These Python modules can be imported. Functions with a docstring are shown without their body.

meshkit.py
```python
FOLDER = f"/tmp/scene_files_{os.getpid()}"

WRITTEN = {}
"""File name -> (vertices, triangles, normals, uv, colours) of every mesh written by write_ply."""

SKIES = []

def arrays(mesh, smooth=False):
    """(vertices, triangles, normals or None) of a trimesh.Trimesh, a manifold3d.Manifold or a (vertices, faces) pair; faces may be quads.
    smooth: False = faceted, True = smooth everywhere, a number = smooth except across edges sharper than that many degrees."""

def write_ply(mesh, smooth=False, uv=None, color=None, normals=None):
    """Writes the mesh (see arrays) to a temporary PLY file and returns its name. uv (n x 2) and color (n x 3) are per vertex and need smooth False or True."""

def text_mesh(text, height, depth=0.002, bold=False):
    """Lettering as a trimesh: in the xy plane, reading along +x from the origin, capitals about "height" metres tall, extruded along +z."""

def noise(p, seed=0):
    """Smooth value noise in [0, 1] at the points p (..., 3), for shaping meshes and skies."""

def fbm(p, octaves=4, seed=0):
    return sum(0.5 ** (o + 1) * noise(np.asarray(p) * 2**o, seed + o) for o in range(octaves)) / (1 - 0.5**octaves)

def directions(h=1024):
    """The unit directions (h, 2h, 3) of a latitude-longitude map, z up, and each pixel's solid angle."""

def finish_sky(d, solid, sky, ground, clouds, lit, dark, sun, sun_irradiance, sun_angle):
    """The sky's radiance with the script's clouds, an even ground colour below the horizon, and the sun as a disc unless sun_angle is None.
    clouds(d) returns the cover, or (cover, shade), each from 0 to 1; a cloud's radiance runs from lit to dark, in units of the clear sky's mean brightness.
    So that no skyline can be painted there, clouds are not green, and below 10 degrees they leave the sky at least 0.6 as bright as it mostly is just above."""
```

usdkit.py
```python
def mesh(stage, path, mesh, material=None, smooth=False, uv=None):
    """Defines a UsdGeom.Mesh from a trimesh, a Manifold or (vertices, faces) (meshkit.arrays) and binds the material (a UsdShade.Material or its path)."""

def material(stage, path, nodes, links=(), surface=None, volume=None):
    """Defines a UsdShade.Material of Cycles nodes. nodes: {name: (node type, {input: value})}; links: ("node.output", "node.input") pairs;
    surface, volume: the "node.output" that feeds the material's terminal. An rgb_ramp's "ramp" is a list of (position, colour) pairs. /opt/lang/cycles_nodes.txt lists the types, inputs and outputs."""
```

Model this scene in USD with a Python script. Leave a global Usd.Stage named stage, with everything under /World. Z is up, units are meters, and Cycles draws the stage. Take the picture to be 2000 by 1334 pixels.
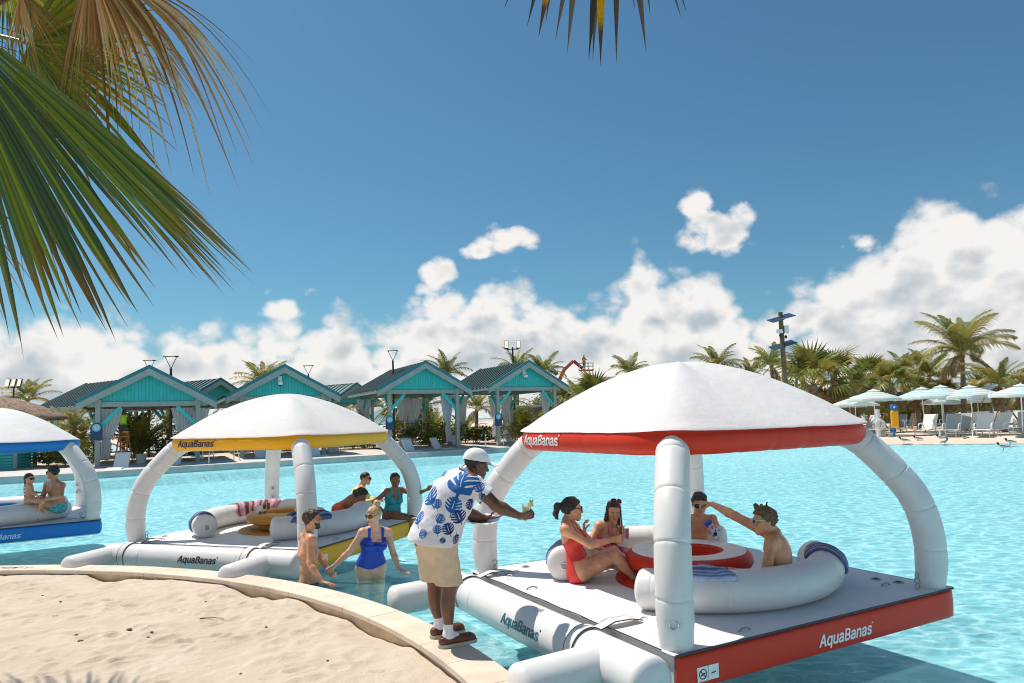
import math, random
import numpy as np
import trimesh
import shapely
from shapely.geometry import Polygon, Point, LineString, box as sbox
from shapely import affinity
from scipy.spatial import cKDTree
import meshkit, usdkit
from pxr import Usd, UsdGeom, UsdLux, UsdShade, Gf, Sdf, Vt

PI = math.pi
stage = Usd.Stage.CreateInMemory()
UsdGeom.SetStageUpAxis(stage, "Z")
UsdGeom.SetStageMetersPerUnit(stage, 1.0)
UsdGeom.Xform.Define(stage, "/World")
UsdGeom.Scope.Define(stage, "/World/Looks")

# ------------------------------------------------------------------ camera, sky, sun, exposure
FPX, PITCH, ROLL, HCAM, CY = 1351.9, 0.0674, -0.0304, 2.1619, 729.4
EXPOSURE = 0.42
SKY_STRENGTH = 0.086
SUN_DIR = np.array([-0.42, 0.26, 1.0]); SUN_DIR /= np.linalg.norm(SUN_DIR)
SUN_INTENSITY = 1.0
fwd = np.array([0, math.cos(PITCH), math.sin(PITCH)])
R0 = np.array([1.0, 0, 0]); U0 = np.cross(R0, fwd)
right = R0 * math.cos(ROLL) + U0 * math.sin(ROLL)
up = -R0 * math.sin(ROLL) + U0 * math.cos(ROLL)
CAM = np.array([0, 0, HCAM])
cam = UsdGeom.Camera.Define(stage, "/World/camera")
cam.CreateFocalLengthAttr(36.0 * FPX / 2000.0)
cam.CreateHorizontalApertureAttr(36.0)
cam.CreateVerticalApertureAttr(36.0 * 683 / 1024)
cam.CreateVerticalApertureOffsetAttr((CY - 667.0) * 36.0 / 2000.0)
cam.CreateClippingRangeAttr((0.05, 20000.0))
cam.CreateExposureAttr(EXPOSURE)
cam.AddTransformOp().Set(Gf.Matrix4d(*right, 0, *up, 0, *(-fwd), 0, *CAM, 1))

sun = UsdLux.DistantLight.Define(stage, "/World/sun")
sun.CreateIntensityAttr(SUN_INTENSITY); sun.CreateAngleAttr(0.53); sun.CreateNormalizeAttr(True)
sun.CreateColorAttr((1.0, 0.945, 0.86))
zz = SUN_DIR; xx = np.cross([0, 0, 1.0], zz); xx /= np.linalg.norm(xx); yy = np.cross(zz, xx)
sun.AddTransformOp().Set(Gf.Matrix4d(*xx, 0, *yy, 0, *zz, 0, 0, 0, 50, 1))
sun.GetPrim().SetCustomDataByKey("kind", "structure")

SUN_EL, SUN_ROT = math.asin(SUN_DIR[2]), math.atan2(SUN_DIR[0], SUN_DIR[1])
# heights of the cumulus bank round the horizon: (azimuth, elevation) in degrees
BANK = [(-36.6, 7.3), (-34.9, 7.3), (-33.5, 8.6), (-32.3, 8.8), (-30.7, 8.6), (-28.8, 7.9), (-27.4, 7.4), (-25.7, 7.6), (-24.0, 7.1), (-22.5, 7.5), (-20.3, 7.2), (-19.6, 8.4), (-18.0, 8.6), (-15.7, 7.8), (-14.1, 9.3), (-12.5, 9.1), (-10.8, 8.5), (-9.6, 8.4), (-8.3, 9.3), (-6.6, 9.7), (-4.9, 10.9), (-3.2, 10.9), (-1.5, 11.3), (0.7, 11.0), (2.8, 10.0), (4.4, 9.5), (6.5, 9.1), (8.2, 9.4), (9.3, 10.6), (10.5, 12.4), (11.7, 12.1), (12.5, 11.0), (14.1, 11.1), (14.9, 11.8), (16.9, 11.4), (18.3, 9.1), (19.8, 8.6), (21.7, 7.6), (22.8, 8.9), (24.3, 9.9), (25.8, 10.1), (27.2, 11.3), (28.6, 11.1), (30.0, 13.1), (31.3, 13.9), (32.9, 14.3), (34.4, 14.4), (35.6, 14.3), (36.4, 13.6), (37.2, 13.1), (40, 13.0), (44, 10.5), (48, 9.0), (52, 10.5)]
PUFFS = [(-18.4, 9.8, 2.9, 1.9, 1.2), (-6.3, 11.9, 2.5, 1.7, 1.3), (-0.1, 14.9, 2.4, 1.3, 1.2), (-2.5, 13.8, 1.7, 0.7, 0.7),
         (17.2, 14.3, 3.3, 2.2, 1.7), (15.9, 16.2, 1.6, 1.6, 1.2), (27.5, 12.2, 1.6, 1.0, 0.9)]


def build_sky():
    nodes, links = {}, []
    n = [0]

    def add(kind, ins=None, **con):
        n[0] += 1
        name = f"n{n[0]}"
        nodes[name] = (kind, dict(ins or {}))
        for k, v in con.items():
            if isinstance(v, str):
                links.append((v, f"{name}.{k}"))
            else:
                nodes[name][1][k] = v
        return name

    def M(op, a, b=0.0, c=0.0, clampit=False):
        return add("math", {"math_type": op, "use_clamp": clampit}, value1=a, value2=b, value3=c) + ".value"

    def smooth(v, a, b):
        return add("map_range", {"range_type": "smoothstep", "from_min": a, "from_max": b, "to_min": 0.0, "to_max": 1.0, "clamp": True}, value=v) + ".result"

    tc = add("texture_coordinate") + ".generated"
    xyz = add("separate_xyz", vector=tc)
    x, y, z = f"{xyz}.x", f"{xyz}.y", f"{xyz}.z"
    az = M("multiply", M("arctan2", x, y), 180 / PI)
    el = M("multiply", M("arcsine", z), 180 / PI)
    # noises on the direction, stretched a little vertically
    mp = add("mapping", {"mapping_type": "point", "location": (0.37, 0.11, 0.52), "scale": (1, 1, 1.25)}, vector=tc) + ".vector"
    big = add("noise_texture", {"scale": 9.0, "detail": 6.0, "roughness": 0.56}, vector=mp)
    fine = add("noise_texture", {"scale": 34.0, "detail": 5.0, "roughness": 0.6}, vector=mp)
    v1 = add("voronoi_texture", {"scale": 20.0, "feature": "f1", "detail": 1.0, "roughness": 0.5}, vector=mp)
    vd = M("multiply", f"{v1}.distance", f"{v1}.distance")
    bill = M("subtract", 0.30, vd)                   # puffs: positive at the cells' middles
    nz = M("subtract", f"{big}.fac", 0.5)
    nf = M("subtract", f"{fine}.fac", 0.5)
    rough = M("add", M("multiply", nz, 9.0), M("add", M("multiply", bill, 3.6), M("multiply", nf, 5.4)))
    # the bank
    lo, hi = BANK[0][0], BANK[-1][0]
    pts = [((a - lo) / (hi - lo), (e / 20.0,) * 3) for a, e in BANK]
    t = add("map_range", {"range_type": "linear", "from_min": lo, "from_max": hi, "to_min": 0.0, "to_max": 1.0, "clamp": True}, value=az) + ".result"
    rp = add("rgb_ramp", {"ramp": pts, "interpolate": True}, fac=t) + ".color"
    top_in = M("multiply", add("rgb_to_bw", color=rp) + ".val", 20.0)
    wide = add("noise_texture", {"scale": 2.2, "detail": 2.0}, vector=tc)
    top_out = M("add", 3.0, M("multiply", f"{wide}.fac", 13.0))
    inside = M("multiply", smooth(az, lo - 6, lo), M("subtract", 1.0, smooth(az, hi - 6, hi)))
    top = add("mix_float", {}, fac=inside, a=top_out, b=top_in) + ".result"
    depth = M("subtract", top, el)                                 # degrees below the top
    bank = M("add", M("add", M("multiply", depth, 0.9), 0.75), M("multiply", rough, 0.55))
    low = M("maximum", M("subtract", 6.5, el), 0.0)              # the bank breaks up towards the horizon
    bank = M("subtract", M("minimum", bank, 4.5), M("multiply", low, M("add", 0.36, M("multiply", nz, -5.5))))
    best = bank
    for a, e, ra, re, k in PUFFS:
        da = M("divide", M("subtract", az, a), ra)
        de = M("divide", M("subtract", el, e), re)
        r2 = M("add", M("multiply", da, da), M("multiply", de, de))
        p = M("subtract", M("multiply", M("subtract", 1.0, r2), 2.2 * k), M("multiply", rough, -0.8))
        best = M("maximum", best, p)
    cover = smooth(best, -0.6, 1.8)
    # light on the clouds: white where thin or near a top, greyer deep inside and below billows
    mp2 = add("mapping", {"mapping_type": "point", "location": (0.364, 0.118, 0.548), "scale": (1, 1, 1.25)}, vector=tc) + ".vector"
    big2 = add("noise_texture", {"scale": 9.0, "detail": 3.0, "roughness": 0.56}, vector=mp2)
    relief = M("subtract", f"{big}.fac", f"{big2}.fac")
    shade = M("add", M("multiply", smooth(best, 0.9, 5.0), 0.62), M("multiply", relief, -4.6))
    shade = M("add", shade, M("multiply", M("subtract", 0.35, bill), -0.35))
    shade = M("add", shade, M("multiply", M("subtract", 1.0, smooth(el, 1.0, 8.5)), 0.30))
    shade = M("minimum", M("maximum", shade, 0.0), 1.0)
    col = add("mix", {"mix_type": "mix", "color1": CLOUD_LIT, "color2": CLOUD_DARK}, fac=shade) + ".color"
    sky = add("sky_texture", {"sky_type": "single_scattering", "sun_disc": False, "sun_elevation": SUN_EL, "sun_rotation": SUN_ROT, "altitude": 0.0,
                              "air_density": 1.0, "aerosol_density": 0.6, "ozone_density": 2.5}) + ".color"
    sky = add("mix", {"mix_type": "multiply", "fac": 1.0, "color2": SKY_TINT}, color1=sky) + ".color"
    sky = add("mix", {"mix_type": "mix", "color2": HAZE}, fac=M("multiply", M("subtract", 1.0, smooth(el, 0.0, 9.0)), 0.75), color1=sky) + ".color"
    fade = M("multiply", cover, smooth(el, -1.5, 0.5))
    out = add("mix", {"mix_type": "mix"}, fac=M("multiply", fade, 0.97), color1=sky, color2=col) + ".color"
    bg = add("background_shader", {"strength": SKY_STRENGTH}, color=out)
    return usdkit.material(stage, "/World/Looks/sky", nodes, links, surface=f"{bg}.background")


SKY_TINT = (0.50, 0.80, 0.83)
HAZE = (2.9, 3.9, 4.6)
CLOUD_LIT, CLOUD_DARK = (8.2, 7.95, 7.7), (4.2, 4.7, 5.15)
dome = UsdLux.DomeLight.Define(stage, "/World/sky")
dome.GetPrim().SetCustomDataByKey("kind", "structure")
UsdShade.MaterialBindingAPI.Apply(dome.GetPrim()).Bind(build_sky())

# ------------------------------------------------------------------ names, things, parts
used = {}


def numbered(parent, name):
    k = used.get((parent, name), 0)
    used[(parent, name)] = k + 1
    return name if k == 0 else f"{name}_{k:03d}"


def path_of(p):
    return str(p.GetPath()) if hasattr(p, "GetPath") else (p or "/World")


def tag(prim, label=None, cat=None, group=None, kind=None):
    prim = prim.GetPrim() if hasattr(prim, "GetPrim") else prim
    for k, v in (("label", label), ("category", cat), ("group", group), ("kind", kind)):
        if v:
            prim.SetCustomDataByKey(k, v)
    return prim


def thing(name, label, cat, loc=(0, 0, 0), rotz=0.0, group=None, kind=None, scale=None, rot=None):
    x = UsdGeom.Xform.Define(stage, "/World/" + numbered("/World", name))
    x.AddTranslateOp().Set(Gf.Vec3d(*map(float, loc)))
    if rot is not None:
        x.AddRotateXYZOp().Set(Gf.Vec3f(*map(float, rot)))
    else:
        x.AddRotateZOp().Set(math.degrees(rotz))
    if scale is not None:
        x.AddScaleOp().Set(Gf.Vec3f(*(scale if np.ndim(scale) else (scale,) * 3)))
    return tag(x.GetPrim(), label, cat, group, kind)


def obj(name, mesh, m, parent=None, smooth=30, label=None, cat=None, group=None, kind=None, colors=None):
    pp = path_of(parent)
    path = pp + "/" + numbered(pp, name)
    g = usdkit.mesh(stage, path, mesh, m, smooth=smooth)
    if colors is not None:
        UsdGeom.PrimvarsAPI(g).CreatePrimvar("paint", Sdf.ValueTypeNames.Float3Array, "vertex").Set(Vt.Vec3fArray.FromNumpy(np.asarray(colors, np.float32)))
    return tag(g.GetPrim(), label, cat, group, kind)


def dup(src, loc, rotz=0.0, label=None, group=None, scale=None, rot=None):
    was = src.GetCustomData()
    base = src.GetName()
    if base[-4:-3] == "_" and base[-3:].isdigit():
        base = base[:-4]
    t = thing(base, label or was["label"], was["category"], loc, rotz, group or was.get("group"), was.get("kind"), scale, rot)
    t.GetReferences().AddInternalReference(src.GetPath())
    t.SetInstanceable(True)
    return t


# ------------------------------------------------------------------ meshes
def cat(ms):
    return trimesh.util.concatenate([m for m in ms if m is not None and len(m.faces)])


def tm(v, f):
    v = np.asarray(v, float); f = np.asarray(f, int)
    if f.shape[1] == 4:
        f = np.vstack([f[:, [0, 1, 2]], f[:, [0, 2, 3]]])
    return trimesh.Trimesh(v, f, process=False)


def rotm(axis, deg):
    return trimesh.transformations.rotation_matrix(math.radians(deg), axis)


def bx(x0, x1, y0, y1, z0, z1, bevel=0.0):
    if not bevel:
        m = trimesh.creation.box([abs(x1 - x0), abs(y1 - y0), abs(z1 - z0)])
        m.apply_translation([(x0 + x1) / 2, (y0 + y1) / 2, (z0 + z1) / 2])
        return m
    b = min(bevel, abs(x1 - x0) * 0.45, abs(y1 - y0) * 0.45, abs(z1 - z0) * 0.45)
    pts = []
    for sx, X in ((1, x0), (-1, x1)):
        for sy, Y in ((1, y0), (-1, y1)):
            for sz, Z in ((1, z0), (-1, z1)):
                pts += [(X + sx * b, Y + sy * b, Z), (X + sx * b, Y, Z + sz * b), (X, Y + sy * b, Z + sz * b)]
    return trimesh.convex.convex_hull(np.array(pts))


def frames(p):
    p = np.asarray(p, float)
    t = np.gradient(p, axis=0)
    t /= np.linalg.norm(t, axis=1, keepdims=True) + 1e-12
    a = np.zeros_like(t)
    ref = np.array([0, 0, 1.0]) if abs(t[0][2]) < 0.9 else np.array([1.0, 0, 0])
    a[0] = np.cross(ref, t[0]); a[0] /= np.linalg.norm(a[0])
    for i in range(1, len(p)):
        v = a[i - 1] - t[i] * (a[i - 1] @ t[i])
        a[i] = v / (np.linalg.norm(v) + 1e-12)
    return t, a, np.cross(t, a)


def tube(p, r, sides=12, caps=True, closed=False, ruff=None):
    """a swept round tube; r a number or one per point"""
    p = np.asarray(p, float); n = len(p)
    r = np.broadcast_to(np.asarray(r, float), (n,))
    if closed:
        t = np.roll(p, -1, 0) - np.roll(p, 1, 0); t /= np.linalg.norm(t, axis=1, keepdims=True)
        b = np.tile([0, 0, 1.0], (n, 1)); a = np.cross(b, t)
    else:
        t, a, b = frames(p)
    ang = np.arange(sides) * 2 * PI / sides
    ang = np.arange(sides) * 2 * PI / sides
    rr = np.repeat(r[:, None], sides, 1)
    if ruff is not None:
        ph = np.cumsum(np.random.default_rng(int(abs(p[0] @ [13, 7, 3]) * 100) % 9999).normal(0, 0.5, n))
        rr = rr * (1 + ruff[:, None] * (np.sin(9 * ang + ph[:, None]) + 0.7 * np.sin(14 * ang - 1.3 * ph[:, None])))
    v = (p[:, None] + rr[:, :, None] * (np.cos(ang)[None, :, None] * a[:, None] + np.sin(ang)[None, :, None] * b[:, None])).reshape(-1, 3)
    m = n if closed else n - 1
    i, j = np.meshgrid(np.arange(m), np.arange(sides), indexing="ij")
    i2 = (i + 1) % n; j2 = (j + 1) % sides
    f = np.stack([i * sides + j, i * sides + j2, i2 * sides + j2, i2 * sides + j], -1).reshape(-1, 4)
    f = np.vstack([f[:, [0, 1, 2]], f[:, [0, 2, 3]]])
    if caps and not closed:
        v = np.vstack([v, p[0], p[-1]])
        k = np.arange(sides); k2 = (k + 1) % sides
        f = np.vstack([f, np.stack([np.full(sides, n * sides), k2, k], 1), np.stack([np.full(sides, n * sides + 1), (n - 1) * sides + k, (n - 1) * sides + k2], 1)])
    return trimesh.Trimesh(v, f, process=False)


def capped(p, r, rnd=0.6, sides=24, k=5, ruff=None):
    """an inflated tube: the sweep with rounded ends (rnd = cap length / radius)"""
    p = np.asarray(p, float); r = np.broadcast_to(np.asarray(r, float), (len(p),)).copy()
    q = np.linspace(0, PI / 2, k + 1)[:-1]
    d0 = p[0] - p[1]; d0 /= np.linalg.norm(d0); d1 = p[-1] - p[-2]; d1 /= np.linalg.norm(d1)
    # ease from the tip: superelliptic shoulder
    s0 = [(p[0] + d0 * rnd * r[0] * np.cos(t), r[0] * (1 - (np.cos(t)) ** 2.6) ** (1 / 2.6)) for t in q]
    s1 = [(p[-1] + d1 * rnd * r[-1] * np.cos(t), r[-1] * (1 - (np.cos(t)) ** 2.6) ** (1 / 2.6)) for t in q[::-1]]
    P = np.array([a for a, _ in s0] + list(p) + [a for a, _ in s1])
    R = np.array([b for _, b in s0] + list(r) + [b for _, b in s1])
    return tube(P, np.maximum(R, 1e-4), sides, ruff=None if ruff is None else np.r_[np.zeros(len(s0)), ruff, np.zeros(len(s1))])


Ruff = {}


def ruff_of(P):
    return Ruff.get((len(P), round(float(P[0] @ [1, 2, 3]), 4)))


def seamed(p, r, step, depth=0.012, width=0.014, phase=0.5):
    """resample a path and pinch its radius at welded seams every STEP metres"""
    p = np.asarray(p, float)
    s = np.r_[0, np.cumsum(np.linalg.norm(np.diff(p, axis=0), axis=1))]
    L = s[-1]
    at = np.arange(phase * step, L, step)
    base = np.linspace(0, L, max(8, int(L / 0.06)))
    extra = np.concatenate([[a - 2.4 * width, a - width, a - 0.25 * width, a, a + 0.25 * width, a + width, a + 2.4 * width] for a in at]) if len(at) else np.zeros(0)
    q = np.unique(np.clip(np.r_[base, extra], 0, L).round(5))
    P = np.stack([np.interp(q, s, p[:, k]) for k in range(3)], 1)
    R = np.interp(q, s, np.broadcast_to(np.asarray(r, float), (len(p),)))
    dip = np.zeros(len(q))
    for a in at:
        dip = np.maximum(dip, np.exp(-((q - a) / width) ** 2))
    wide = np.zeros(len(q))
    for a in at:
        wide = np.maximum(wide, np.exp(-((q - a) / (width * 4.0)) ** 2) - np.exp(-((q - a) / (width * 0.7)) ** 2))
    Ruff[len(q), round(float(P[0] @ [1, 2, 3]), 4)] = 0.010 * wide
    return P, R - depth * dip


def lathe(prof, n=24, closed_top=False):
    """revolve (r, z) about z"""
    prof = np.asarray(prof, float)
    ang = np.arange(n) * 2 * PI / n
    v = np.stack([prof[:, 0][:, None] * np.cos(ang), prof[:, 0][:, None] * np.sin(ang), np.repeat(prof[:, 1][:, None], n, 1)], -1).reshape(-1, 3)
    i, j = np.meshgrid(np.arange(len(prof) - 1), np.arange(n), indexing="ij")
    f = np.stack([i * n + j, i * n + (j + 1) % n, (i + 1) * n + (j + 1) % n, (i + 1) * n + j], -1).reshape(-1, 4)
    return tm(v, f)


def prism(poly, z0, z1):
    m = cat([trimesh.creation.extrude_polygon(g, z1 - z0, engine="earcut") for g in getattr(poly, "geoms", [poly]) if g.area > 1e-9])
    m.apply_translation([0, 0, z0])
    return m


def flat(poly, z):
    parts = []
    for g in getattr(poly, "geoms", [poly]):
        v, f = trimesh.creation.triangulate_polygon(g, engine="earcut")
        parts.append(trimesh.Trimesh(np.c_[v, np.full(len(v), z)], f, process=False))
    m = cat(parts)
    n = m.face_normals[:, 2]
    m.faces[n < 0] = m.faces[n < 0][:, ::-1]
    return m


def strip(pl, pr):
    """a ribbon between two polylines"""
    pl, pr = np.asarray(pl, float), np.asarray(pr, float); n = len(pl)
    v = np.vstack([pl, pr]); i = np.arange(n - 1)
    return tm(v, np.stack([i, i + n, i + n + 1, i + 1], 1))


def moved(m, t=(0, 0, 0), rz=0.0, s=None, M=None):
    m = m.copy()
    if s is not None:
        m.apply_scale(s)
    if M is not None:
        m.apply_transform(M)
    if rz:
        m.apply_transform(trimesh.transformations.rotation_matrix(rz, [0, 0, 1]))
    m.apply_translation(t)
    return m


def hull_spheres(pts, sub=1):
    """convex hull of (x, y, z, r) spheres"""
    s = trimesh.creation.icosphere(sub, 1.0).vertices
    return trimesh.convex.convex_hull(np.vstack([s * q[3] + q[:3] for q in np.asarray(pts, float)]))


def ellipsoid(c, r, sub=2, M=None):
    m = trimesh.creation.icosphere(sub, 1.0)
    m.apply_scale(r)
    if M is not None:
        m.apply_transform(M)
    m.apply_translation(c)
    return m


def bez(pts, n=24):
    """Catmull-Rom through the points"""
    p = np.asarray(pts, float)
    q = np.vstack([2 * p[0] - p[1], p, 2 * p[-1] - p[-2]])
    out = []
    per = max(2, n // (len(p) - 1))
    for k in range(len(p) - 1):
        a, b, c, d = q[k:k + 4]
        for t in np.linspace(0, 1, per, endpoint=False):
            out.append(0.5 * (2 * b + (c - a) * t + (2 * a - 5 * b + 4 * c - d) * t * t + (3 * b - a - 3 * c + d) * t ** 3))
    out.append(p[-1])
    return np.array(out)


# ------------------------------------------------------------------ from the photograph's frame to places in the world
def ray_dir(px, py):
    return fwd + right * (px - 1000) / FPX - up * (py - CY) / FPX


def at_z(px, py, z):
    d = ray_dir(px, py)
    return CAM + d * (z - CAM[2]) / d[2]


def at_y(px, py, Y):
    d = ray_dir(px, py)
    return CAM + d * Y / d[1]


# ------------------------------------------------------------------ materials
def pbr(name, color, rough=0.5, vary=0.0, vscale=8.0, bump=0.0, bscale=60.0, metallic=0.0, transl=0.0, spec=0.5, color2=None, detail=4.0, sheen=0.0, coat=0.0, bdist=0.01, rand=0.0, tcol=None, sss=0.0):
    nodes = {"tc": ("texture_coordinate", {}), "p": ("principled_bsdf", {"base_color": color, "roughness": rough, "metallic": metallic, "specular_ior_level": spec, "sheen_weight": sheen, "coat_weight": coat})}
    links = []
    last = None
    if sss:
        nodes["p"][1].update({"subsurface_weight": sss, "subsurface_scale": 0.01, "subsurface_radius": (1, 0.35, 0.2)})
    if vary or color2 is not None:
        c2 = color2 if color2 is not None else tuple(c * (1 - vary) for c in color)
        c1 = color if color2 is not None else tuple(min(1, c * (1 + vary)) for c in color)
        nodes["n"] = ("noise_texture", {"scale": vscale, "detail": detail, "roughness": 0.6})
        nodes["r"] = ("map_range", {"range_type": "smoothstep", "from_min": 0.35, "from_max": 0.65, "to_min": 0.0, "to_max": 1.0, "clamp": True})
        nodes["m"] = ("mix", {"mix_type": "mix", "color1": c1, "color2": c2})
        links += [("tc.object", "n.vector"), ("n.fac", "r.value"), ("r.result", "m.fac")]
        last = "m.color"
    if rand:
        nodes["oi"] = ("object_info", {})
        nodes["rr"] = ("map_range", {"from_min": 0.0, "from_max": 1.0, "to_min": 1 - rand, "to_max": 1 + rand})
        nodes["h"] = ("hsv", {"color": color})
        links += [("oi.random", "rr.value"), ("rr.result", "h.value")]
        if last:
            links.append((last, "h.color"))
        last = "h.color"
    if last:
        links.append((last, "p.base_color"))
    if bump:
        nodes["bn"] = ("noise_texture", {"scale": bscale, "detail": 5.0, "roughness": 0.6})
        nodes["b"] = ("bump", {"strength": bump, "distance": bdist})
        links += [("tc.object", "bn.vector"), ("bn.fac", "b.height"), ("b.normal", "p.normal")]
    surf = "p.BSDF"
    if transl:
        nodes["t"] = ("translucent_bsdf", {"color": tcol or color})
        nodes["mx"] = ("mix_closure", {"fac": transl})
        links += [("p.BSDF", "mx.closure1"), ("t.BSDF", "mx.closure2")]
        if last and tcol is None:
            links.append((last, "t.color"))
        surf = "mx.closure"
    return usdkit.material(stage, "/World/Looks/" + name, nodes, links, surface=surf)
# ================================================================== the setting
rng = np.random.default_rng(7)
CC = np.array([-8.224, 1.968]); R_IN, R_OUT = 8.577, 8.943      # the curved coping: middle, sand side, water side


def on_arc(deg, r):
    return (CC[0] + r * math.cos(math.radians(deg)), CC[1] + r * math.sin(math.radians(deg)))


arc = [on_arc(a, R_OUT) for a in np.arange(0, 151, 2)]
shore = [(-22.7, 34.9), (-18.7, 38.6), (-14, 41.8), (-8.8, 45.7), (-8.2, 46.6), (-3.7, 50.0), (0.3, 52.0), (4.2, 52.6), (8.7, 50.3), (16.7, 45.7), (22.0, 42.6), (28.3, 39.1)]
POOL = Polygon(arc + [(-24, 8), (-34, 12), (-34, 28), (-27, 33)] + shore + [(40, 31), (46, 10), (40, -12), (3, -12)]).buffer(0)
LOBE = Point(*CC).buffer(8.75, 128)


def make_water():
    nodes = {
        "tc": ("texture_coordinate", {}), "geo": ("geometry", {}),
        "m1": ("mapping", {"mapping_type": "point", "rotation": (0, 0, 0.12), "scale": (1.0, 2.6, 1.0)}),
        "n1": ("noise_texture", {"scale": 0.85, "detail": 3.0, "roughness": 0.55, "distortion": 0.5}),
        "n2": ("noise_texture", {"scale": 3.6, "detail": 4.0, "roughness": 0.62, "distortion": 0.7}),
        "h": ("math", {"math_type": "multiply_add", "value2": 0.55}),
        "b": ("bump", {"strength": 1.0, "distance": 0.6}),
        "dot": ("vector_math", {"math_type": "dot_product"}),
        "ab": ("math", {"math_type": "absolute"}),
        "mn": ("math", {"math_type": "maximum", "value2": 0.09}),
        "om": ("math", {"math_type": "subtract", "value1": 1.0}),
        "pw": ("math", {"math_type": "power", "value2": 5.0}),
        "f": ("math", {"math_type": "multiply_add", "value2": 0.92, "value3": 0.02, "use_clamp": True}),
        "gl": ("glossy_bsdf", {"color": (1, 1, 1), "roughness": 0.03, "distribution": "ggx"}),
        # caustic net painted into the transmitted colour, paler where ripples would focus sunlight
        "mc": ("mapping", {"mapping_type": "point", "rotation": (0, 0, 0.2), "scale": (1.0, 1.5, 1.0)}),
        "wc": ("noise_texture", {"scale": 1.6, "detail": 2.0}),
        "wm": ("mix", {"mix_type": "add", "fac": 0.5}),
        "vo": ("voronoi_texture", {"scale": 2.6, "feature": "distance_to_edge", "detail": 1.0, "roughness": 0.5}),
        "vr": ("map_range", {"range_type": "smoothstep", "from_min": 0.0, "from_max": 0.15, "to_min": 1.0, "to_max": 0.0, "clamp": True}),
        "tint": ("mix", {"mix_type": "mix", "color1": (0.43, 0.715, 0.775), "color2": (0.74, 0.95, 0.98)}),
        "df": ("diffuse_bsdf", {"color": (0.24, 0.54, 0.60)}), "mk": ("mix_closure", {"fac": 0.12}),
        "tr": ("transparent_bsdf", {}),
        "mx": ("mix_closure", {}),
    }
    links = [("tc.object", "m1.vector"), ("m1.vector", "n1.vector"), ("m1.vector", "n2.vector"), ("n2.fac", "h.value1"), ("n1.fac", "h.value3"), ("h.value", "b.height"),
             ("b.normal", "dot.vector1"), ("geo.incoming", "dot.vector2"), ("dot.value", "ab.value1"), ("ab.value", "mn.value1"), ("mn.value", "om.value2"), ("om.value", "pw.value1"), ("pw.value", "f.value1"),
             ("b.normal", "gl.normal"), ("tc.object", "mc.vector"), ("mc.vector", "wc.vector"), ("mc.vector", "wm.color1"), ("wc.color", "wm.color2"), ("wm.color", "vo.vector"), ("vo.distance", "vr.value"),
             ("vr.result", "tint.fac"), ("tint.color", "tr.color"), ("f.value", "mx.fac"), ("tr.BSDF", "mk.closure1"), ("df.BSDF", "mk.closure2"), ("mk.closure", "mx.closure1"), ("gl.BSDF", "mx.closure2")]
    return usdkit.material(stage, "/World/Looks/pool_water", nodes, links, surface="mx.closure")


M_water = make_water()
M_floor = pbr("pool_floor", (0.80, 0.85, 0.83), 0.8, vary=0.03, vscale=0.5)


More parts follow.
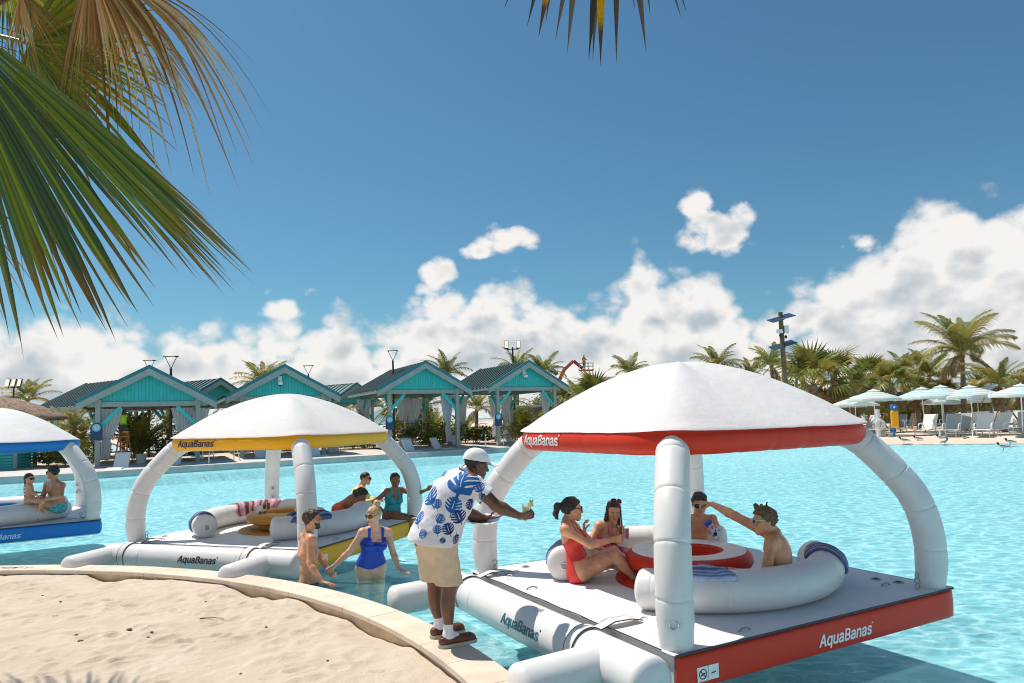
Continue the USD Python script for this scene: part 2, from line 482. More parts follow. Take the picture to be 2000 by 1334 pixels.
def make_sand(name, far=False):
    nodes = {
        "tc": ("texture_coordinate", {}),
        "n1": ("noise_texture", {"scale": 1.3, "detail": 6.0, "roughness": 0.6}),
        "n2": ("noise_texture", {"scale": 260.0, "detail": 2.0}),
        "n3": ("noise_texture", {"scale": 26.0, "detail": 5.0, "roughness": 0.65}),
        "r": ("rgb_ramp", {"ramp": [(0.25, (0.64, 0.51, 0.395)), (0.55, (0.71, 0.585, 0.465)), (0.8, (0.76, 0.64, 0.525))]}),
        "r2": ("map_range", {"from_min": 0.3, "from_max": 0.7, "to_min": 0.62, "to_max": 1.22}),
        "h": ("hsv", {}),
        "ma": ("math", {"math_type": "multiply_add", "value2": 0.35}),
        "b": ("bump", {"strength": 0.9, "distance": 0.02}),
        "p": ("principled_bsdf", {"roughness": 0.95, "specular_ior_level": 0.15}),
    }
    links = [("tc.object", "n1.vector"), ("tc.object", "n2.vector"), ("tc.object", "n3.vector"), ("n1.fac", "r.fac"), ("r.color", "h.color"), ("n2.fac", "r2.value"), ("r2.result", "h.value"),
             ("h.color", "p.base_color"), ("n2.fac", "ma.value1"), ("n3.fac", "ma.value3"), ("ma.value", "b.height"), ("b.normal", "p.normal")]
    return usdkit.material(stage, "/World/Looks/" + name, nodes, links, surface="p.BSDF")


M_sand = make_sand("sand")
M_stone = pbr("coping_stone", (0.66, 0.545, 0.43), 0.75, vary=0.10, vscale=2.2, bump=0.15, bscale=90, rand=0.06)
M_stone2 = pbr("coping_riser", (0.55, 0.43, 0.29), 0.85, vary=0.12, vscale=5.0, bump=0.2, bscale=60)
M_concrete = pbr("concrete", (0.56, 0.53, 0.49), 0.85, vary=0.08, vscale=1.2, bump=0.1, bscale=40)
M_ink = pbr("black_ink", (0.03, 0.03, 0.03), 0.6)

# water and the pool's floor, shelving to a beach on the right and to a wading ledge along the cabanas
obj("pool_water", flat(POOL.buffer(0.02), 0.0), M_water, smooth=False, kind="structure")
gx, gy = np.arange(-36, 48, 0.5), np.arange(-14, 55, 0.5)
GX, GY = np.meshgrid(gx, gy, indexing="ij")
P_ = shapely.points(GX.ravel(), GY.ravel())
d_all = shapely.distance(P_, POOL.exterior)
beach_line, ledge_line = LineString(shore[7:] + [(40, 31), (46, 10)]), LineString([(-27, 33)] + shore[:8])
d_b, d_l = shapely.distance(P_, beach_line), shapely.distance(P_, ledge_line)
dep = np.full(len(d_all), 0.62)
dep = np.minimum(dep, 0.02 + d_b * 0.105)
dep = np.where(d_l < 2.6, np.minimum(dep, 0.2), dep)
dep = np.where(shapely.contains(POOL, P_) | (d_all < 0.6), dep, np.minimum(dep, 0.62))
nx, ny = len(gx), len(gy)
ii, jj = np.meshgrid(np.arange(nx - 1), np.arange(ny - 1), indexing="ij")
q = np.stack([ii * ny + jj, (ii + 1) * ny + jj, (ii + 1) * ny + jj + 1, ii * ny + jj + 1], -1).reshape(-1, 4)
obj("pool_floor", tm(np.c_[GX.ravel(), GY.ravel(), -dep], q), M_floor, smooth=True, kind="structure")

# land: sheets round the pool, out to the horizon
BIG = sbox(-2500, -2500, 2500, 2500)


def land_z(xy, d):
    x = xy[:, 0]
    beach = np.clip((x - 5) / 3, 0, 1)
    deck = np.interp(d, [0, 0.01, 4, 12, 60], [0.13, 0.135, 0.22, 0.30, 0.42])
    sand = np.interp(d, [0, 1.5, 5, 12, 60], [-0.02, 0.07, 0.17, 0.26, 0.42])
    return deck * (1 - beach) + sand * beach


rings = [0, 1.5, 4, 8, 14, 30, 80]
ms = []
for k, d in enumerate(rings):
    inner = POOL.buffer(d, 6) if d else POOL
    outer = POOL.buffer(rings[k + 1], 6) if k + 1 < len(rings) else BIG
    g = outer.difference(inner).difference(LOBE)
    m = flat(g, 0.0)
    v = np.array(m.vertices)
    di = shapely.distance(shapely.points(v[:, 0], v[:, 1]), POOL)
    v[:, 2] = land_z(v, di)
    m.vertices = v
    ms.append(m)
obj("ground", cat(ms), M_sand, smooth=False, kind="structure")
# the pool's edge under the cabanas
edge = np.array(shore[:9] + [])
edge = np.vstack([[(-34, 28), (-27, 33)], edge])
deckpoly = LineString(edge).buffer(4.3, cap_style="flat", single_sided=True)
if deckpoly.intersection(POOL).area > deckpoly.area * 0.5:
    deckpoly = LineString(edge).buffer(-4.3, cap_style="flat", single_sided=True)
deckpoly = deckpoly.difference(POOL)
dm = trimesh.Trimesh(*trimesh.creation.triangulate_polygon(max(getattr(deckpoly, "geoms", [deckpoly]), key=lambda g: g.area), engine="earcut"), process=False) if False else flat(deckpoly, 0.0)
v = np.array(dm.vertices)
v[:, 2] = np.interp(shapely.distance(shapely.points(v[:, 0], v[:, 1]), POOL), [0, 0.01, 4, 12], [0.15, 0.155, 0.24, 0.31]) + 0.012
dm.vertices = v
wall = strip(np.c_[edge, np.full(len(edge), -0.3)], np.c_[edge, np.full(len(edge), 0.162)])
obj("pool_deck", cat([dm, wall]), M_concrete, smooth=False, kind="structure")

# another pool behind the cabanas
obj("pool_water", flat(Polygon([(-62, 62), (-50, 56), (-30, 64), (-8, 76), (6, 84), (2, 96), (-30, 100), (-66, 84)]), 0.47), pbr("far_pool", (0.22, 0.55, 0.62), 0.12, bump=0.4, bscale=2.0, bdist=0.05), smooth=False, kind="structure")

# near sand, trodden
gs = 0.022
gx, gy = np.arange(-8.7, 0.7, gs), np.arange(3.2, 10.8, gs)
GX, GY = np.meshgrid(gx, gy, indexing="ij")
rad = np.hypot(GX - CC[0], GY - CC[1])
pts = np.stack([GX, GY, np.zeros_like(GX)], -1)
H = 0.055 + 0.05 * (meshkit.fbm(pts * 1.1, 4, 3) - 0.5) + 0.03 * (meshkit.fbm(pts * 4.0, 3, 11) - 0.5) + 0.022 * (meshkit.fbm(pts * 12.0, 4, 12) - 0.5)
for _ in range(420):
    a, r = rng.uniform(20, 100), R_IN * math.sqrt(rng.uniform(0.16, 1))
    cx, cy = on_arc(a, r - 0.12)
    s = rng.uniform(0.05, 0.11); th = rng.uniform(0, PI); el_ = rng.uniform(1.0, 2.0)
    i0, i1 = np.searchsorted(gx, [cx - 0.5, cx + 0.5]); j0, j1 = np.searchsorted(gy, [cy - 0.5, cy + 0.5])
    if i1 <= i0 or j1 <= j0:
        continue
    X, Y = GX[i0:i1, j0:j1] - cx, GY[i0:i1, j0:j1] - cy
    u, w = X * math.cos(th) + Y * math.sin(th), (-X * math.sin(th) + Y * math.cos(th)) * el_
    r2 = (u * u + w * w) / (s * s * 2)
    H[i0:i1, j0:j1] += rng.uniform(0.008, 0.022) * (-np.exp(-r2) + 0.62 * np.exp(-((np.sqrt(r2) - 1.35) / 0.42) ** 2))
ang = np.degrees(np.arctan2(GY - CC[1], GX - CC[0]))
near = np.clip((rad - (R_IN - 0.34)) / 0.34, 0, 1)
H = H * (1 - 0.45 * near) + near * (0.048 - 0.085 * np.clip(meshkit.fbm(np.stack([ang * 0.16, rad * 0, rad * 0], -1), 3, 5) - 0.47, 0, 1) * 3.2)
H = np.where(rad > R_IN - 0.02, np.minimum(H, 0.09), H)
keep = rad < R_IN + 0.05
nx, ny = H.shape
ii, jj = np.meshgrid(np.arange(nx - 1), np.arange(ny - 1), indexing="ij")
ok = (keep[:-1, :-1] & keep[1:, :-1] & keep[:-1, 1:] & keep[1:, 1:]).ravel()
q = np.stack([ii * ny + jj, (ii + 1) * ny + jj, (ii + 1) * ny + jj + 1, ii * ny + jj + 1], -1).reshape(-1, 4)[ok]
sandm = tm(np.stack([GX, GY, H], -1).reshape(-1, 3), q)
sandm.remove_unreferenced_vertices()
rest = flat(Point(*CC).buffer(R_IN + 0.02, 64).difference(sbox(-8.66, 3.24, 0.68, 10.76)), 0.045)
obj("sand", cat([sandm, rest]), M_sand, smooth=True, kind="structure")


def sand_z(x, y):
    i, j = int(round((x - gx[0]) / gs)), int(round((y - gy[0]) / gs))
    return float(H[min(max(i, 0), nx - 1), min(max(j, 0), ny - 1)])


# coping: one stone after another on a riser
coping = UsdGeom.Xform.Define(stage, "/World/pool_coping").GetPrim()
tag(coping, kind="structure")


def arc_block(a0, a1, r0, r1, z0, z1, n=4, bev=0.008):
    aa = np.linspace(a0, a1, n + 1)
    prof = [(r0, z0), (r0, z1 - bev), (r0 + bev, z1), (r1 - bev * 1.5, z1), (r1, z1 - bev * 1.5), (r1, z0)]
    v = np.array([[*on_arc(a, r), z] for a in aa for r, z in prof]); k = len(prof)
    f = [[i * k + j, i * k + (j + 1) % k, (i + 1) * k + (j + 1) % k, (i + 1) * k + j] for i in range(n) for j in range(k)]
    m = tm(v, f)
    ends = []
    for i in (0, n):
        for j in range(1, k - 1):
            ends.append([i * k, i * k + j, i * k + j + 1])
    return trimesh.Trimesh(m.vertices, np.vstack([m.faces, ends]), process=False)


step = 3.9
edges_ = np.arange(8, 140, step)
for k, a in enumerate(edges_):
    lift = rng.uniform(-0.0015, 0.0015)
    obj("coping_stone", arc_block(a + 0.018, a + step - 0.018, R_IN + rng.uniform(-0.002, 0.002), R_OUT + 0.012, 0.098, 0.15 + lift), M_stone, coping, smooth=20)
obj("riser", arc_block(5, 145, R_IN + 0.035, R_OUT - 0.03, -1.2, 0.0965, n=70), M_stone2, coping, smooth=20)
# worn dark strokes of a painted mark on the coping, read from the water
mk = []
for k, (da, dr, w, h_, sl) in enumerate([(0, 0.10, .10, .022, .5), (.55, .15, .07, .02, .4), (.9, .07, .08, .02, -.3), (1.5, .12, .06, .05, .2), (2.0, .16, .09, .018, .5), (2.3, .08, .10, .02, .6), (2.9, .14, .10, .02, .3), (3.4, .09, .05, .05, .8), (3.8, .15, .08, .018, .4), (5.2, .08, .04, .05, .5), (5.6, .13, .03, .03, .2)]):
    a = 88.6 - da * 0.72
    x, y = on_arc(a, R_IN + 0.06 + dr)
    g = affinity.translate(affinity.rotate(affinity.skew(sbox(-w / 2, -h_ / 2, w / 2, h_ / 2), xs=40 * sl), a - 90), x, y)
    mk.append(flat(g, 0.1545))
obj("painted_mark", cat(mk), M_ink, coping, smooth=False)

# stones, twig on the sand
M_pebble = pbr("pebble", (0.12, 0.08, 0.055), 0.85, vary=0.3, vscale=30)
M_twig = pbr("twig", (0.10, 0.055, 0.03), 0.85, vary=0.3, vscale=20)
for k, (px, py, s) in enumerate([(157, 1252, .020), (149, 1243, .014), (252, 1231, .022), (290, 1246, .014), (296, 1239, .012), (107, 1202, .022), (83, 1164, .012), (470, 1315, .010), (585, 1313, .012), (118, 1176, .012), (402, 1175, .010), (520, 1225, .012), (640, 1290, .010)]):
    p = at_z(px, py, 0.06); zg = sand_z(p[0], p[1])
    pale = k == 5
    m = trimesh.creation.icosphere(2, 1.0)
    m.vertices = m.vertices * (1 + 0.5 * (meshkit.noise(m.vertices * 1.6 + k * 7) - 0.5)[:, None]) * [s * 1.35, s, s * 0.7]
    m.apply_translation([p[0], p[1], zg + s * 0.35])
    names = ["larger dark pebble of a close pair on the left sand", "smaller dark pebble of a close pair on the left sand", "flattish dark pebble left of the twig on the sand", "dark pebble below the flattish one on the sand", "dark speck of stone beside another on the left sand", "pale bit of shell on the left of the sand", "tiny pebble near the coping at far left", "tiny dark pebble near the bottom edge under the twig", "tiny dark pebble on the sand at the bottom right", "small pebble below the coping on the left", "tiny pebble above the twig on the sand", "tiny pebble right of the twig", "tiny pebble on the sand left of the coping's bend"]
    obj("pebble", m, M_stone if pale else M_pebble, smooth=True, label=names[k], cat="pebble")
p0, p1 = at_z(391, 1210, 0.06), at_z(437, 1211, 0.06)
p0[2], p1[2] = sand_z(p0[0], p0[1]) + 0.008, sand_z(p1[0], p1[1]) + 0.012
obj("twig", tube(bez([p0, (p0 + p1) / 2 + [0, 0.004, 0.006], p1], 10), np.linspace(0.008, 0.003, 11)[:len(bez([p0, (p0 + p1) / 2, p1], 10))], 6), M_twig, smooth=True, label="thin brown twig lying on the trodden sand", cat="twig")
# ================================================================== the floating cabanas
M_pvc = pbr("white_pvc", (0.79, 0.775, 0.755), 0.38, vary=0.03, vscale=2.5, bump=0.14, bscale=6.0, transl=0.12, bdist=0.03, spec=0.45)
M_pvc_deck = pbr("deck_mat", (0.76, 0.73, 0.715), 0.6, vary=0.03, vscale=3.0, bump=0.08, bscale=120)
M_canvas = pbr("canopy_cloth", (0.79, 0.765, 0.755), 0.75, vary=0.025, vscale=1.2, bump=0.5, bscale=3.5, transl=0.22, bdist=0.04, sheen=0.1)
M_seam = pbr("dark_trim", (0.03, 0.03, 0.035), 0.6)
M_steel = pbr("steel", (0.72, 0.72, 0.74), 0.22, metallic=1.0)
M_valve = pbr("valve_grey", (0.30, 0.31, 0.32), 0.4)
M_letter_w = pbr("letter_white", (0.80, 0.80, 0.80), 0.5)
M_letter_k = pbr("letter_black", (0.025, 0.025, 0.03), 0.5)
M_letter_t = pbr("letter_teal", (0.035, 0.16, 0.20), 0.5)
M_letter_b = pbr("letter_pale_blue", (0.45, 0.66, 0.80), 0.5)
M_red = pbr("red_pvc", (0.60, 0.035, 0.012), 0.42, spec=0.25, bump=0.05, bscale=7.0, bdist=0.02)
M_yellow = pbr("yellow_pvc", (0.82, 0.40, 0.012), 0.42, spec=0.25, bump=0.05, bscale=7.0, bdist=0.02)
M_amber = pbr("amber_pvc", (0.56, 0.26, 0.02), 0.4)
M_blue = pbr("blue_pvc", (0.018, 0.19, 0.56), 0.42, spec=0.25, bump=0.05, bscale=7.0, bdist=0.02)
M_sign_w = pbr("sign_white", (0.75, 0.75, 0.73), 0.5)
M_sign_r = pbr("sign_red", (0.6, 0.04, 0.04), 0.5)

RR, RZ, RT = 1.40, 1.93, 0.128     # canopy ring: half width, height, tube radius


def ring_pt(t, R=RR, n=6.0):
    c, s = np.cos(t), np.sin(t)
    r = R / (np.abs(c) ** n + np.abs(s) ** n) ** (1 / n)
    return np.stack([r * c, r * s], -1)


def logo(height):
    m = meshkit.text_mesh("AquaBanas", height, depth=0.004, bold=True)
    v = np.array(m.vertices)
    v[:, 0] += 0.22 * v[:, 1]
    m.vertices = v
    w = v[:, 0].max()
    dot = trimesh.creation.annulus(height * 0.06, height * 0.1, 0.004, sections=10)
    dot.apply_translation([w + height * 0.14, height * 0.98, 0.002])
    m = cat([m, dot])
    m = trimesh.Trimesh(*trimesh.remesh.subdivide_to_size(m.vertices, m.faces, height * 0.33, max_iter=8), process=False)
    return m, w


def on_side(height, ctr, axis, upv, out):
    """lettering laid on a flat or sloping side"""
    m, w = logo(height)
    v = np.array(m.vertices)
    v[:, 0] -= w / 2; v[:, 1] -= height / 2
    axis, upv, out = (np.asarray(q, float) / np.linalg.norm(q) for q in (axis, upv, out))
    m.vertices = np.asarray(ctr) + v[:, :1] * axis + v[:, 1:2] * upv + v[:, 2:3] * out
    return m


def leg_path(sa, sb):
    """outwards distance on the diagonal against height"""
    d = [2.40, 2.425, 2.40, 2.29, 2.07, 1.79, 1.53]
    z = [0.34, 0.62, 0.95, 1.28, 1.58, 1.865, 1.97]
    b = bez(np.c_[d, np.zeros(7), z], 60)
    return np.c_[b[:, 0] * sa / math.sqrt(2), b[:, 0] * sb / math.sqrt(2), b[:, 2]]


def make_float(loc, yaw, label, M_col, M_table, M_l_ring, M_l_tube, M_l_side, boom=True, tabletop_white=True, sign=True):
    T = thing("floating_cabana", label, "floating cabana", (loc[0], loc[1], 0), yaw, group="floating cabanas on the pool")
    D = 1.82
    obj("deck", bx(-D, D, -D, D, 0.02, 0.322, 0.03), M_pvc, T)
    obj("deck_mat", bx(-D - 0.035, D + 0.022, -D - 0.022, D + 0.022, 0.3225, 0.331, 0.003), M_pvc_deck, T)
    # coloured bulging sides
    z0, z1 = 0.04, 0.318
    tt = np.linspace(-PI / 2, PI / 2, 13)
    prof = np.c_[0.055 * np.cos(tt) ** 0.6, (z0 + z1) / 2 + (z1 - z0) / 2 * np.sin(tt)]
    for side in range(4):
        if side == 3:
            continue                                              # the mooring side is white
        ln = np.linspace(-D - 0.01, D + 0.01, 40)
        Pm = []
        for s in ln:
            e = min(1.0, (D + 0.01 - abs(s)) / 0.05 + 0.35)
            Pm.append([[s, -D - pr * e, z] for pr, z in prof])
        Pm = np.array(Pm); n_, k_ = Pm.shape[:2]
        i_, j_ = np.meshgrid(np.arange(n_ - 1), np.arange(k_ - 1), indexing="ij")
        qd = np.stack([i_ * k_ + j_, (i_ + 1) * k_ + j_, (i_ + 1) * k_ + j_ + 1, i_ * k_ + j_ + 1], -1).reshape(-1, 4)
        m = tm(Pm.reshape(-1, 3), qd)
        ends = cat([tm(np.vstack([Pm[0], [[-D - 0.01, -D, 0.16]]]), [[k_, j + 1, j] for j in range(k_ - 1)]), tm(np.vstack([Pm[-1], [[D + 0.01, -D, 0.16]]]), [[k_, j, j + 1] for j in range(k_ - 1)])])
        m = moved(cat([m, ends]), rz=side * PI / 2)
        obj("side_bolster", m, M_col, T, smooth=40)
        t_ = bx(-D - 0.012, D + 0.012, -D - 0.036, -D - 0.0225, 0.3165, 0.3318)
        obj("edge_piping", moved(t_, rz=side * PI / 2), M_seam, T)
    obj("lettering", on_side(0.098, (0.10, -D - 0.0565, 0.165), (1, 0, 0), (0, 0, 1), (0, -1, 0)), M_l_side, T, smooth=False)
    if sign:
        obj("warning_label", bx(-1.66, -1.44, -D - 0.061, -D - 0.055, 0.10, 0.21), M_sign_w, T)
        ring_ = trimesh.creation.annulus(0.033, 0.040, 0.003, sections=24); ring_.apply_transform(rotm([1, 0, 0], 90)); ring_.apply_translation([-1.605, -D - 0.062, 0.155])
        bar_ = moved(bx(-0.036, 0.036, -0.0015, 0.0015, -0.004, 0.004), M=rotm([0, 1, 0], 45)); bar_.apply_translation([-1.605, -D - 0.062, 0.155])
        man_ = moved(bx(-0.024, 0.024, -0.0012, 0.0012, -0.006, 0.006), M=rotm([0, 1, 0], -15)); man_.apply_translation([-1.605, -D - 0.0617, 0.152])
        man2 = moved(bx(-0.024, 0.024, -0.0012, 0.0012, -0.005, 0.005), M=rotm([0, 1, 0], -8)); man2.apply_translation([-1.495, -D - 0.062, 0.15])
        div_ = bx(-1.552, -1.549, -D - 0.0625, -D - 0.0605, 0.105, 0.205)
        obj("pictogram", cat([ring_, bar_, man_, man2, div_]), M_letter_k, T, smooth=False)
    # mooring boom with two fenders, strapped to the deck
    if boom:
        P, R = seamed([(-2.07, b, 0.165) for b in np.linspace(-1.80, 1.80, 30)], 0.198, 1.9, 0.006, 0.01, 0.5)
        obj("boom_tube", capped(P, R, 0.45, 40, ruff=ruff_of(P)), M_pvc, T, smooth=40)
        for b, a1 in ((1.74, -2.92), (-1.28, -2.95)):
            P, R = seamed([(a, b, 0.165 - 0.03 * (a + 2.1) / -0.9) for a in np.linspace(-2.1, a1 + 0.08, 12)], 0.17, 3.0)
            f = obj("fender_tube", capped(P, R, 0.55, 40, ruff=ruff_of(P)), M_pvc, T, smooth=40)
            obj("d_ring", moved(trimesh.creation.torus(0.035, 0.006, 20, 8), (a1 + 0.06, b + 0.10, 0.16), M=rotm([1, 0, 0], 90)), M_steel, f)
        for b in (1.42, -0.98):
            arc_ = [(-2.07 + 0.207 * math.cos(t), 0.165 + 0.207 * math.sin(t)) for t in np.linspace(math.radians(55), math.radians(215), 16)]
            path = [(-1.50, 0.345), (-1.62, 0.372), (-1.80, 0.378)] + arc_
            for off, w, mat_, nm in ((0, 0.055, M_pvc, "strap"), (-0.058, 0.006, M_seam, "strap_piping"), (0.058, 0.006, M_seam, "strap_piping")):
                pl = np.array([[a, b + off - w, z + 0.004] for a, z in path]); pr_ = np.array([[a, b + off + w, z + 0.004] for a, z in path])
                lo_ = strip(pl, pr_); hi_ = strip(pl + [0, 0, 0.008], pr_ + [0, 0, 0.008])
                sd1, sd2 = strip(pl, pl + [0, 0, 0.008]), strip(pr_, pr_ + [0, 0, 0.008])
                obj(nm, cat([lo_, hi_, sd1, sd2]), mat_, T, smooth=40)
            obj("hook", tube(bez([(-1.50, b, 0.35), (-1.46, b, 0.352), (-1.42, b + 0.01, 0.35), (-1.40, b, 0.336)], 8), 0.006, 6), M_steel, T)
        P = bez([(-1.855, b, 0.338 + 0.004 * math.sin(9 * b)) for b in np.linspace(-1.7, 1.6, 12)], 60)
        obj("lacing_cord", tube(P, 0.005, 5), M_seam, T)
        m, w = logo(0.100)
        v = np.array(m.vertices)
        th = math.radians(168) - (v[:, 1] - 0.05) / 0.2                # from below up over the face; facing -a
        rr = 0.1985 + v[:, 2]
        m.vertices = np.c_[-2.07 + rr * np.cos(th), -0.12 + w / 2 - v[:, 0], 0.165 + rr * np.sin(th)]
        obj("lettering", m, M_l_tube, T, smooth=False)
    if boom and loc[0] > 0:
        bb = np.linspace(1.25, -1.0, 40); wob = 0.03 * np.sin(bb * 7) + 0.02 * np.sin(bb * 17)
        pl, pr_ = np.c_[np.full(40, -2.30), bb, np.full(40, -0.02)], np.c_[-2.62 + wob, bb, -0.05 + wob * 0.6]
        pe = np.c_[-2.70 + wob, bb, -0.05 + wob * 0.6]
        mt = obj("boarding_mat", strip(pl, pr_), M_pvc, T, smooth=True); obj("mat_edge", strip(pr_ + [0, 0, 0.002], pe), M_seam, mt, smooth=True)
    # four inflated legs
    for sa, sb in ((-1, -1), (1, -1), (1, 1), (-1, 1)):
        P, R = seamed(leg_path(sa, sb), [0.135 + 0.015 * min(1, k / 8) for k in range(len(leg_path(sa, sb)))], 0.42, 0.008, 0.010, 0.9)
        lg = obj("leg", capped(P, R, 0.35, 40, ruff=ruff_of(P)), M_pvc, T, smooth=40)
        o = np.array([sa, sb]) / math.sqrt(2)
        a_ = math.atan2(sb, sa)
        if (sa, sb) == (-1, -1):
            c = np.array([0.0, 0, 0]); c[:2] = o * (2.415 + 0.148); c[2] = 0.56
            patch = moved(trimesh.creation.cylinder(0.07, 0.012, sections=28), M=rotm([0, 1, 0], 90)); patch = moved(patch, c - np.r_[o * 0.004, 0], a_)
            obj("patch", patch, M_pvc, lg)
            rg = moved(trimesh.creation.torus(0.034, 0.006, 20, 8), M=rotm([0, 1, 0], 80)); obj("d_ring", moved(rg, c + np.r_[o * 0.012, -0.012], a_), M_steel, lg)
        else:
            side = np.array([-o[1], o[0]]) * (1 if (sa, sb) != (1, -1) else -1)
            c = np.r_[o * 2.25, 0.40]; c[:2] += side * 0.145
            links_ = cat([moved(trimesh.creation.torus(0.028, 0.006, 16, 6), c + [0, 0, 0.07 - 0.055 * k], k * 1.5, M=rotm([1, 0, 0], 90)) for k in range(3)])
            obj("chain", links_, M_valve, lg)
        if (sa, sb) == (1, 1):
            for z in (0.88, 0.70):
                c = np.r_[o * (2.41 - 0.152), z]
                vm = cat([moved(trimesh.creation.cylinder(0.062, 0.012, sections=24), M=rotm([0, 1, 0], 90)), moved(trimesh.creation.torus(0.045, 0.008, 20, 8), (-0.008, 0, 0), M=rotm([0, 1, 0], 90))])
                vv = obj("valve", moved(vm, c, a_), M_pvc, lg)
                k_ = moved(trimesh.creation.cylinder(0.026, 0.012, sections=16), M=rotm([0, 1, 0], 90)); obj("valve_cap", moved(k_, c - np.r_[o * 0.008, 0], a_), M_valve, vv)
    # ring and canopy
    t = np.linspace(0, 2 * PI, 240, endpoint=False)
    xy = ring_pt(t)
    s = np.r_[0, np.cumsum(np.linalg.norm(np.diff(np.vstack([xy, xy[:1]]), axis=0), axis=1))]
    r_ = np.full(240, RT)
    per = s[-1] / 24
    for k in range(24):
        dd = np.abs((s[:-1] - (k + 0.5) * per + s[-1] / 2) % s[-1] - s[-1] / 2)
        r_ -= 0.006 * np.exp(-(dd / 0.03) ** 2)
    rg = obj("canopy_ring", tube(np.c_[xy, np.full(240, RZ)], r_, 24, closed=True), M_col, T, smooth=60)
    # canopy cloth over it
    na, nr = 160, 30
    t = np.linspace(0, 2 * PI, na, endpoint=False)
    edge_ = ring_pt(t, RR + 0.106)
    rho = np.r_[np.linspace(0, 0.985, nr), 1.0, 1.006, 0.996]
    V = []
    noise_in = np.c_[np.cos(t) * 2.3, np.sin(t) * 2.3, np.zeros(na)]
    hem = 0.022 * (meshkit.fbm(noise_in * 2.2 + yaw * 3, 3, 4) - 0.5) + 0.016 * np.abs(np.cos(2 * t - PI / 2)) ** 16
    for i, rr in enumerate(rho):
        z = 2.028 + 0.742 * (1 - min(rr, 1) ** 1.5)
        # ridges over the legs, slack panels between
        ridge = np.abs(np.sin(2 * t)) ** 6
        z = z + (0.045 * ridge - 0.03 * (1 - ridge)) * (4 * rr * max(0, 1 - rr))
        wr = 0.018 * (meshkit.fbm(np.c_[edge_ * rr * 2.2, np.full(na, yaw * 5)], 4, 9) - 0.5) * min(1, 3 * (1.05 - rr))
        z = z + wr
        if i >= nr:
            z = z + hem - (0.0, 0.014, 0.020)[i - nr]
        elif i == nr - 1:
            z = z + hem * 0.8
        V.append(np.c_[edge_ * rr, np.broadcast_to(z, (na,))])
    V = np.array(V); n_ = len(rho)
    i_, j_ = np.meshgrid(np.arange(n_ - 1), np.arange(na), indexing="ij")
    qd = np.stack([i_ * na + j_, (i_ + 1) * na + j_, (i_ + 1) * na + (j_ + 1) % na, i_ * na + (j_ + 1) % na], -1).reshape(-1, 4)
    obj("canopy", tm(V.reshape(-1, 3), qd), M_canvas, T, smooth=60)
    # lettering on the ring near the far end of the mooring side
    m, w = logo(0.108)
    v = np.array(m.vertices)
    along = 1.04 - v[:, 0]                                  # b coordinate, reading away from the far corner
    th = (v[:, 1] - 0.052) / RT
    base_t = np.arctan2(along, -RR); rp = ring_pt(base_t)
    rr = RT + 0.002 + v[:, 2]
    m.vertices = np.c_[rp[:, 0] - rr * np.cos(th), along, RZ + rr * np.sin(th)]
    obj("lettering", m, M_l_ring, rg, smooth=False)
    # two curved bolsters to sit against
    for sg in (-1, 1):
        aa = np.radians(np.linspace(31, 149, 50)) * sg
        P, R = seamed(np.c_[1.40 * np.cos(aa), 1.40 * np.sin(aa), np.full(50, 0.522)], 0.192, 0.62, 0.004, 0.008)
        sf = obj("bolster_seat", capped(P, R, 0.42, 40, ruff=ruff_of(P)), M_pvc, T, smooth=40)
        e = np.radians(149) * sg
        tdir = np.array([-math.sin(e), math.cos(e), 0]) * sg
        c = np.array([1.40 * math.cos(e), 1.40 * math.sin(e), 0.51]) + tdir * 0.192 * 0.42
        vm = moved(trimesh.creation.cylinder(0.032, 0.016, sections=20), M=rotm([0, 1, 0], 90))
        obj("valve", moved(vm, c, math.atan2(tdir[1], tdir[0])), M_valve, sf)
        vm = moved(trimesh.creation.torus(0.036, 0.006, 20, 8), M=rotm([0, 1, 0], 90))
        obj("valve_rim", moved(vm, c + tdir * 0.006, math.atan2(tdir[1], tdir[0])), M_steel, sf)
    # inflated table on a pedestal with a low ring round its foot
    tb = obj("table", lathe([(0.36, 0.475), (0.60, 0.46), (0.672, 0.485), (0.70, 0.54), (0.692, 0.60), (0.655, 0.638), (0.60, 0.648), (0.40, 0.648), (0.36, 0.63), (0.345, 0.57), (0.36, 0.475)], 56), M_table, T, smooth=40)
    if tabletop_white:
        top = Point(0, 0).buffer(0.625, 32).difference(Point(0, 0).buffer(0.385, 32))
        cups = [(0.515 * math.cos(k * PI / 4 + 0.3), 0.515 * math.sin(k * PI / 4 + 0.3)) for k in range(8)]
        for c in cups:
            top = top.difference(Point(*c).buffer(0.062, 8))
        obj("table_mat", prism(top, 0.6465, 0.6535), M_pvc_deck, tb, smooth=20)
        for c in cups:
            obj("cup_recess", moved(lathe([(0.062, 0.6535), (0.058, 0.6505), (0.0, 0.6495)], 16), (c[0], c[1], 0)), M_pvc, tb, smooth=40)
    obj("table_floor", moved(trimesh.creation.cylinder(0.38, 0.02, sections=40), (0, 0, 0.50)), M_pvc_deck if tabletop_white else M_table, tb)
    obj("pedestal", lathe([(0.40, 0.331), (0.43, 0.36), (0.435, 0.43), (0.41, 0.475)], 40), M_table, T, smooth=40)
    obj("foot_ring", lathe([(0.40, 0.3325), (0.80, 0.3325), (0.825, 0.338), (0.82, 0.352), (0.79, 0.36), (0.40, 0.36)], 56), M_table, T, smooth=40)
    # valves and handles on the deck
    for a, b in ((1.55, -1.20), (1.60, -1.42), (-1.2, 1.62)):
        vm = obj("deck_valve", moved(cat([trimesh.creation.cylinder(0.055, 0.006, sections=24), moved(trimesh.creation.torus(0.04, 0.006, 20, 6), (0, 0, 0.003))]), (a, b, 0.3345)), M_valve, T)
        obj("valve_cap", moved(trimesh.creation.cylinder(0.022, 0.012, sections=14), (a, b, 0.340)), M_seam, vm)
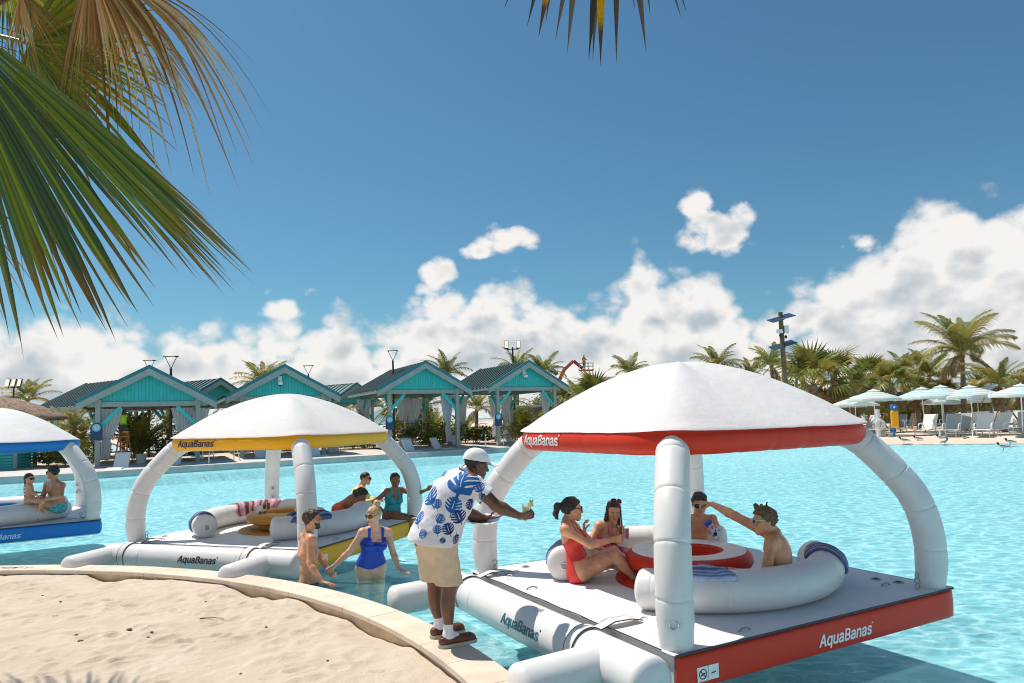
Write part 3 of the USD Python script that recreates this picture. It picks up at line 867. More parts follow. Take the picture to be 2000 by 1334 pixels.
    for a, b in ((-0.95, -1.70), (1.38, -1.42), (-1.7, 0.6)):
        obj("handle", tube(bez([(a - 0.07, b, 0.332), (a - 0.03, b, 0.352), (a + 0.03, b, 0.352), (a + 0.07, b, 0.332)], 9), 0.008, 6), M_valve, T)
    for a, b in ((1.15, 1.2), (-1.68, 1.15)):
        obj("d_ring", moved(trimesh.creation.torus(0.03, 0.005, 16, 6), (a, b, 0.36), M=rotm([1, 0, 0], 90)), M_steel, T)
    return T


RED_LOC, RED_YAW = (1.924, 7.926), 0.496
YEL_LOC, YEL_YAW = (-4.187, 12.759), 1.225
BLU_LOC, BLU_YAW = (-11.378, 15.283), 0.613
F_red = make_float(RED_LOC, RED_YAW, "near floating cabana with red canopy ring, red table and red side", M_red, M_red, M_letter_w, M_letter_t, M_letter_w)
F_yel = make_float(YEL_LOC, YEL_YAW, "middle floating cabana with yellow canopy ring and amber table", M_yellow, M_amber, M_letter_k, M_letter_k, M_letter_k, tabletop_white=False)
F_blu = make_float(BLU_LOC, BLU_YAW, "floating cabana with blue canopy ring, cut by the left edge", M_blue, M_blue, M_letter_w, M_letter_k, M_letter_b)


def on_float(loc, yaw, a, b, z=0.331):
    c, s = math.cos(yaw), math.sin(yaw)
    return np.array([loc[0] + c * a - s * b, loc[1] + s * a + c * b, z])
# ================================================================== people
def surface_nets(f, org, h):
    s = f < 0
    nx, ny, nz = f.shape
    cnt = np.zeros((nx - 1, ny - 1, nz - 1), np.int8)
    offs = [(a, b, c) for a in (0, 1) for b in (0, 1) for c in (0, 1)]
    for a, b, c in offs:
        cnt += s[a:nx - 1 + a, b:ny - 1 + b, c:nz - 1 + c]
    I, J, K = np.nonzero((cnt > 0) & (cnt < 8))
    if len(I) == 0:
        return trimesh.Trimesh()
    ids = np.full(cnt.shape, -1, np.int32); ids[I, J, K] = np.arange(len(I))
    val = {o: f[I + o[0], J + o[1], K + o[2]] for o in offs}
    acc = np.zeros((len(I), 3)); num = np.zeros(len(I))
    for o in offs:
        for ax in range(3):
            if o[ax] == 0:
                o2 = tuple(1 if k == ax else o[k] for k in range(3))
                a, b = val[o], val[o2]
                cross = (a < 0) != (b < 0)
                t = np.where(cross, a / np.where(cross, a - b, 1), 0)
                for k in range(3):
                    acc[:, k] += np.where(cross, o[k] + (t if k == ax else 0), 0)
                num += cross
    V = (np.c_[I, J, K] + acc / num[:, None]) * h + org
    F = []
    for ax in range(3):
        sl0 = [slice(1, -1)] * 3; sl1 = [slice(1, -1)] * 3
        sl0[ax] = slice(0, -1); sl1[ax] = slice(1, None)
        a, b = s[tuple(sl0)], s[tuple(sl1)]
        for flip, mask in ((0, a & ~b), (1, ~a & b)):
            i, j, k = np.nonzero(mask)
            p = np.c_[i, j, k]
            for q in range(3):
                if q != ax:
                    p[:, q] += 1
            u, w = (ax + 1) % 3, (ax + 2) % 3
            def g(du, dw):
                r = p.copy(); r[:, u] -= du; r[:, w] -= dw
                return ids[r[:, 0], r[:, 1], r[:, 2]]
            qd = np.stack([g(1, 1), g(0, 1), g(0, 0), g(1, 0)], 1)
            F.append(qd[:, ::-1] if flip else qd)
    F = np.vstack(F)
    F = F[(F >= 0).all(1)]
    return trimesh.Trimesh(V, np.vstack([F[:, [0, 1, 2]], F[:, [0, 2, 3]]]), process=False)


class Field:
    def __init__(self, lo, hi, h):
        self.h = h; self.org = np.asarray(lo, float)
        self.n = np.ceil((np.asarray(hi) - lo) / h).astype(int) + 1
        self.f = np.full(self.n, 0.25, np.float32)
        self.ax = [(self.org[k] + h * np.arange(self.n[k])).astype(np.float32) for k in range(3)]

    def win(self, lo, hi):
        i0 = np.clip(np.floor((lo - self.org) / self.h).astype(int), 0, self.n)
        i1 = np.clip(np.ceil((hi - self.org) / self.h).astype(int) + 1, 0, self.n)
        sl = tuple(slice(a, b) for a, b in zip(i0, i1))
        return sl, np.stack(np.meshgrid(*[self.ax[k][sl[k]] for k in range(3)], indexing="ij"), -1)

    def put(self, fn, lo, hi, k=0.03, sub=False):
        pad = k * 0.8 + 0.022
        sl, P = self.win(np.asarray(lo) - pad, np.asarray(hi) + pad)
        if min(P.shape[:3]) == 0:
            return
        d = fn(P).astype(np.float32); a = self.f[sl]
        if sub:
            d = -d
            hh = np.maximum(k - np.abs(a - d), 0) / k
            self.f[sl] = np.maximum(a, d) + hh * hh * k / 4
        else:
            hh = np.maximum(k - np.abs(a - d), 0) / k
            self.f[sl] = np.minimum(a, d) - hh * hh * k / 4

    def cone(self, a, b, r1, r2=None, k=0.03, flat=None, sub=False):
        """round cone; flat = (direction, factor): thinner along the direction"""
        a, b = np.asarray(a, float), np.asarray(b, float); r2 = r1 if r2 is None else r2
        ab = b - a; L2 = ab @ ab + 1e-12

        a32, ab32 = a.astype(np.float32), ab.astype(np.float32)
        if flat is not None:
            dv, sc = np.asarray(flat[0], np.float32), flat[1]

        def fn(P):
            q = P - a32
            t = np.clip((q @ ab32) * np.float32(1 / L2), 0, 1)
            q -= t[..., None] * ab32
            d2 = np.einsum("ijkl,ijkl->ijk", q, q)
            if flat is not None:
                c = q @ dv
                d2 += c * c * np.float32(1 / sc ** 2 - 1)
            return np.sqrt(np.maximum(d2, 0)) - (np.float32(r1) + np.float32(r2 - r1) * t)
        r = max(r1, r2)
        self.put(fn, np.minimum(a, b) - r, np.maximum(a, b) + r, k, sub)

    def ell(self, c, R, rad, k=0.03, sub=False):
        """ellipsoid with axes R (rows) and radii"""
        c = np.asarray(c, float); R = np.asarray(R, float); rad = np.asarray(rad, float)

        def fn(P):
            q = (P - c.astype(np.float32)) @ R.T.astype(np.float32)
            q1, q2 = q / rad.astype(np.float32), q / (rad ** 2).astype(np.float32)
            k0 = np.sqrt(np.einsum("ijkl,ijkl->ijk", q1, q1)); k1 = np.sqrt(np.einsum("ijkl,ijkl->ijk", q2, q2))
            return k0 * (k0 - 1) / np.maximum(k1, 1e-6)
        self.put(fn, c - rad.max(), c + rad.max(), k, sub)

    def mesh(self, f=None):
        return surface_nets(self.f if f is None else f, self.org, self.h)

    def ripple(self, fn, band=0.035):
        """adds fn(points) to the field near its surface only"""
        m = np.abs(self.f) < band
        I = np.nonzero(m)
        P = np.stack([self.ax[k][I[k]] for k in range(3)], -1)
        self.f[I] += fn(P).astype(np.float32)

    def grid(self):
        return np.stack(np.meshgrid(*self.ax, indexing="ij"), -1)


def unit(v):
    v = np.asarray(v, float)
    return v / (np.linalg.norm(v) + 1e-12)


SKIN = {
    "fair": pbr("skin_fair", (0.66, 0.385, 0.265), 0.42, vary=0.12, vscale=11, bump=0.10, bscale=120, sss=0.06),
    "tan": pbr("skin_tan", (0.60, 0.295, 0.165), 0.38, vary=0.13, vscale=11, bump=0.10, bscale=120, sss=0.06),
    "olive": pbr("skin_olive", (0.54, 0.26, 0.138), 0.38, vary=0.13, vscale=11, bump=0.10, bscale=120, sss=0.06),
    "brown": pbr("skin_brown", (0.24, 0.105, 0.055), 0.38, vary=0.1, vscale=9, bump=0.05, bscale=160),
    "dark": pbr("skin_dark", (0.14, 0.06, 0.033), 0.36, vary=0.12, vscale=9, bump=0.05, bscale=160),
}
M_hair_black = pbr("hair_black", (0.014, 0.011, 0.010), 0.42, vary=0.4, vscale=60, bump=0.6, bscale=140)
M_hair_brown = pbr("hair_brown", (0.045, 0.024, 0.014), 0.45, vary=0.4, vscale=60, bump=0.6, bscale=140)
M_hair_lbrown = pbr("hair_light_brown", (0.12, 0.07, 0.035), 0.5, vary=0.4, vscale=60, bump=0.6, bscale=140)
M_hair_blond = pbr("hair_blond", (0.52, 0.36, 0.17), 0.5, vary=0.3, vscale=50, bump=0.6, bscale=140)
M_lens = pbr("dark_lens", (0.015, 0.015, 0.018), 0.08, spec=0.8)
M_lens_amber = pbr("amber_lens", (0.18, 0.07, 0.01), 0.08, spec=0.8)
M_lens_blue = pbr("blue_lens", (0.02, 0.04, 0.14), 0.06, spec=0.9)
M_frame_k = pbr("dark_frame", (0.02, 0.018, 0.016), 0.3)
M_frame_w = pbr("pale_frame", (0.65, 0.62, 0.55), 0.3)
M_frame_t = pbr("tortoise_frame", (0.45, 0.20, 0.03), 0.25, vary=0.5, vscale=60)
M_frame_r = pbr("rose_frame", (0.35, 0.06, 0.05), 0.25)
M_lip = pbr("lip", (0.36, 0.09, 0.075), 0.4)
M_lip_d = pbr("lip_dark", (0.12, 0.035, 0.03), 0.4)
M_teeth = pbr("teeth", (0.75, 0.72, 0.66), 0.3)
M_eye = pbr("eye_dark", (0.02, 0.014, 0.01), 0.2)


def hand_mesh(W, d, n, side, s=1.0, curl=0.35, spread=0.10, thumb=0.5):
    """five fingers rooted in the palm. W wrist, d along the palm, n out of the palm's inner side, side +1/-1 where the thumb is (along n x d)"""
    d, n = unit(d), unit(n - d * np.dot(n, d)); l = np.cross(n, d) * side          # l points to the thumb's side
    out = []
    for k, (off, ln, r) in enumerate([(0.030, 0.078, 0.0088), (0.010, 0.086, 0.0092), (-0.011, 0.080, 0.0088), (-0.030, 0.062, 0.0078)]):
        base = W + (d * (0.088 - 0.004 * abs(k - 1)) + l * off) * s
        a = spread * (1.2 - k * 0.8)
        dd = unit(d + l * a * 0.6)
        pts = [base - dd * 0.03 * s, base]
        ang = 0.0
        for q, fr in enumerate((0.46, 0.31, 0.23)):
            ang += curl * (0.75, 1.0, 0.8)[q] * (1 + 0.12 * k)
            v = dd * math.cos(ang) + n * math.sin(ang)
            pts.append(pts[-1] + v * ln * fr * s)
        out.append(capped(bez(pts, 12), np.linspace(r * 1.08, r * 0.85, len(bez(pts, 12))) * s, 0.9, 8, 3))
    base = W + (d * 0.028 + l * 0.026 + n * 0.006) * s
    v1 = unit(l * 0.75 + d * 0.8 + n * (0.25 + 0.4 * thumb)); v2 = unit(d * 0.9 + l * (0.35 - 0.6 * thumb) + n * (0.3 + thumb))
    pts = [base, base + v1 * 0.036 * s, base + v1 * 0.036 * s + v2 * 0.03 * s, base + v1 * 0.036 * s + v2 * 0.052 * s + n * 0.004 * s]
    b = bez(pts, 9)
    out.append(capped(b, np.linspace(0.0125, 0.0095, len(b)) * s, 0.9, 8, 3))
    return out


def human(name, label, J, skin, sex="m", S=1.1, h=0.0068, fat=1.0, face=(1, 0, 0), hup=(0, 0, 1), front=None, hands=None, hair=None, hairmat=None, glasses=None, mouth="smile", suit=None,
          kind="person", head_s=1.0, group=None, child=False, feet=True, base=None, bust=1.0, eyes=False, beard=None, wet=None):
    J = {k: np.asarray(v, float) for k, v in J.items()}
    base = np.asarray(base if base is not None else [J["pelvis"][0], J["pelvis"][1], min(v[2] for v in J.values())], float)
    J = {k: v - base for k, v in J.items()}
    T = thing(name, label, "person" if not child else "child", base, 0, group)
    allp = np.array(list(J.values()))
    lo, hi = allp.min(0) - 0.24 * S, allp.max(0) + 0.24 * S
    P, C, N, H = J["pelvis"], J["chest"], J["neck"], J["head"]
    f3 = unit(face); u3 = unit(np.asarray(hup, float) - f3 * np.dot(hup, f3)); r3 = np.cross(f3, u3)
    tax = unit(N - P)
    lat = unit(J["shR"] - J["shL"]); lat = unit(lat - tax * (lat @ tax))
    fr = np.cross(tax, lat)                                            # front of the torso: up x right
    if front is not None and fr @ np.asarray(front, float) < 0:
        fr = -fr; lat = -lat
    plat = unit(J["hipR"] - J["hipL"]); pfr = np.cross(unit(C - P), plat)
    if pfr @ fr < 0:
        pfr = -pfr
    fem = sex == "f"
    w = S * fat

    def torso(F):
        hw = (0.088 if fem else 0.080) * S
        F.cone(P - plat * hw, P + plat * hw, (0.102 if fem else 0.100) * w, k=0.04, flat=(pfr, 0.95))
        mid = (P * 0.5 + C * 0.5)
        F.cone(mid - lat * 0.045 * S, mid + lat * 0.045 * S, (0.088 if fem else 0.108) * w, k=0.08, flat=(fr, 0.92))
        F.cone(P + (C - P) * 0.2 - lat * 0.06 * S, P + (C - P) * 0.2 + lat * 0.06 * S, (0.095 if fem else 0.106) * w, k=0.08, flat=(fr, 0.95))
        F.cone(C - lat * 0.062 * S, C + lat * 0.062 * S, (0.098 if fem else 0.122) * w, k=0.09, flat=(fr, 0.92))
        uc = C + (N - C) * 0.52
        F.cone(uc - lat * 0.085 * S, uc + lat * 0.085 * S, (0.07 if fem else 0.085) * w, k=0.06, flat=(fr, 0.95))
        F.cone(N, J["shL"], 0.045 * w, 0.052 * w, k=0.05); F.cone(N, J["shR"], 0.045 * w, 0.052 * w, k=0.05)
        for sg in (-1, 1):
            F.cone(P + plat * sg * 0.065 * S - pfr * 0.055 * S - tax * 0.02, P + plat * sg * 0.07 * S - pfr * 0.05 * S - tax * 0.05, 0.085 * w, k=0.05)
            if fem and not child:
                c = C + lat * sg * 0.075 * S + fr * 0.075 * S * bust - tax * 0.005
                F.cone(c + tax * 0.02 * S, c, 0.05 * S, 0.062 * S * bust, k=0.04)
            elif not child:
                c = C + (N - C) * 0.22 + lat * sg * 0.075 * S + fr * 0.065 * S
                F.ell(c, [lat, fr, tax], np.array([0.085, 0.045, 0.06]) * w, k=0.04)

    def legs(F, foot=True):
        for sd in "LR":
            hp, kn, an, to = J["hip" + sd], J["kn" + sd], J["an" + sd], J["to" + sd]
            F.cone(hp, hp + (kn - hp) * 0.55, (0.093 if fem else 0.088) * w, 0.074 * w, k=0.05)
            F.cone(hp + (kn - hp) * 0.5, kn, 0.075 * w, 0.054 * w, k=0.03)
            ca = kn + (an - kn) * 0.30
            back = -(to - an); back = back - (an - kn) * ((back @ (an - kn)) / ((an - kn) @ (an - kn))); back = unit(back)
            F.cone(kn, an, 0.052 * w, 0.034 * S, k=0.02)
            F.ell(ca + back * 0.02 * S, [unit(an - kn), back, np.cross(unit(an - kn), back)], np.array([0.12, 0.046, 0.05]) * w, k=0.03)
            if foot:
                sole = unit(to - an)
                F.cone(an, to, 0.036 * S, 0.028 * S, k=0.02)
                F.cone(an, an + back * 0.03 * S + unit(an - kn) * 0.035 * S, 0.034 * S, 0.030 * S, k=0.02)
                F.cone(to, to + sole * 0.045 * S, 0.03 * S, 0.018 * S, k=0.02)

    def arms(F):
        for sd in "LR":
            sh, el, wr = J["sh" + sd], J["el" + sd], J["wr" + sd]
            F.cone(sh, sh, 0.058 * w if not fem else 0.05 * w, k=0.03)
            F.cone(sh, el, (0.046 if fem else 0.054) * w, (0.036 if fem else 0.042) * w, k=0.03)
            fm = el + (wr - el) * 0.28
            F.cone(el, fm, (0.036 if fem else 0.042) * w, (0.038 if fem else 0.046) * w, k=0.02)
            F.cone(fm, wr, (0.038 if fem else 0.045) * w, (0.024 if fem else 0.028) * S, k=0.02)
            hd = (hands or {}).get(sd)
            if hd is not None:
                d = unit(hd["d"]); n = np.asarray(hd["n"], float); n = unit(n - d * (n @ d)); l = np.cross(n, d)
                for o, r in ((-0.024, 0.0125), (0.0, 0.0145), (0.024, 0.0135)):
                    F.cone(wr + l * o * 0.6 * S, wr + (d * 0.088 + l * o * 1.1) * S, (r + 0.003) * S, r * S, k=0.012)

    hs = S * head_s

    def head(F):
        q = lambda r, f, u: H + (r3 * r + f3 * f + u3 * u) * hs
        ax = [r3, f3, u3]
        F.ell(q(0, -0.008, 0.022), ax, np.array([0.074, 0.095, 0.092]) * hs, k=0.02)
        F.ell(q(0, 0.022, -0.040), ax, np.array([0.058, 0.068, 0.072]) * hs, k=0.03)
        F.cone(q(0, 0.066, -0.098), q(0, 0.066, -0.098), 0.020 * hs, k=0.03)
        F.cone(q(-0.046, 0.01, -0.072), q(0, 0.064, -0.098), 0.018 * hs, 0.016 * hs, k=0.03); F.cone(q(0.046, 0.01, -0.072), q(0, 0.064, -0.098), 0.018 * hs, 0.016 * hs, k=0.03)
        F.cone(q(-0.036, 0.074, 0.020), q(0.036, 0.074, 0.020), 0.014 * hs, k=0.02)
        for sg in (-1, 1):
            F.cone(q(0.040 * sg, 0.060, -0.024), q(0.040 * sg, 0.060, -0.024), 0.024 * hs, k=0.02)
            F.cone(q(0.031 * sg, 0.098, 0.002), q(0.031 * sg, 0.098, 0.002), 0.013 * hs, k=0.012, sub=True)
            F.ell(q(0.075 * sg, -0.008, -0.010), ax, np.array([0.011, 0.024, 0.034]) * hs, k=0.008)
            F.cone(q(0.012 * sg, 0.094, -0.036), q(0.012 * sg, 0.094, -0.036), 0.009 * hs, k=0.008)
        F.cone(q(0, 0.088, 0.006), q(0, 0.110, -0.032), 0.009 * hs, 0.0125 * hs, k=0.012)
        F.cone(q(-0.016, 0.086, -0.060), q(0.016, 0.086, -0.060), 0.009 * hs, k=0.01); F.cone(q(-0.014, 0.083, -0.072), q(0.014, 0.083, -0.072), 0.010 * hs, k=0.01)
        F.cone(q(0, -0.020, -0.05), N, (0.047 if fem else 0.056) * S, (0.052 if fem else 0.064) * S, k=0.03)
        return q

    F = Field(lo, hi, h)
    torso(F); legs(F, feet); arms(F); q = head(F)
    body = [F.mesh()]
    for sd in "LR":
        hd = (hands or {}).get(sd)
        if hd is not None:
            body += hand_mesh(J["wr" + sd], np.asarray(hd["d"], float), np.asarray(hd["n"], float), hd.get("side", 1), S * (0.92 if fem else 1.0) * (0.8 if child else 1), hd.get("curl", 0.35), hd.get("spread", 0.1), hd.get("thumb", 0.5))
    B = obj("body", cat(body), SKIN[skin], T, smooth=True)

    # hair
    if hair:
        G = Field(H - 0.34 * hs, H + 0.26 * hs, 0.006)
        ax = [r3, f3, u3]
        th = hair.get("thick", 0.012)
        G.ell(q(0, -0.010, 0.024), ax, (np.array([0.075, 0.096, 0.093]) + th) * hs, k=0.01)
        X = (G.grid() - H) / hs
        xr, xf, xu = X @ r3, X @ f3, X @ u3
        line = hair.get("line", 0.022)
        slope = hair.get("slope", 1.02)
        cut = -(xu - slope * xf + line - 0.25 * np.abs(xr)) * 0.7           # positive in front of the hairline
        nap = -(xu + hair.get("nape", 0.075)) * 1.0
        g = np.maximum(np.maximum(G.f, cut * hs), nap * hs)
        G.f = g.astype(np.float32)
        for a, b, r1, r2 in hair.get("locks", []):
            G.cone(q(*a), q(*b), r1 * hs, r2 * hs, k=0.02)
        G.ripple(lambda P: (meshkit.fbm((P - H) / hs * hair.get("nscale", 38.0), 2, 5) - 0.5) * hair.get("rough", 0.018) * hs)
        obj("hair", G.mesh(), hairmat, T, smooth=True)
    if beard:
        G = Field(H - 0.2 * hs, H + 0.1 * hs, 0.005)
        G.ell(q(0, 0.024, -0.046), [r3, f3, u3], np.array([0.063, 0.074, 0.074]) * hs, k=0.01)
        G.cone(q(0, 0.068, -0.1), q(0, 0.068, -0.1), 0.027 * hs, k=0.03)
        X = (G.grid() - H) / hs
        xr, xf, xu = X @ r3, X @ f3, X @ u3
        keep = np.maximum(np.maximum(xu + 0.045 - 0.55 * np.maximum(0, 0.05 - xf), 0.012 - xf), -1)
        mouth_ = 0.016 - np.hypot(xr * 0.6, xu + 0.063) - np.where(xf > 0.05, 0, 1)
        G.f = np.maximum(np.maximum(G.f, keep * hs), mouth_ * hs).astype(np.float32)
        obj("beard", G.mesh(), beard, T, smooth=True)
    # face details
    lipm = M_lip_d if skin in ("brown", "dark") else M_lip
    if mouth == "smile":
        arc_ = [q(x, 0.0915 - 9 * x * x, -0.064 + 14 * x * x) for x in np.linspace(-0.026, 0.026, 9)]
        obj("lips", cat([tube(arc_, np.array([.002, .004, .005, .0055, .0055, .0055, .005, .004, .002]) * hs, 8), tube([p - u3 * 0.012 * hs for p in arc_], np.array([.002, .004, .005, .006, .006, .006, .005, .004, .002]) * hs, 8)]), lipm, T)
        obj("teeth", tube([p - u3 * 0.006 * hs - f3 * 0.001 for p in arc_[1:-1]], np.array([.003, .005, .0055, .0055, .0055, .005, .003]) * hs, 8), M_teeth, T)
    else:
        arc_ = [q(x, 0.0905 - 9 * x * x, -0.066) for x in np.linspace(-0.022, 0.022, 9)]
        obj("lips", tube(arc_, np.array([.002, .005, .007, .0075, .0075, .0075, .007, .005, .002]) * hs, 8), lipm, T)
    if hairmat is not None:
        for sg in (-1, 1):
            obj("eyebrow", tube([q(sg * x, 0.0875 - 7 * (x - 0.01) ** 2 * 3, 0.027 + 0.004 * math.sin((x - 0.012) * 90)) for x in np.linspace(0.012, 0.048, 7)], np.array([.0025, .0035, .004, .004, .0035, .003, .0015]) * hs, 6), hairmat, T)
    if eyes:
        for sg in (-1, 1):
            e = obj("eye", ellipsoid(q(0.031 * sg, 0.081, 0.003), np.full(3, 0.012) * hs, 2), M_teeth, T, smooth=True)
            obj("iris", ellipsoid(q(0.031 * sg, 0.0895, 0.003), np.full(3, 0.0058) * hs, 2), M_eye, e, smooth=True)
            obj("eyelid", tube([q(0.031 * sg + x, 0.0925 - 22 * x * x, 0.010 - 12 * x * x) for x in np.linspace(-0.017, 0.017, 7)], 0.003 * hs, 6), M_eye, T)
    if glasses:
        up_, lensm, framem = glasses.get("up", 0.0), glasses["lens"], glasses["frame"]
        gf = glasses.get("fwd", 0.0)
        tilt = glasses.get("tilt", 0.0)
        f4 = unit(f3 * math.cos(tilt) + u3 * math.sin(tilt)); u4 = np.cross(r3, f4)
        g0 = q(0, gf, up_)
        qq = lambda r, f, u: g0 + (r3 * r + f4 * f + u4 * u) * hs
        Gp = thing_part(T, "sunglasses")
        rx, ry = glasses.get("size", (0.027, 0.021))
        for sg in (-1, 1):
            tt = np.linspace(0, 2 * PI, 20, endpoint=False)
            sq = glasses.get("square", 2.6)
            ex = np.sign(np.cos(tt)) * np.abs(np.cos(tt)) ** (2 / sq) * rx; ey = np.sign(np.sin(tt)) * np.abs(np.sin(tt)) ** (2 / sq) * ry
            rim = np.array([qq(sg * 0.033 + a, 0.108 - 5.0 * (sg * 0.033 + a) ** 2, 0.002 + b) for a, b in zip(ex, ey)])
            cl = rim.mean(0)
            v = np.vstack([cl + f4 * 0.003 * hs, rim, cl - f4 * 0.003 * hs]); k = np.arange(20)
            fc = np.vstack([np.c_[np.zeros(20, int), 1 + k, 1 + (k + 1) % 20], np.c_[np.full(20, 21), 1 + (k + 1) % 20, 1 + k]])
            obj("lens", trimesh.Trimesh(v, fc, process=False), lensm, Gp, smooth=True)
            obj("rim", tube(rim, 0.0028 * hs, 6, closed=False) if False else cat([tube(np.vstack([rim, rim[:1]]), 0.0028 * hs, 6)]), framem, Gp)
            obj("temple", tube([qq(sg * 0.060, 0.092, 0.012), qq(sg * 0.077, 0.05, 0.012), qq(sg * 0.080, 0.0, 0.008), qq(sg * 0.078, -0.02, -0.006)], 0.0032 * hs, 6), framem, Gp)
        obj("bridge", tube([qq(-0.010, 0.107, 0.006), qq(0, 0.111, 0.009), qq(0.010, 0.107, 0.006)], 0.003 * hs, 6), framem, Gp)
    # swim wear: the body's own surface, a few millimetres proud
    if suit:
        for sname, smat, kind_, t, par in suit:
            lo2, hi2 = np.minimum.reduce([P, C, N, J["hipL"], J["hipR"], J["knL"], J["knR"]]) - 0.2 * S, np.maximum.reduce([P, C, N, J["hipL"], J["hipR"], J["knL"], J["knR"]]) + 0.2 * S
            G = Field(lo2, hi2, h)
            torso(G); legs(G, False)
            X = G.grid() - P
            L = np.linalg.norm(N - P)
            v = (X @ tax) / L; lt = X @ lat; ff = X @ fr
            cuts = []
            for sd in "LR":
                a = unit(J["kn" + sd] - J["hip" + sd]); side_ = 1 if sd == "R" else -1
                dd = (G.grid() - J["hip" + sd]) @ a
                cuts.append((dd, (X @ plat) * side_))
            if kind_ in ("onepiece", "bikini_top", "bra", "shirt"):
                top, bot = par.get("top", 0.66), par.get("bot", -9)
                scoop = par.get("scoop", 0.1)
                back = par.get("back", 0.45)
                # neckline: lower in the middle of the front, open at the back
                tl = np.where(ff > 0, top - scoop * np.clip(1.25 - (lt / (0.085 * S)) ** 2, 0, 1) ** 0.5, back + (top - back) * np.clip(np.abs(lt) / (0.17 * S) - 0.1, 0, 1))
                reg = (v - tl) * L
                st = par.get("strap", 0.085)
                if st:
                    reg = np.minimum(reg, np.maximum(np.abs(np.abs(lt) - st * S) - par.get("strap_w", 0.016), (v - 1.03) * L))
                reg = np.maximum(reg, (bot - v) * L)
                if kind_ == "onepiece":
                    for dd, sdw in cuts:
                        reg = np.maximum(reg, np.where((sdw > 0.0) & (v < 0.24), dd - par.get("leg", 0.0) + 0.35 * np.clip(sdw - 0.03, 0, 1), -1))
            elif kind_ == "trunks":
                reg = (v - par.get("top", 0.12)) * L
                for dd, sdw in cuts:
                    reg = np.maximum(reg, np.where((sdw > 0.0) & (v < 0.24), dd - par.get("leg", 0.2), -1))
            f = np.maximum(G.f - t, reg.astype(np.float32))
            G.f = f
            if par.get("wrinkle"):
                G.ripple(lambda P: (meshkit.fbm(P * par["wrinkle"], 3, 3) - 0.5) * 0.012)
            obj(sname, G.mesh(), smat, T, smooth=True)
    T_info[str(T.GetPath())] = (J, base, q, S)
    return T


T_info = {}


def thing_part(T, name):
    pp = path_of(T)
    return UsdGeom.Xform.Define(stage, pp + "/" + numbered(pp, name)).GetPrim()


def jy(px, py, Y):
    return at_y(px, py, Y)
# ------------------------------------------------------------------ the cast
def painted(name, rough=0.7, bump=0.1, bscale=150, transl=0.0):
    nodes = {"a": ("attribute", {"attribute": "paint"}), "tc": ("texture_coordinate", {}), "bn": ("noise_texture", {"scale": bscale, "detail": 3.0}), "b": ("bump", {"strength": bump, "distance": 0.004}),
             "p": ("principled_bsdf", {"roughness": rough, "specular_ior_level": 0.3})}
    links = [("a.color", "p.base_color"), ("tc.object", "bn.vector"), ("bn.fac", "b.height"), ("b.normal", "p.normal")]
    surf = "p.BSDF"
    if transl:
        nodes["t"] = ("translucent_bsdf", {}); nodes["mx"] = ("mix_closure", {"fac": transl})
        links += [("a.color", "t.color"), ("p.BSDF", "mx.closure1"), ("t.BSDF", "mx.closure2")]
        surf = "mx.closure"
    return usdkit.material(stage, "/World/Looks/" + name, nodes, links, surface=surf)


M_print = painted("printed_cloth", transl=0.12)
M_towel = painted("towel_cloth", 0.95, 0.8, 220)
M_khaki = pbr("khaki_cotton", (0.58, 0.46, 0.305), 0.85, vary=0.05, vscale=14, bump=0.3, bscale=14, bdist=0.02)
M_capw = pbr("white_cotton", (0.80, 0.77, 0.76), 0.8, bump=0.15, bscale=20)
M_sock = pbr("white_sock", (0.80, 0.79, 0.80), 0.9, bump=0.4, bscale=160)
M_leather = pbr("brown_leather", (0.13, 0.042, 0.018), 0.38, vary=0.2, vscale=20, bump=0.1, bscale=120)
M_sole = pbr("shoe_sole", (0.50, 0.43, 0.34), 0.7)
M_suit_red = pbr("red_swimsuit", (0.60, 0.030, 0.022), 0.55, bump=0.25, bscale=26, bdist=0.012)
M_suit_pink = pbr("pink_bikini", (0.70, 0.045, 0.17), 0.5)
M_suit_blue = pbr("blue_swimsuit", (0.012, 0.060, 0.46), 0.5, bump=0.3, bscale=22, bdist=0.012)
M_suit_teal = pbr("teal_swimsuit", (0.012, 0.30, 0.35), 0.5, bump=0.25, bscale=22, bdist=0.012)
M_suit_orange = pbr("orange_swimsuit", (0.72, 0.10, 0.025), 0.5, bump=0.2, bscale=22, bdist=0.012)
M_trunk_grey = pbr("grey_trunks", (0.05, 0.09, 0.11), 0.7, vary=0.6, vscale=30)
M_trunk_teal = pbr("teal_trunks", (0.08, 0.40, 0.45), 0.7, vary=0.4, vscale=30)
M_trunk_navy = pbr("navy_trunks", (0.02, 0.03, 0.10), 0.7)
M_shirt_yellow = pbr("yellow_shirt", (0.62, 0.55, 0.24), 0.85)
M_vest = pbr("hi_vis_vest", (0.42, 0.60, 0.03), 0.8)
M_vest_o = pbr("orange_vest", (0.75, 0.22, 0.03), 0.8)
M_workwear = pbr("dark_workwear", (0.05, 0.05, 0.06), 0.85)
M_stripe = painted("striped_suit", 0.6)


def place(spec):
    """{joint: (px, py, Y)} or a world point"""
    return {k: (at_y(v[0], v[1], v[2]) if abs(v[0]) > 30 or abs(v[1]) > 100 else np.array(v)) for k, v in spec.items()}


def two_hips(J, hw=0.085):
    """fills in the hips beside the pelvis from the knees' side"""
    return J


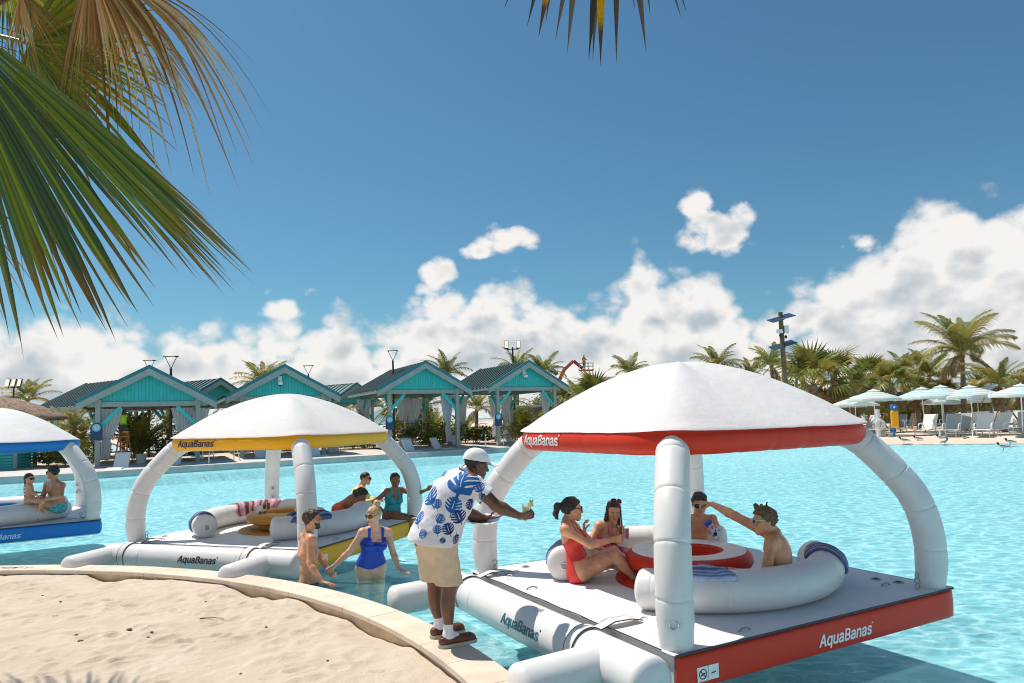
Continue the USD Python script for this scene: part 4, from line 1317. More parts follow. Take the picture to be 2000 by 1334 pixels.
# ---- the server on the coping
srv = place(dict(pelvis=(852, 1047, 6.50), chest=(884, 972, 6.50), neck=(911, 923, 6.50), head=(931, 907, 6.52),
                 shR=(921, 941, 6.34), shL=(878, 936, 6.72), elR=(969, 988, 6.28), wrR=(1015, 1008, 6.30), elL=(918, 1005, 6.86), wrL=(946, 1012, 6.92),
                 hipR=(866, 1060, 6.42), hipL=(838, 1060, 6.60), knR=(878, 1150, 6.42), knL=(850, 1148, 6.62)))
for sd, heel, toe in (("R", (868, 1264), (921, 1254)), ("L", (852, 1245), (893, 1236))):
    a = at_z(*heel, 0.152); b = at_z(*toe, 0.152)
    srv["an" + sd] = np.array([*(a + (b - a) * 0.14)[:2], 0.152 + 0.10]); srv["to" + sd] = np.array([*(a + (b - a) * 0.66)[:2], 0.152 + 0.045])
human_server = human("person", "person in leaf-print shirt, khaki shorts and white cap leaning from the coping with a drink", srv, "dark", "m", 1.1, fat=1.12, face=(0.90, 0.36, -0.24), hup=(0.25, 0.05, 1), front=(0.8, 0.6, -0.2),
                     hands=dict(R=dict(d=(1, 0.15, 0.05), n=(0.1, 0.9, 0.35), curl=0.75, side=1, thumb=0.7), L=dict(d=(1, 0.0, 0.05), n=(0, 0, 1), curl=0.15, side=-1)),
                     hair=dict(thick=0.006, line=0.03, nape=0.07, rough=0.006), hairmat=M_hair_black, mouth="plain", feet=False)
Jv, bs, qv, Sv = T_info[str(human_server.GetPath())]
# shirt
tx = unit(Jv["neck"] - Jv["pelvis"]); lt_ = unit(Jv["shR"] - Jv["shL"]); lt_ = unit(lt_ - tx * (lt_ @ tx)); fr_ = np.cross(tx, lt_)
G = Field(np.minimum.reduce(list(Jv.values())) - 0.35, np.maximum.reduce(list(Jv.values())) + 0.35, 0.0058)
pv, ch, nk = Jv["pelvis"], Jv["chest"], Jv["neck"]
hemc = pv + tx * -0.06 - fr_ * 0.0
for sgn in (-1, 1):
    G.cone(hemc + lt_ * sgn * 0.085, ch + lt_ * sgn * 0.09, 0.165, 0.155, k=0.08, flat=(fr_, 0.95))
    G.cone(ch + lt_ * sgn * 0.08, ch + (nk - ch) * 0.6 + lt_ * sgn * 0.10, 0.140, 0.100, k=0.08)
G.cone(hemc - fr_ * 0.035, ch - fr_ * 0.03, 0.172, 0.155, k=0.08)
G.cone(hemc - tx * 0.1, hemc, 0.185, 0.17, k=0.08)
G.cone(pv - fr_ * 0.07 - lt_ * 0.06 + [0, 0, -0.02], ch - fr_ * 0.04, 0.165, 0.14, k=0.08)
G.cone(pv - fr_ * 0.07 + lt_ * 0.06 + [0, 0, -0.02], ch - fr_ * 0.04, 0.165, 0.14, k=0.08)
G.cone(pv + fr_ * 0.06, ch + fr_ * 0.03, 0.15, 0.13, k=0.08)
for sd in "LR":
    s_, e_ = Jv["sh" + sd], Jv["el" + sd]
    G.cone(nk - tx * 0.02, s_, 0.062, 0.075, k=0.06)
    G.cone(s_, s_ + (e_ - s_) * 0.74, 0.078, 0.096, k=0.05)
X = G.grid()
R32 = np.float32
hem = ((X - (pv + np.array([0, 0, -0.055]))) @ unit([0.16, 0.0, 1]))
cutR = np.full(X.shape[:3], -1, np.float32)
for sd in "LR":
    s_, e_ = Jv["sh" + sd], Jv["el" + sd]
    sl, W = G.win(s_ + (e_ - s_) * 0.9 - 0.3, s_ + (e_ - s_) * 0.9 + 0.3)
    dd = (W - (s_ + (e_ - s_) * 0.62).astype(np.float32)) @ unit(e_ - s_).astype(np.float32)
    aw = np.linalg.norm(W - (s_ + (e_ - s_) * 0.5).astype(np.float32), axis=-1)
    cutR[sl] = np.maximum(cutR[sl], dd - 3.0 * np.maximum(0, aw - 0.24))
neckcut = (X - (nk + tx * 0.028)) @ unit(tx - fr_ * 0.25)
G.ripple(lambda P: (meshkit.fbm(P * np.array([5.0, 5.0, 7.0]), 3, 8) - 0.5) * 0.036 + (meshkit.fbm(np.stack([P @ unit(tx + 0.8 * lt_), P @ unit(lt_ - 0.8 * tx) * 0.3, P @ fr_], -1) * 16, 2, 9) - 0.5) * 0.014)
G.f = np.maximum.reduce([G.f, -hem.astype(np.float32), cutR.astype(np.float32), neckcut.astype(np.float32)])
shirt = G.mesh()
shirt = trimesh.Trimesh(*trimesh.remesh.subdivide(shirt.vertices, shirt.faces), process=False)
SV = np.array(shirt.vertices); SN = np.array(shirt.vertex_normals)
white, blue, navy = np.array([0.80, 0.79, 0.82]), np.array([0.015, 0.13, 0.40]), np.array([0.012, 0.045, 0.19])
paint = np.tile(white, (len(SV), 1))


def leaf_mask(x, y):
    """a split leaf: tip up, stem down, about one unit across"""
    ax_ = np.abs(x)
    body = (x / 0.58) ** 2 + ((y - 0.02 - 0.10 * np.sqrt(ax_ + 1e-6)) / 0.54) ** 2 < 1
    rib = (ax_ < 0.012 + 0.012 * (0.6 - y)) & (y < 0.42) & (y > -0.45)
    slit = np.zeros_like(x, bool)
    for y0 in (-0.30, -0.08, 0.14, 0.36):
        c = y0 + 0.50 * ax_
        slit |= (np.abs(y - c) < 0.034 * np.clip((ax_ - 0.16) / 0.14, 0, 1)) & (ax_ > 0.17)
    stem = (np.abs(x - 0.10 * (y + 0.2) ** 2) < 0.035) & (y < -0.22) & (y > -0.80)
    return (body & ~rib & ~slit) | stem


SVW = SV + bs
for px, py, size, rot_, col in [(897, 938, 56, -8, blue), (862, 925, 22, 40, blue), (836, 968, 38, 40, blue), (850, 986, 19, 0, blue), (884, 988, 32, -20, blue), (899, 1014, 30, 25, navy), (855, 1012, 19, -30, blue), (814, 1010, 28, 25, blue), (850, 1037, 17, 0, blue),
                               (946, 977, 15, 0, navy), (938, 948, 22, 20, blue), (923, 984, 22, 160, navy), (880, 1036, 24, 20, navy), (895, 1054, 20, 190, navy), (915, 1018, 17, 60, navy), (822, 1042, 18, 100, blue), (908, 924, 10, 90, navy), (958, 986, 8, 45, navy), (869, 1058, 12, 60, navy)]:
    d = unit(ray_dir(px, py)); w_ = SVW - CAM; along = w_ @ d; off = np.linalg.norm(w_ - along[:, None] * d, axis=1)
    cand = np.nonzero(off < 0.02)[0]
    if len(cand) == 0 or size < 3:
        continue
    i = cand[np.argmin(along[cand])]
    c, n = SVW[i], SN[i]
    near_ = np.linalg.norm(SVW - c, axis=1) < 0.035
    n = unit(SN[near_].mean(0))
    upv = unit(np.array([0, 0, 1.0]) - n * n[2]); rv = np.cross(upv, n)
    a = math.radians(rot_); e1, e2 = rv * math.cos(a) + upv * math.sin(a), -rv * math.sin(a) + upv * math.cos(a)
    s_m = size * 0.9 * along[i] / FPX
    loc_ = SVW - c
    x_, y_, z_ = loc_ @ e1 / s_m, loc_ @ e2 / s_m, loc_ @ n
    m_ = leaf_mask(x_, y_) & (np.abs(z_) < 0.12) & (SN @ n > 0.0) & (np.hypot(x_, y_) < 1.1)
    paint[m_] = col
obj("shirt", shirt, M_print, human_server, smooth=True, colors=paint)
# collar
cl = [nk + tx * 0.012 + (lt_ * math.cos(t) * 0.082 + fr_ * math.sin(t) * 0.075) * 1.05 + tx * 0.02 * math.sin(t) * -1 for t in np.linspace(0, 2 * PI, 24)]
obj("collar", tube(cl, 0.016, 8), pbr("collar_cloth", (0.10, 0.20, 0.45), 0.8, color2=(0.75, 0.75, 0.78), vscale=40), human_server, smooth=True)
# shorts
G = Field(np.minimum.reduce([Jv["knL"], Jv["knR"], pv]) - 0.3, np.maximum.reduce([pv, Jv["hipL"], Jv["hipR"]]) + 0.3, 0.007)
G.cone(pv - lt_ * 0.07 + [0, 0, 0.05], pv + lt_ * 0.07 + [0, 0, 0.05], 0.162, k=0.06)
G.cone(pv - fr_ * 0.055 - lt_ * 0.06 + [0, 0, -0.03], pv - fr_ * 0.055 + lt_ * 0.06 + [0, 0, -0.03], 0.14, k=0.06)
for sd in "LR":
    hp, kn = Jv["hip" + sd], Jv["kn" + sd]
    G.cone(hp + (pv - hp) * 0.2, hp + (kn - hp) * 0.95, 0.142, 0.130, k=0.07)
X = G.grid()
hemz = Jv["knR"][2] + 0.045
G.ripple(lambda P: (meshkit.fbm(P * np.array([9, 9, 2.4]), 3, 21) - 0.5) * 0.03 + (meshkit.fbm(P * np.array([5, 5, 12]), 3, 22) - 0.5) * 0.016)
G.f = np.maximum(G.f, (hemz - X[..., 2]).astype(np.float32))
obj("shorts", G.mesh(), M_khaki, human_server, smooth=True)
# cap
f3, u3 = unit([0.93, 0.36, -0.10]), None
u3 = unit(np.array([0.10, 0.0, 1.0]) - f3 * (f3 @ np.array([0.10, 0.0, 1.0]))); r3 = np.cross(f3, u3)
Hc = Jv["head"]
tt, pp = np.meshgrid(np.linspace(0, 2 * PI, 48, endpoint=False), np.linspace(0.02, 1.0, 14), indexing="ij")
rad = np.sin(pp * PI / 2) ** 0.9
capv = Hc + np.einsum("ij,k->ijk", np.cos(tt) * rad * 0.112 * 1.13 - 0.008, f3) + np.einsum("ij,k->ijk", np.sin(tt) * rad * 0.093 * 1.13, r3) + np.einsum("ij,k->ijk", 0.036 + np.cos(pp * PI / 2) * 0.108 * 1.1 - 0.012 * np.cos(tt) * pp, u3)
capv += (0.008 * (meshkit.fbm((capv) * 22, 2, 3) - 0.5))[..., None] * u3
i_, j_ = np.meshgrid(np.arange(48), np.arange(13), indexing="ij")
qd = np.stack([i_ * 14 + j_, i_ * 14 + j_ + 1, ((i_ + 1) % 48) * 14 + j_ + 1, ((i_ + 1) % 48) * 14 + j_], -1).reshape(-1, 4)
dome_ = tm(capv.reshape(-1, 3), qd)
top_ = tm(np.vstack([capv[:, 0], capv[:, 0].mean(0)[None] + u3 * 0.001]), np.array([[48, k, (k + 1) % 48] for k in range(48)]))
cp = obj("cap", cat([dome_, top_]), M_capw, human_server, smooth=True)
br = []
for s_ in np.linspace(-1, 1, 15):
    root = Hc + f3 * (0.105 - 0.045 * s_ * s_) * 1.1 + r3 * s_ * 0.075 * 1.1 + u3 * (0.028 - 0.012 * s_ * s_)
    tip = Hc + f3 * (0.200 - 0.055 * s_ * s_) * 1.1 + r3 * s_ * 0.072 * 1.1 + u3 * (0.016 - 0.022 * s_ * s_)
    br.append([root + u3 * 0.003, tip + u3 * 0.002, tip - u3 * 0.003, root - u3 * 0.004])
br = np.array(br)
i_, j_ = np.meshgrid(np.arange(14), np.arange(4), indexing="ij")
qd = np.stack([i_ * 4 + j_, (i_ + 1) * 4 + j_, (i_ + 1) * 4 + (j_ + 1) % 4, i_ * 4 + (j_ + 1) % 4], -1).reshape(-1, 4)
obj("brim", tm(br.reshape(-1, 3), qd), M_capw, cp, smooth=20)
obj("strap_gap", ellipsoid(Hc - f3 * 0.112 + u3 * 0.04, [0.012, 0.03, 0.02], 2), M_hair_black, cp)
# socks and shoes
for sd in "LR":
    an, to = Jv["an" + sd], Jv["to" + sd]
    dirv = unit(np.array([*(to - an)[:2], 0])); zb = 0.152 - bs[2]; latv = np.array([-dirv[1], dirv[0], 0])
    shank = unit(Jv["kn" + sd] - an)
    G = Field(np.minimum(an, to) - 0.25, np.maximum(an, to) + 0.25, 0.005)
    G.cone(an + shank * 0.125, an, 0.043, 0.045, k=0.02); G.cone(an, an + dirv * 0.07 + [0, 0, -0.02], 0.046, 0.04, k=0.02)
    obj("sock", G.mesh(), M_sock, human_server, smooth=True)
    G = Field(np.minimum(an, to) - 0.3, np.maximum(an, to) + 0.3, 0.005)
    z1 = np.array([0, 0, 1.0])
    heel = np.array([*(an - dirv * 0.045)[:2], zb])
    G.cone(heel + z1 * 0.055, heel + dirv * 0.10 + z1 * 0.055, 0.046, 0.045, k=0.02)
    G.cone(heel + dirv * 0.12 + z1 * 0.052, heel + dirv * 0.245 + z1 * 0.045, 0.048, 0.046, k=0.03)
    G.cone(heel + dirv * 0.25 + z1 * 0.042, heel + dirv * 0.275 + z1 * 0.04, 0.046, 0.040, k=0.03)
    X = G.grid()
    al = (X - heel) @ dirv
    topz = np.interp(al, [-0.06, 0.0, 0.10, 0.135, 0.30], [0.098, 0.092, 0.085, 0.105, 0.12])
    inner = np.hypot((al - 0.045) / 0.072, ((X - heel) @ latv) / 0.034) - 1
    G.f = np.maximum.reduce([G.f, (zb + 0.028 - X[..., 2]).astype(np.float32), (X[..., 2] - zb - topz).astype(np.float32)])
    G.f = np.maximum(G.f, -np.maximum(inner * 0.03, (zb + 0.062) - X[..., 2]).astype(np.float32))
    sh = obj("shoe", G.mesh(), M_leather, human_server, smooth=True)
    foot = affinity.rotate(Polygon(np.c_[np.r_[np.linspace(-0.05, 0.325, 30), np.linspace(0.325, -0.05, 30)], np.r_[[0.052 * math.sqrt(max(0, 1 - ((x - 0.1375) / 0.1885) ** 6)) * (1 + 0.08 * (x > 0.15)) for x in np.linspace(-0.05, 0.325, 30)], [-0.052 * math.sqrt(max(0, 1 - ((x - 0.1375) / 0.1885) ** 6)) for x in np.linspace(0.325, -0.05, 30)]]]).buffer(0.001), math.degrees(math.atan2(dirv[1], dirv[0])), origin=(0, 0))
    foot = affinity.translate(foot, heel[0], heel[1])
    obj("sole", prism(foot, zb + 0.001, zb + 0.030), M_sole, sh, smooth=30)
    obj("shoe_band", tube(bez([heel + dirv * 0.15 + latv * 0.047 + z1 * 0.06, heel + dirv * 0.14 + z1 * 0.103, heel + dirv * 0.15 - latv * 0.047 + z1 * 0.06], 10), 0.007, 6), M_leather, sh)

# drink in the server's hand, tray in the other
M_glass = usdkit.material(stage, "/World/Looks/clear_plastic", {"g": ("glossy_bsdf", {"color": (1, 1, 1), "roughness": 0.05}), "t": ("transparent_bsdf", {"color": (0.95, 0.96, 0.96)}), "lw": ("layer_weight", {"blend": 0.25}), "m": ("mix_closure", {})},
                          [("lw.facing", "m.fac"), ("t.BSDF", "m.closure1"), ("g.BSDF", "m.closure2")], surface="m.closure")
M_drink_y = pbr("pale_drink", (0.72, 0.68, 0.46), 0.25, transl=0.35)
M_pineapple = pbr("pineapple", (0.75, 0.48, 0.06), 0.6, vary=0.3, vscale=60)
M_leafg = pbr("garnish_leaf", (0.07, 0.16, 0.03), 0.5)


def cup(name, label, loc, h_, r0, r1, drink, fill=0.8, garnish=None):
    t = thing(name, label, "cup", loc)
    obj("glass", lathe([(0.0, 0.004), (r0, 0.004), (r0 + 0.001, 0.0), (r1, h_), (r1 - 0.003, h_), (r0 - 0.002, 0.008), (0.0, 0.008)], 20), M_glass, t, smooth=40)
    rf = r0 + (r1 - r0) * fill
    obj("drink", lathe([(0.0, 0.009), (r0 - 0.003, 0.009), (rf - 0.004, h_ * fill), (0.0, h_ * fill)], 20), drink, t, smooth=40)
    return t


g = at_y(1029, 1008, 6.34)
c1 = cup("cocktail", "clear cocktail glass with a pineapple wedge held out in the hand in leaf-print sleeve", g + [0, 0.0, -0.03], 0.145, 0.034, 0.044, M_drink_y)
wedge = moved(prism(Polygon([(0, 0), (0.058, 0.0), (0.05, 0.028), (0.029, 0.045), (0.008, 0.028)]), -0.007, 0.007), (0.008, 0.0, 0.118), M=rotm([1, 0, 0], 90))
obj("pineapple_wedge", wedge, M_pineapple, c1, smooth=False)
for k in range(6):
    a = k * 1.05
    obj("leaf", hull_spheres([(0.042, 0.0, 0.148, 0.006), (0.046 + 0.022 * math.cos(a), 0.014 * math.sin(a), 0.176, 0.0015)]), M_leafg, c1)
tr = at_y(937, 1016, 6.93)
t_ = thing("serving_tray", "round steel serving tray held level behind the leaf-print shirt", "tray", tr, 0, rot=(6, 4, 0))
obj("tray", lathe([(0, 0.004), (0.17, 0.004), (0.195, 0.022), (0.198, 0.022), (0.175, 0.0), (0, 0.0)], 40), M_steel, t_, smooth=40)

# ---- the people on the near float
DK = 0.333
def seat(px, py, z):
    return at_z(px, py, z)


w1 = place(dict(pelvis=(1133, 1113, 7.95), chest=(1117, 1052, 7.95), neck=(1108, 1018, 7.95), head=(1117, 994, 7.96), shR=(1104, 1035, 7.76), shL=(1122, 1031, 8.14), elR=(1153, 1065, 7.70), wrR=(1197, 1054, 7.76), elL=(1150, 1058, 8.25), wrL=(1141, 1040, 8.34),
                hipR=(1137, 1117, 7.86), hipL=(1137, 1112, 8.06), knR=(1204, 1086, 7.85), knL=(1198, 1076, 8.12), anR=(1238, 1127, 7.85), toR=(1254, 1134, 7.85), anL=(1250, 1121, 8.12), toL=(1266, 1127, 8.12)))
human("person", "person in red one-piece with dark ponytail and sunglasses, knees up by the table", w1, "tan", "f", 1.1, face=(1, 0.12, -0.02), front=(1, 0, 0.2),
      hands=dict(R=dict(d=(1, 0.1, 0.1), n=(0, 1, 0.1), curl=0.7, side=1, thumb=0.7), L=dict(d=(0, 0.1, 1), n=(1, 0, 0), curl=0.5, side=1)),
      hair=dict(thick=0.014, line=0.020, nape=0.045, rough=0.012, locks=[((0, -0.10, 0.035), (0, -0.150, 0.03), 0.03, 0.036), ((0, -0.150, 0.03), (0, -0.175, -0.05), 0.036, 0.026), ((0, -0.172, -0.04), (0, -0.175, -0.09), 0.024, 0.008), ((0, -0.165, -0.04), (0.01, -0.15, -0.10), 0.02, 0.005)]), hairmat=M_hair_black,
      glasses=dict(lens=M_lens, frame=M_frame_k), mouth="smile", suit=[("swimsuit", M_suit_red, "onepiece", 0.006, dict(top=0.70, scoop=0.06, back=0.45, strap=0.05, strap_w=0.014, leg=0.0))])
w2 = place(dict(pelvis=(1173, 1075, 8.95), chest=(1184, 1046, 8.85), neck=(1190, 1022, 8.82), head=(1198, 999, 8.78), shR=(1170, 1027, 8.72), shL=(1206, 1025, 8.95), elR=(1150, 1062, 8.62), wrR=(1180, 1074, 8.45), elL=(1222, 1046, 8.85), wrL=(1212, 1044, 8.50),
                hipR=(1168, 1078, 8.85), hipL=(1180, 1077, 9.05), knR=(1212, 1088, 8.42), knL=(1222, 1080, 8.70), anR=(1228, 1112, 8.30), toR=(1240, 1116, 8.22), anL=(1240, 1104, 8.60), toL=(1254, 1106, 8.5)))
human("person", "person with long wet brown hair and pink bikini top behind the red one-piece", w2, "tan", "f", 1.08, face=(0.10, -1, -0.10), hup=(0.16, 0, 1), front=(0.5, -0.8, 0),
      hands=dict(R=dict(d=(1, 0.1, -0.3), n=(0, 0, -1), curl=0.3, side=-1), L=dict(d=(-0.3, -0.6, 0.3), n=(-1, 0.1, 0), curl=0.75, side=1)),
      hair=dict(thick=0.012, line=0.004, nape=0.12, rough=0.016, slope=0.9, locks=[((-0.065, 0.01, 0.0), (-0.088, 0.03, -0.12), 0.03, 0.026), ((-0.088, 0.03, -0.12), (-0.07, 0.08, -0.27), 0.026, 0.012), ((0.068, 0.01, 0.0), (0.085, 0.03, -0.10), 0.028, 0.024), ((0, -0.085, 0), (0, -0.09, -0.16), 0.05, 0.035), ((-0.06, 0.07, -0.2), (-0.045, 0.09, -0.33), 0.012, 0.006)]), hairmat=M_hair_brown,
      glasses=dict(lens=M_lens, frame=M_frame_r, up=0.085, fwd=-0.018, tilt=0.55, size=(0.029, 0.024)), mouth="plain", eyes=True,
      suit=[("bikini_top", M_suit_pink, "bikini_top", 0.006, dict(top=0.66, bot=0.44, scoop=0.16, back=0.55, strap=0.075, strap_w=0.008)), ("bikini_bottom", M_suit_pink, "trunks", 0.005, dict(top=0.05, leg=0.0))])
kid = place(dict(pelvis=(1364, 1078, 8.75), chest=(1365, 1030, 8.78), neck=(1365, 1009, 8.78), head=(1366, 983, 8.70), shL=(1392, 1013, 8.74), shR=(1340, 1013, 8.80), elL=(1403, 1031, 8.60), wrL=(1396, 1031, 8.42), elR=(1333, 1045, 8.74), wrR=(1342, 1068, 8.6),
                 hipL=(1374, 1082, 8.74), hipR=(1354, 1082, 8.76), knL=(1392, 1084, 8.50), knR=(1340, 1084, 8.52), anL=(1396, 1098, 8.8), anR=(1338, 1098, 8.82), toL=(1390, 1098, 8.98), toR=(1344, 1098, 9.0)))
human("person", "child with dark hair and blue mirrored sunglasses behind the red table", kid, "olive", "m", 0.96, fat=0.82, child=True, face=(-0.16, -1, -0.22), front=(0, -1, 0),
      hands=dict(L=dict(d=(-0.4, -0.6, -0.2), n=(-0.6, 0.2, -0.6), curl=0.5, side=1), R=dict(d=(0.2, -0.5, -0.6), n=(0, 0, -1), curl=0.3, side=1)),
      hair=dict(thick=0.016, line=0.020, nape=0.06, rough=0.03, nscale=24), hairmat=M_hair_black, glasses=dict(lens=M_lens_blue, frame=M_frame_k, size=(0.030, 0.023)), mouth="smile", head_s=1.12,
      suit=[("swim_trunks", M_trunk_navy, "trunks", 0.012, dict(top=0.1, leg=0.2))])
m1 = place(dict(pelvis=(1524, 1136, 6.98), chest=(1520, 1078, 7.02), neck=(1510, 1041, 7.02), head=(1493, 1016, 6.98), shL=(1508, 1058, 6.86), shR=(1508, 1046, 7.22), elL=(1500, 1098, 6.80), wrL=(1497, 1132, 6.86), elR=(1436, 1008, 7.50), wrR=(1392, 985, 7.92),
                hipL=(1516, 1142, 6.92), hipR=(1514, 1138, 7.10), knL=(1440, 1133, 6.86), knR=(1425, 1120, 7.20), anL=(1392, 1144, 6.95), anR=(1385, 1132, 7.28), toL=(1374, 1142, 6.95), toR=(1368, 1130, 7.28)))
human("person", "person with tousled brown hair and white-armed sunglasses reaching out an arm across the red table", m1, "olive", "m", 1.12, face=(-1, 0.06, -0.06), hup=(-0.12, 0, 1), front=(-1, 0.3, 0),
      hands=dict(L=dict(d=(-0.1, 0, -1), n=(-1, 0, 0), curl=0.2, side=1), R=dict(d=(-0.85, 0.35, 0.15), n=(0, 0.1, -1), curl=0.8, side=-1, thumb=0.8)),
      hair=dict(thick=0.012, line=0.020, nape=0.055, rough=0.035, nscale=30, locks=[((0, 0.05, 0.11), (0, 0.085, 0.145), 0.025, 0.006), ((0.03, 0.03, 0.115), (0.03, 0.05, 0.150), 0.02, 0.005), ((-0.03, 0.01, 0.118), (-0.03, 0.02, 0.15), 0.02, 0.006), ((0.01, -0.03, 0.12), (0.0, -0.04, 0.145), 0.02, 0.006)]), hairmat=M_hair_lbrown,
      glasses=dict(lens=M_lens, frame=M_frame_w), mouth="plain", suit=[("swim_trunks", M_trunk_navy, "trunks", 0.012, dict(top=0.08, leg=0.25))])

M_cup_pink = pbr("pink_drink", (0.55, 0.12, 0.22), 0.2, transl=0.3)
M_drink_o = pbr("orange_drink", (0.75, 0.22, 0.05), 0.2, transl=0.3)
cup("tumbler", "pink tumbler in the hand of the person in red one-piece", at_y(1223, 1053, 7.74), 0.125, 0.030, 0.037, M_cup_pink, 0.9)
c2 = cup("cocktail", "orange cocktail with a long straw beside the pink tumbler", at_y(1214, 1045, 8.42), 0.11, 0.022, 0.044, M_drink_o, 0.95)
obj("straw", tube([(0.0, 0, 0.02), (-0.006, 0.0, 0.13), (-0.01, 0.0, 0.22)], 0.003, 6), M_capw, c2)
# printed bottle in the child's hand
M_pk = painted("printed_pack", 0.3, 0.0)
b_ = np.array(at_y(1392, 1035, 8.33))
pk = trimesh.Trimesh(*trimesh.remesh.subdivide_to_size(*[getattr(bx(-0.045, 0.045, -0.022, 0.022, -0.10, 0.10, 0.012), a) for a in ("vertices", "faces")], 0.008, max_iter=6), process=False)
vv = np.array(pk.vertices); pc = np.tile([0.38, 0.55, 0.72], (len(vv), 1))
nz_ = meshkit.fbm(vv * 26, 3, 3)
pc[nz_ > 0.56] = [0.75, 0.08, 0.07]; pc[nz_ < 0.40] = [0.03, 0.12, 0.42]; pc[vv[:, 2] > 0.075] = [0.02, 0.10, 0.45]; pc[vv[:, 2] < -0.075] = [0.8, 0.55, 0.45]
pc[np.hypot(vv[:, 0] + 0.01, vv[:, 2] + 0.052) < 0.024] = [0.01, 0.02, 0.10]
t_ = thing("snack_pack", "blue and red printed pack tilted in the child's hand", "pack", b_, rot=(0, -33, 10))
obj("pack", pk, M_pk, t_, smooth=True, colors=pc)
obj("lid", bx(-0.047, 0.047, -0.024, 0.024, 0.10, 0.118, 0.004), M_suit_blue, t_)

# ---- the couple in the water
mw = place(dict(pelvis=(604, 1142, 9.62), chest=(601, 1082, 9.60), neck=(602, 1041, 9.60), head=(610, 1014, 9.60), shR=(608, 1054, 9.38), shL=(593, 1050, 9.84), elR=(606, 1100, 9.28), wrR=(629, 1137, 9.17), elL=(628, 1090, 9.86), wrL=(640, 1112, 9.80)))
for sd, o in (("R", -0.09), ("L", 0.09)):
    p = mw["pelvis"]
    mw["hip" + sd] = p + [0.015 * (1 if sd == "R" else -1), o, -0.04]; mw["kn" + sd] = mw["hip" + sd] + [0.03, o * 0.1, -0.46]; mw["an" + sd] = mw["kn" + sd] + [-0.02, 0, -0.46]; mw["to" + sd] = mw["an" + sd] + [0.15, 0, -0.06]
human("person", "bearded person with bare back standing in the water, one hand on the coping", mw, "tan", "m", 1.1, face=(0.95, 0.30, 0.0), front=(0.9, 0.4, 0),
      hands=dict(R=dict(d=(0.8, -0.1, -0.15), n=(0, 0, -1), curl=0.2, side=-1), L=dict(d=(0.5, 0.05, -0.7), n=(0.3, 0.9, 0), curl=0.6, side=1)),
      hair=dict(thick=0.018, line=0.018, nape=0.08, rough=0.03, nscale=30), hairmat=M_hair_brown, beard=M_hair_brown, glasses=dict(lens=M_lens_amber, frame=M_frame_t), mouth="smile",
      suit=[("swim_trunks", M_trunk_grey, "trunks", 0.010, dict(top=0.08, leg=0.3, wrinkle=14))])
ww = place(dict(pelvis=(724, 1107, 9.95), chest=(729, 1060, 9.90), neck=(732, 1031, 9.90), head=(730, 1007, 9.84), shR=(708, 1040, 9.80), shL=(757, 1040, 9.98), elR=(682, 1078, 9.72), wrR=(651, 1107, 9.76), elL=(768, 1080, 9.95), wrL=(780, 1112, 9.86)))
for sd, o in (("R", -1), ("L", 1)):
    p = ww["pelvis"]
    ww["hip" + sd] = p + [0.095 * o, 0.02 * o, -0.03]; ww["kn" + sd] = ww["hip" + sd] + [0.01 * o, -0.03, -0.46]; ww["an" + sd] = ww["kn" + sd] + [0, 0.05, -0.46]; ww["to" + sd] = ww["an" + sd] + [0.02 * o, -0.15, -0.06]
human("person", "blond person in cobalt blue one-piece and amber sunglasses standing hip-deep in the water", ww, "fair", "f", 1.1, fat=1.04, face=(-0.5, -0.85, -0.02), front=(-0.25, -1, 0), bust=1.2,
      hands=dict(R=dict(d=(-0.8, 0, -0.6), n=(-0.2, 0.9, -0.2), curl=0.6, side=-1), L=dict(d=(0.9, -0.2, -0.25), n=(0, 0, -1), curl=0.1, side=1, spread=0.25)),
      hair=dict(thick=0.010, line=0.030, nape=0.05, rough=0.012, locks=[((0, -0.05, 0.10), (0, -0.065, 0.14), 0.035, 0.048), ((0, -0.06, 0.145), (0.01, -0.06, 0.15), 0.045, 0.04)]), hairmat=M_hair_blond,
      glasses=dict(lens=M_lens_amber, frame=M_frame_t, size=(0.030, 0.026), square=2.2), mouth="smile", suit=[("swimsuit", M_suit_blue, "onepiece", 0.007, dict(top=0.80, scoop=0.10, back=0.5, strap=0.088, strap_w=0.02, leg=-0.01))])

# ---- on the middle float
tw = place(dict(pelvis=(765, 1008, 13.70), chest=(769, 975, 13.70), neck=(770, 955, 13.68), head=(772, 937, 13.62), shR=(756, 960, 13.62), shL=(784, 957, 13.80), elR=(730, 981, 13.55), wrR=(750, 1000, 13.40), elL=(812, 966, 13.75), wrL=(834, 956, 13.70),
                hipR=(762, 1011, 13.60), hipL=(770, 1010, 13.82), knR=(800, 1018, 13.30), knL=(806, 1012, 13.66), anR=(806, 1046, 13.25), anL=(812, 1040, 13.62), toR=(816, 1052, 13.2), toL=(822, 1046, 13.55)))
human("person", "person in teal one-piece sitting on the yellow side with one arm stretched out", tw, "brown", "f", 1.1, h=0.0075, face=(0.55, -0.82, 0.02), front=(0.7, -0.6, 0),
      hands=dict(R=dict(d=(0.4, -0.3, -0.8), n=(0.5, 0, -1), curl=0.3, side=1), L=dict(d=(1, 0, 0.4), n=(0, -1, 0), curl=0.3, side=1)),
      hair=dict(thick=0.013, line=0.012, nape=0.06, rough=0.014, locks=[((-0.01, -0.10, -0.02), (-0.03, -0.14, -0.06), 0.04, 0.045), ((0.06, 0.045, 0.0), (0.072, 0.06, -0.12), 0.008, 0.004), ((-0.06, 0.045, 0.0), (-0.072, 0.06, -0.12), 0.008, 0.004)]), hairmat=M_hair_black, mouth="smile", eyes=True,
      suit=[("swimsuit", M_suit_teal, "onepiece", 0.007, dict(top=0.82, scoop=0.17, back=0.6, strap=0.07, strap_w=0.02, leg=0.03))])
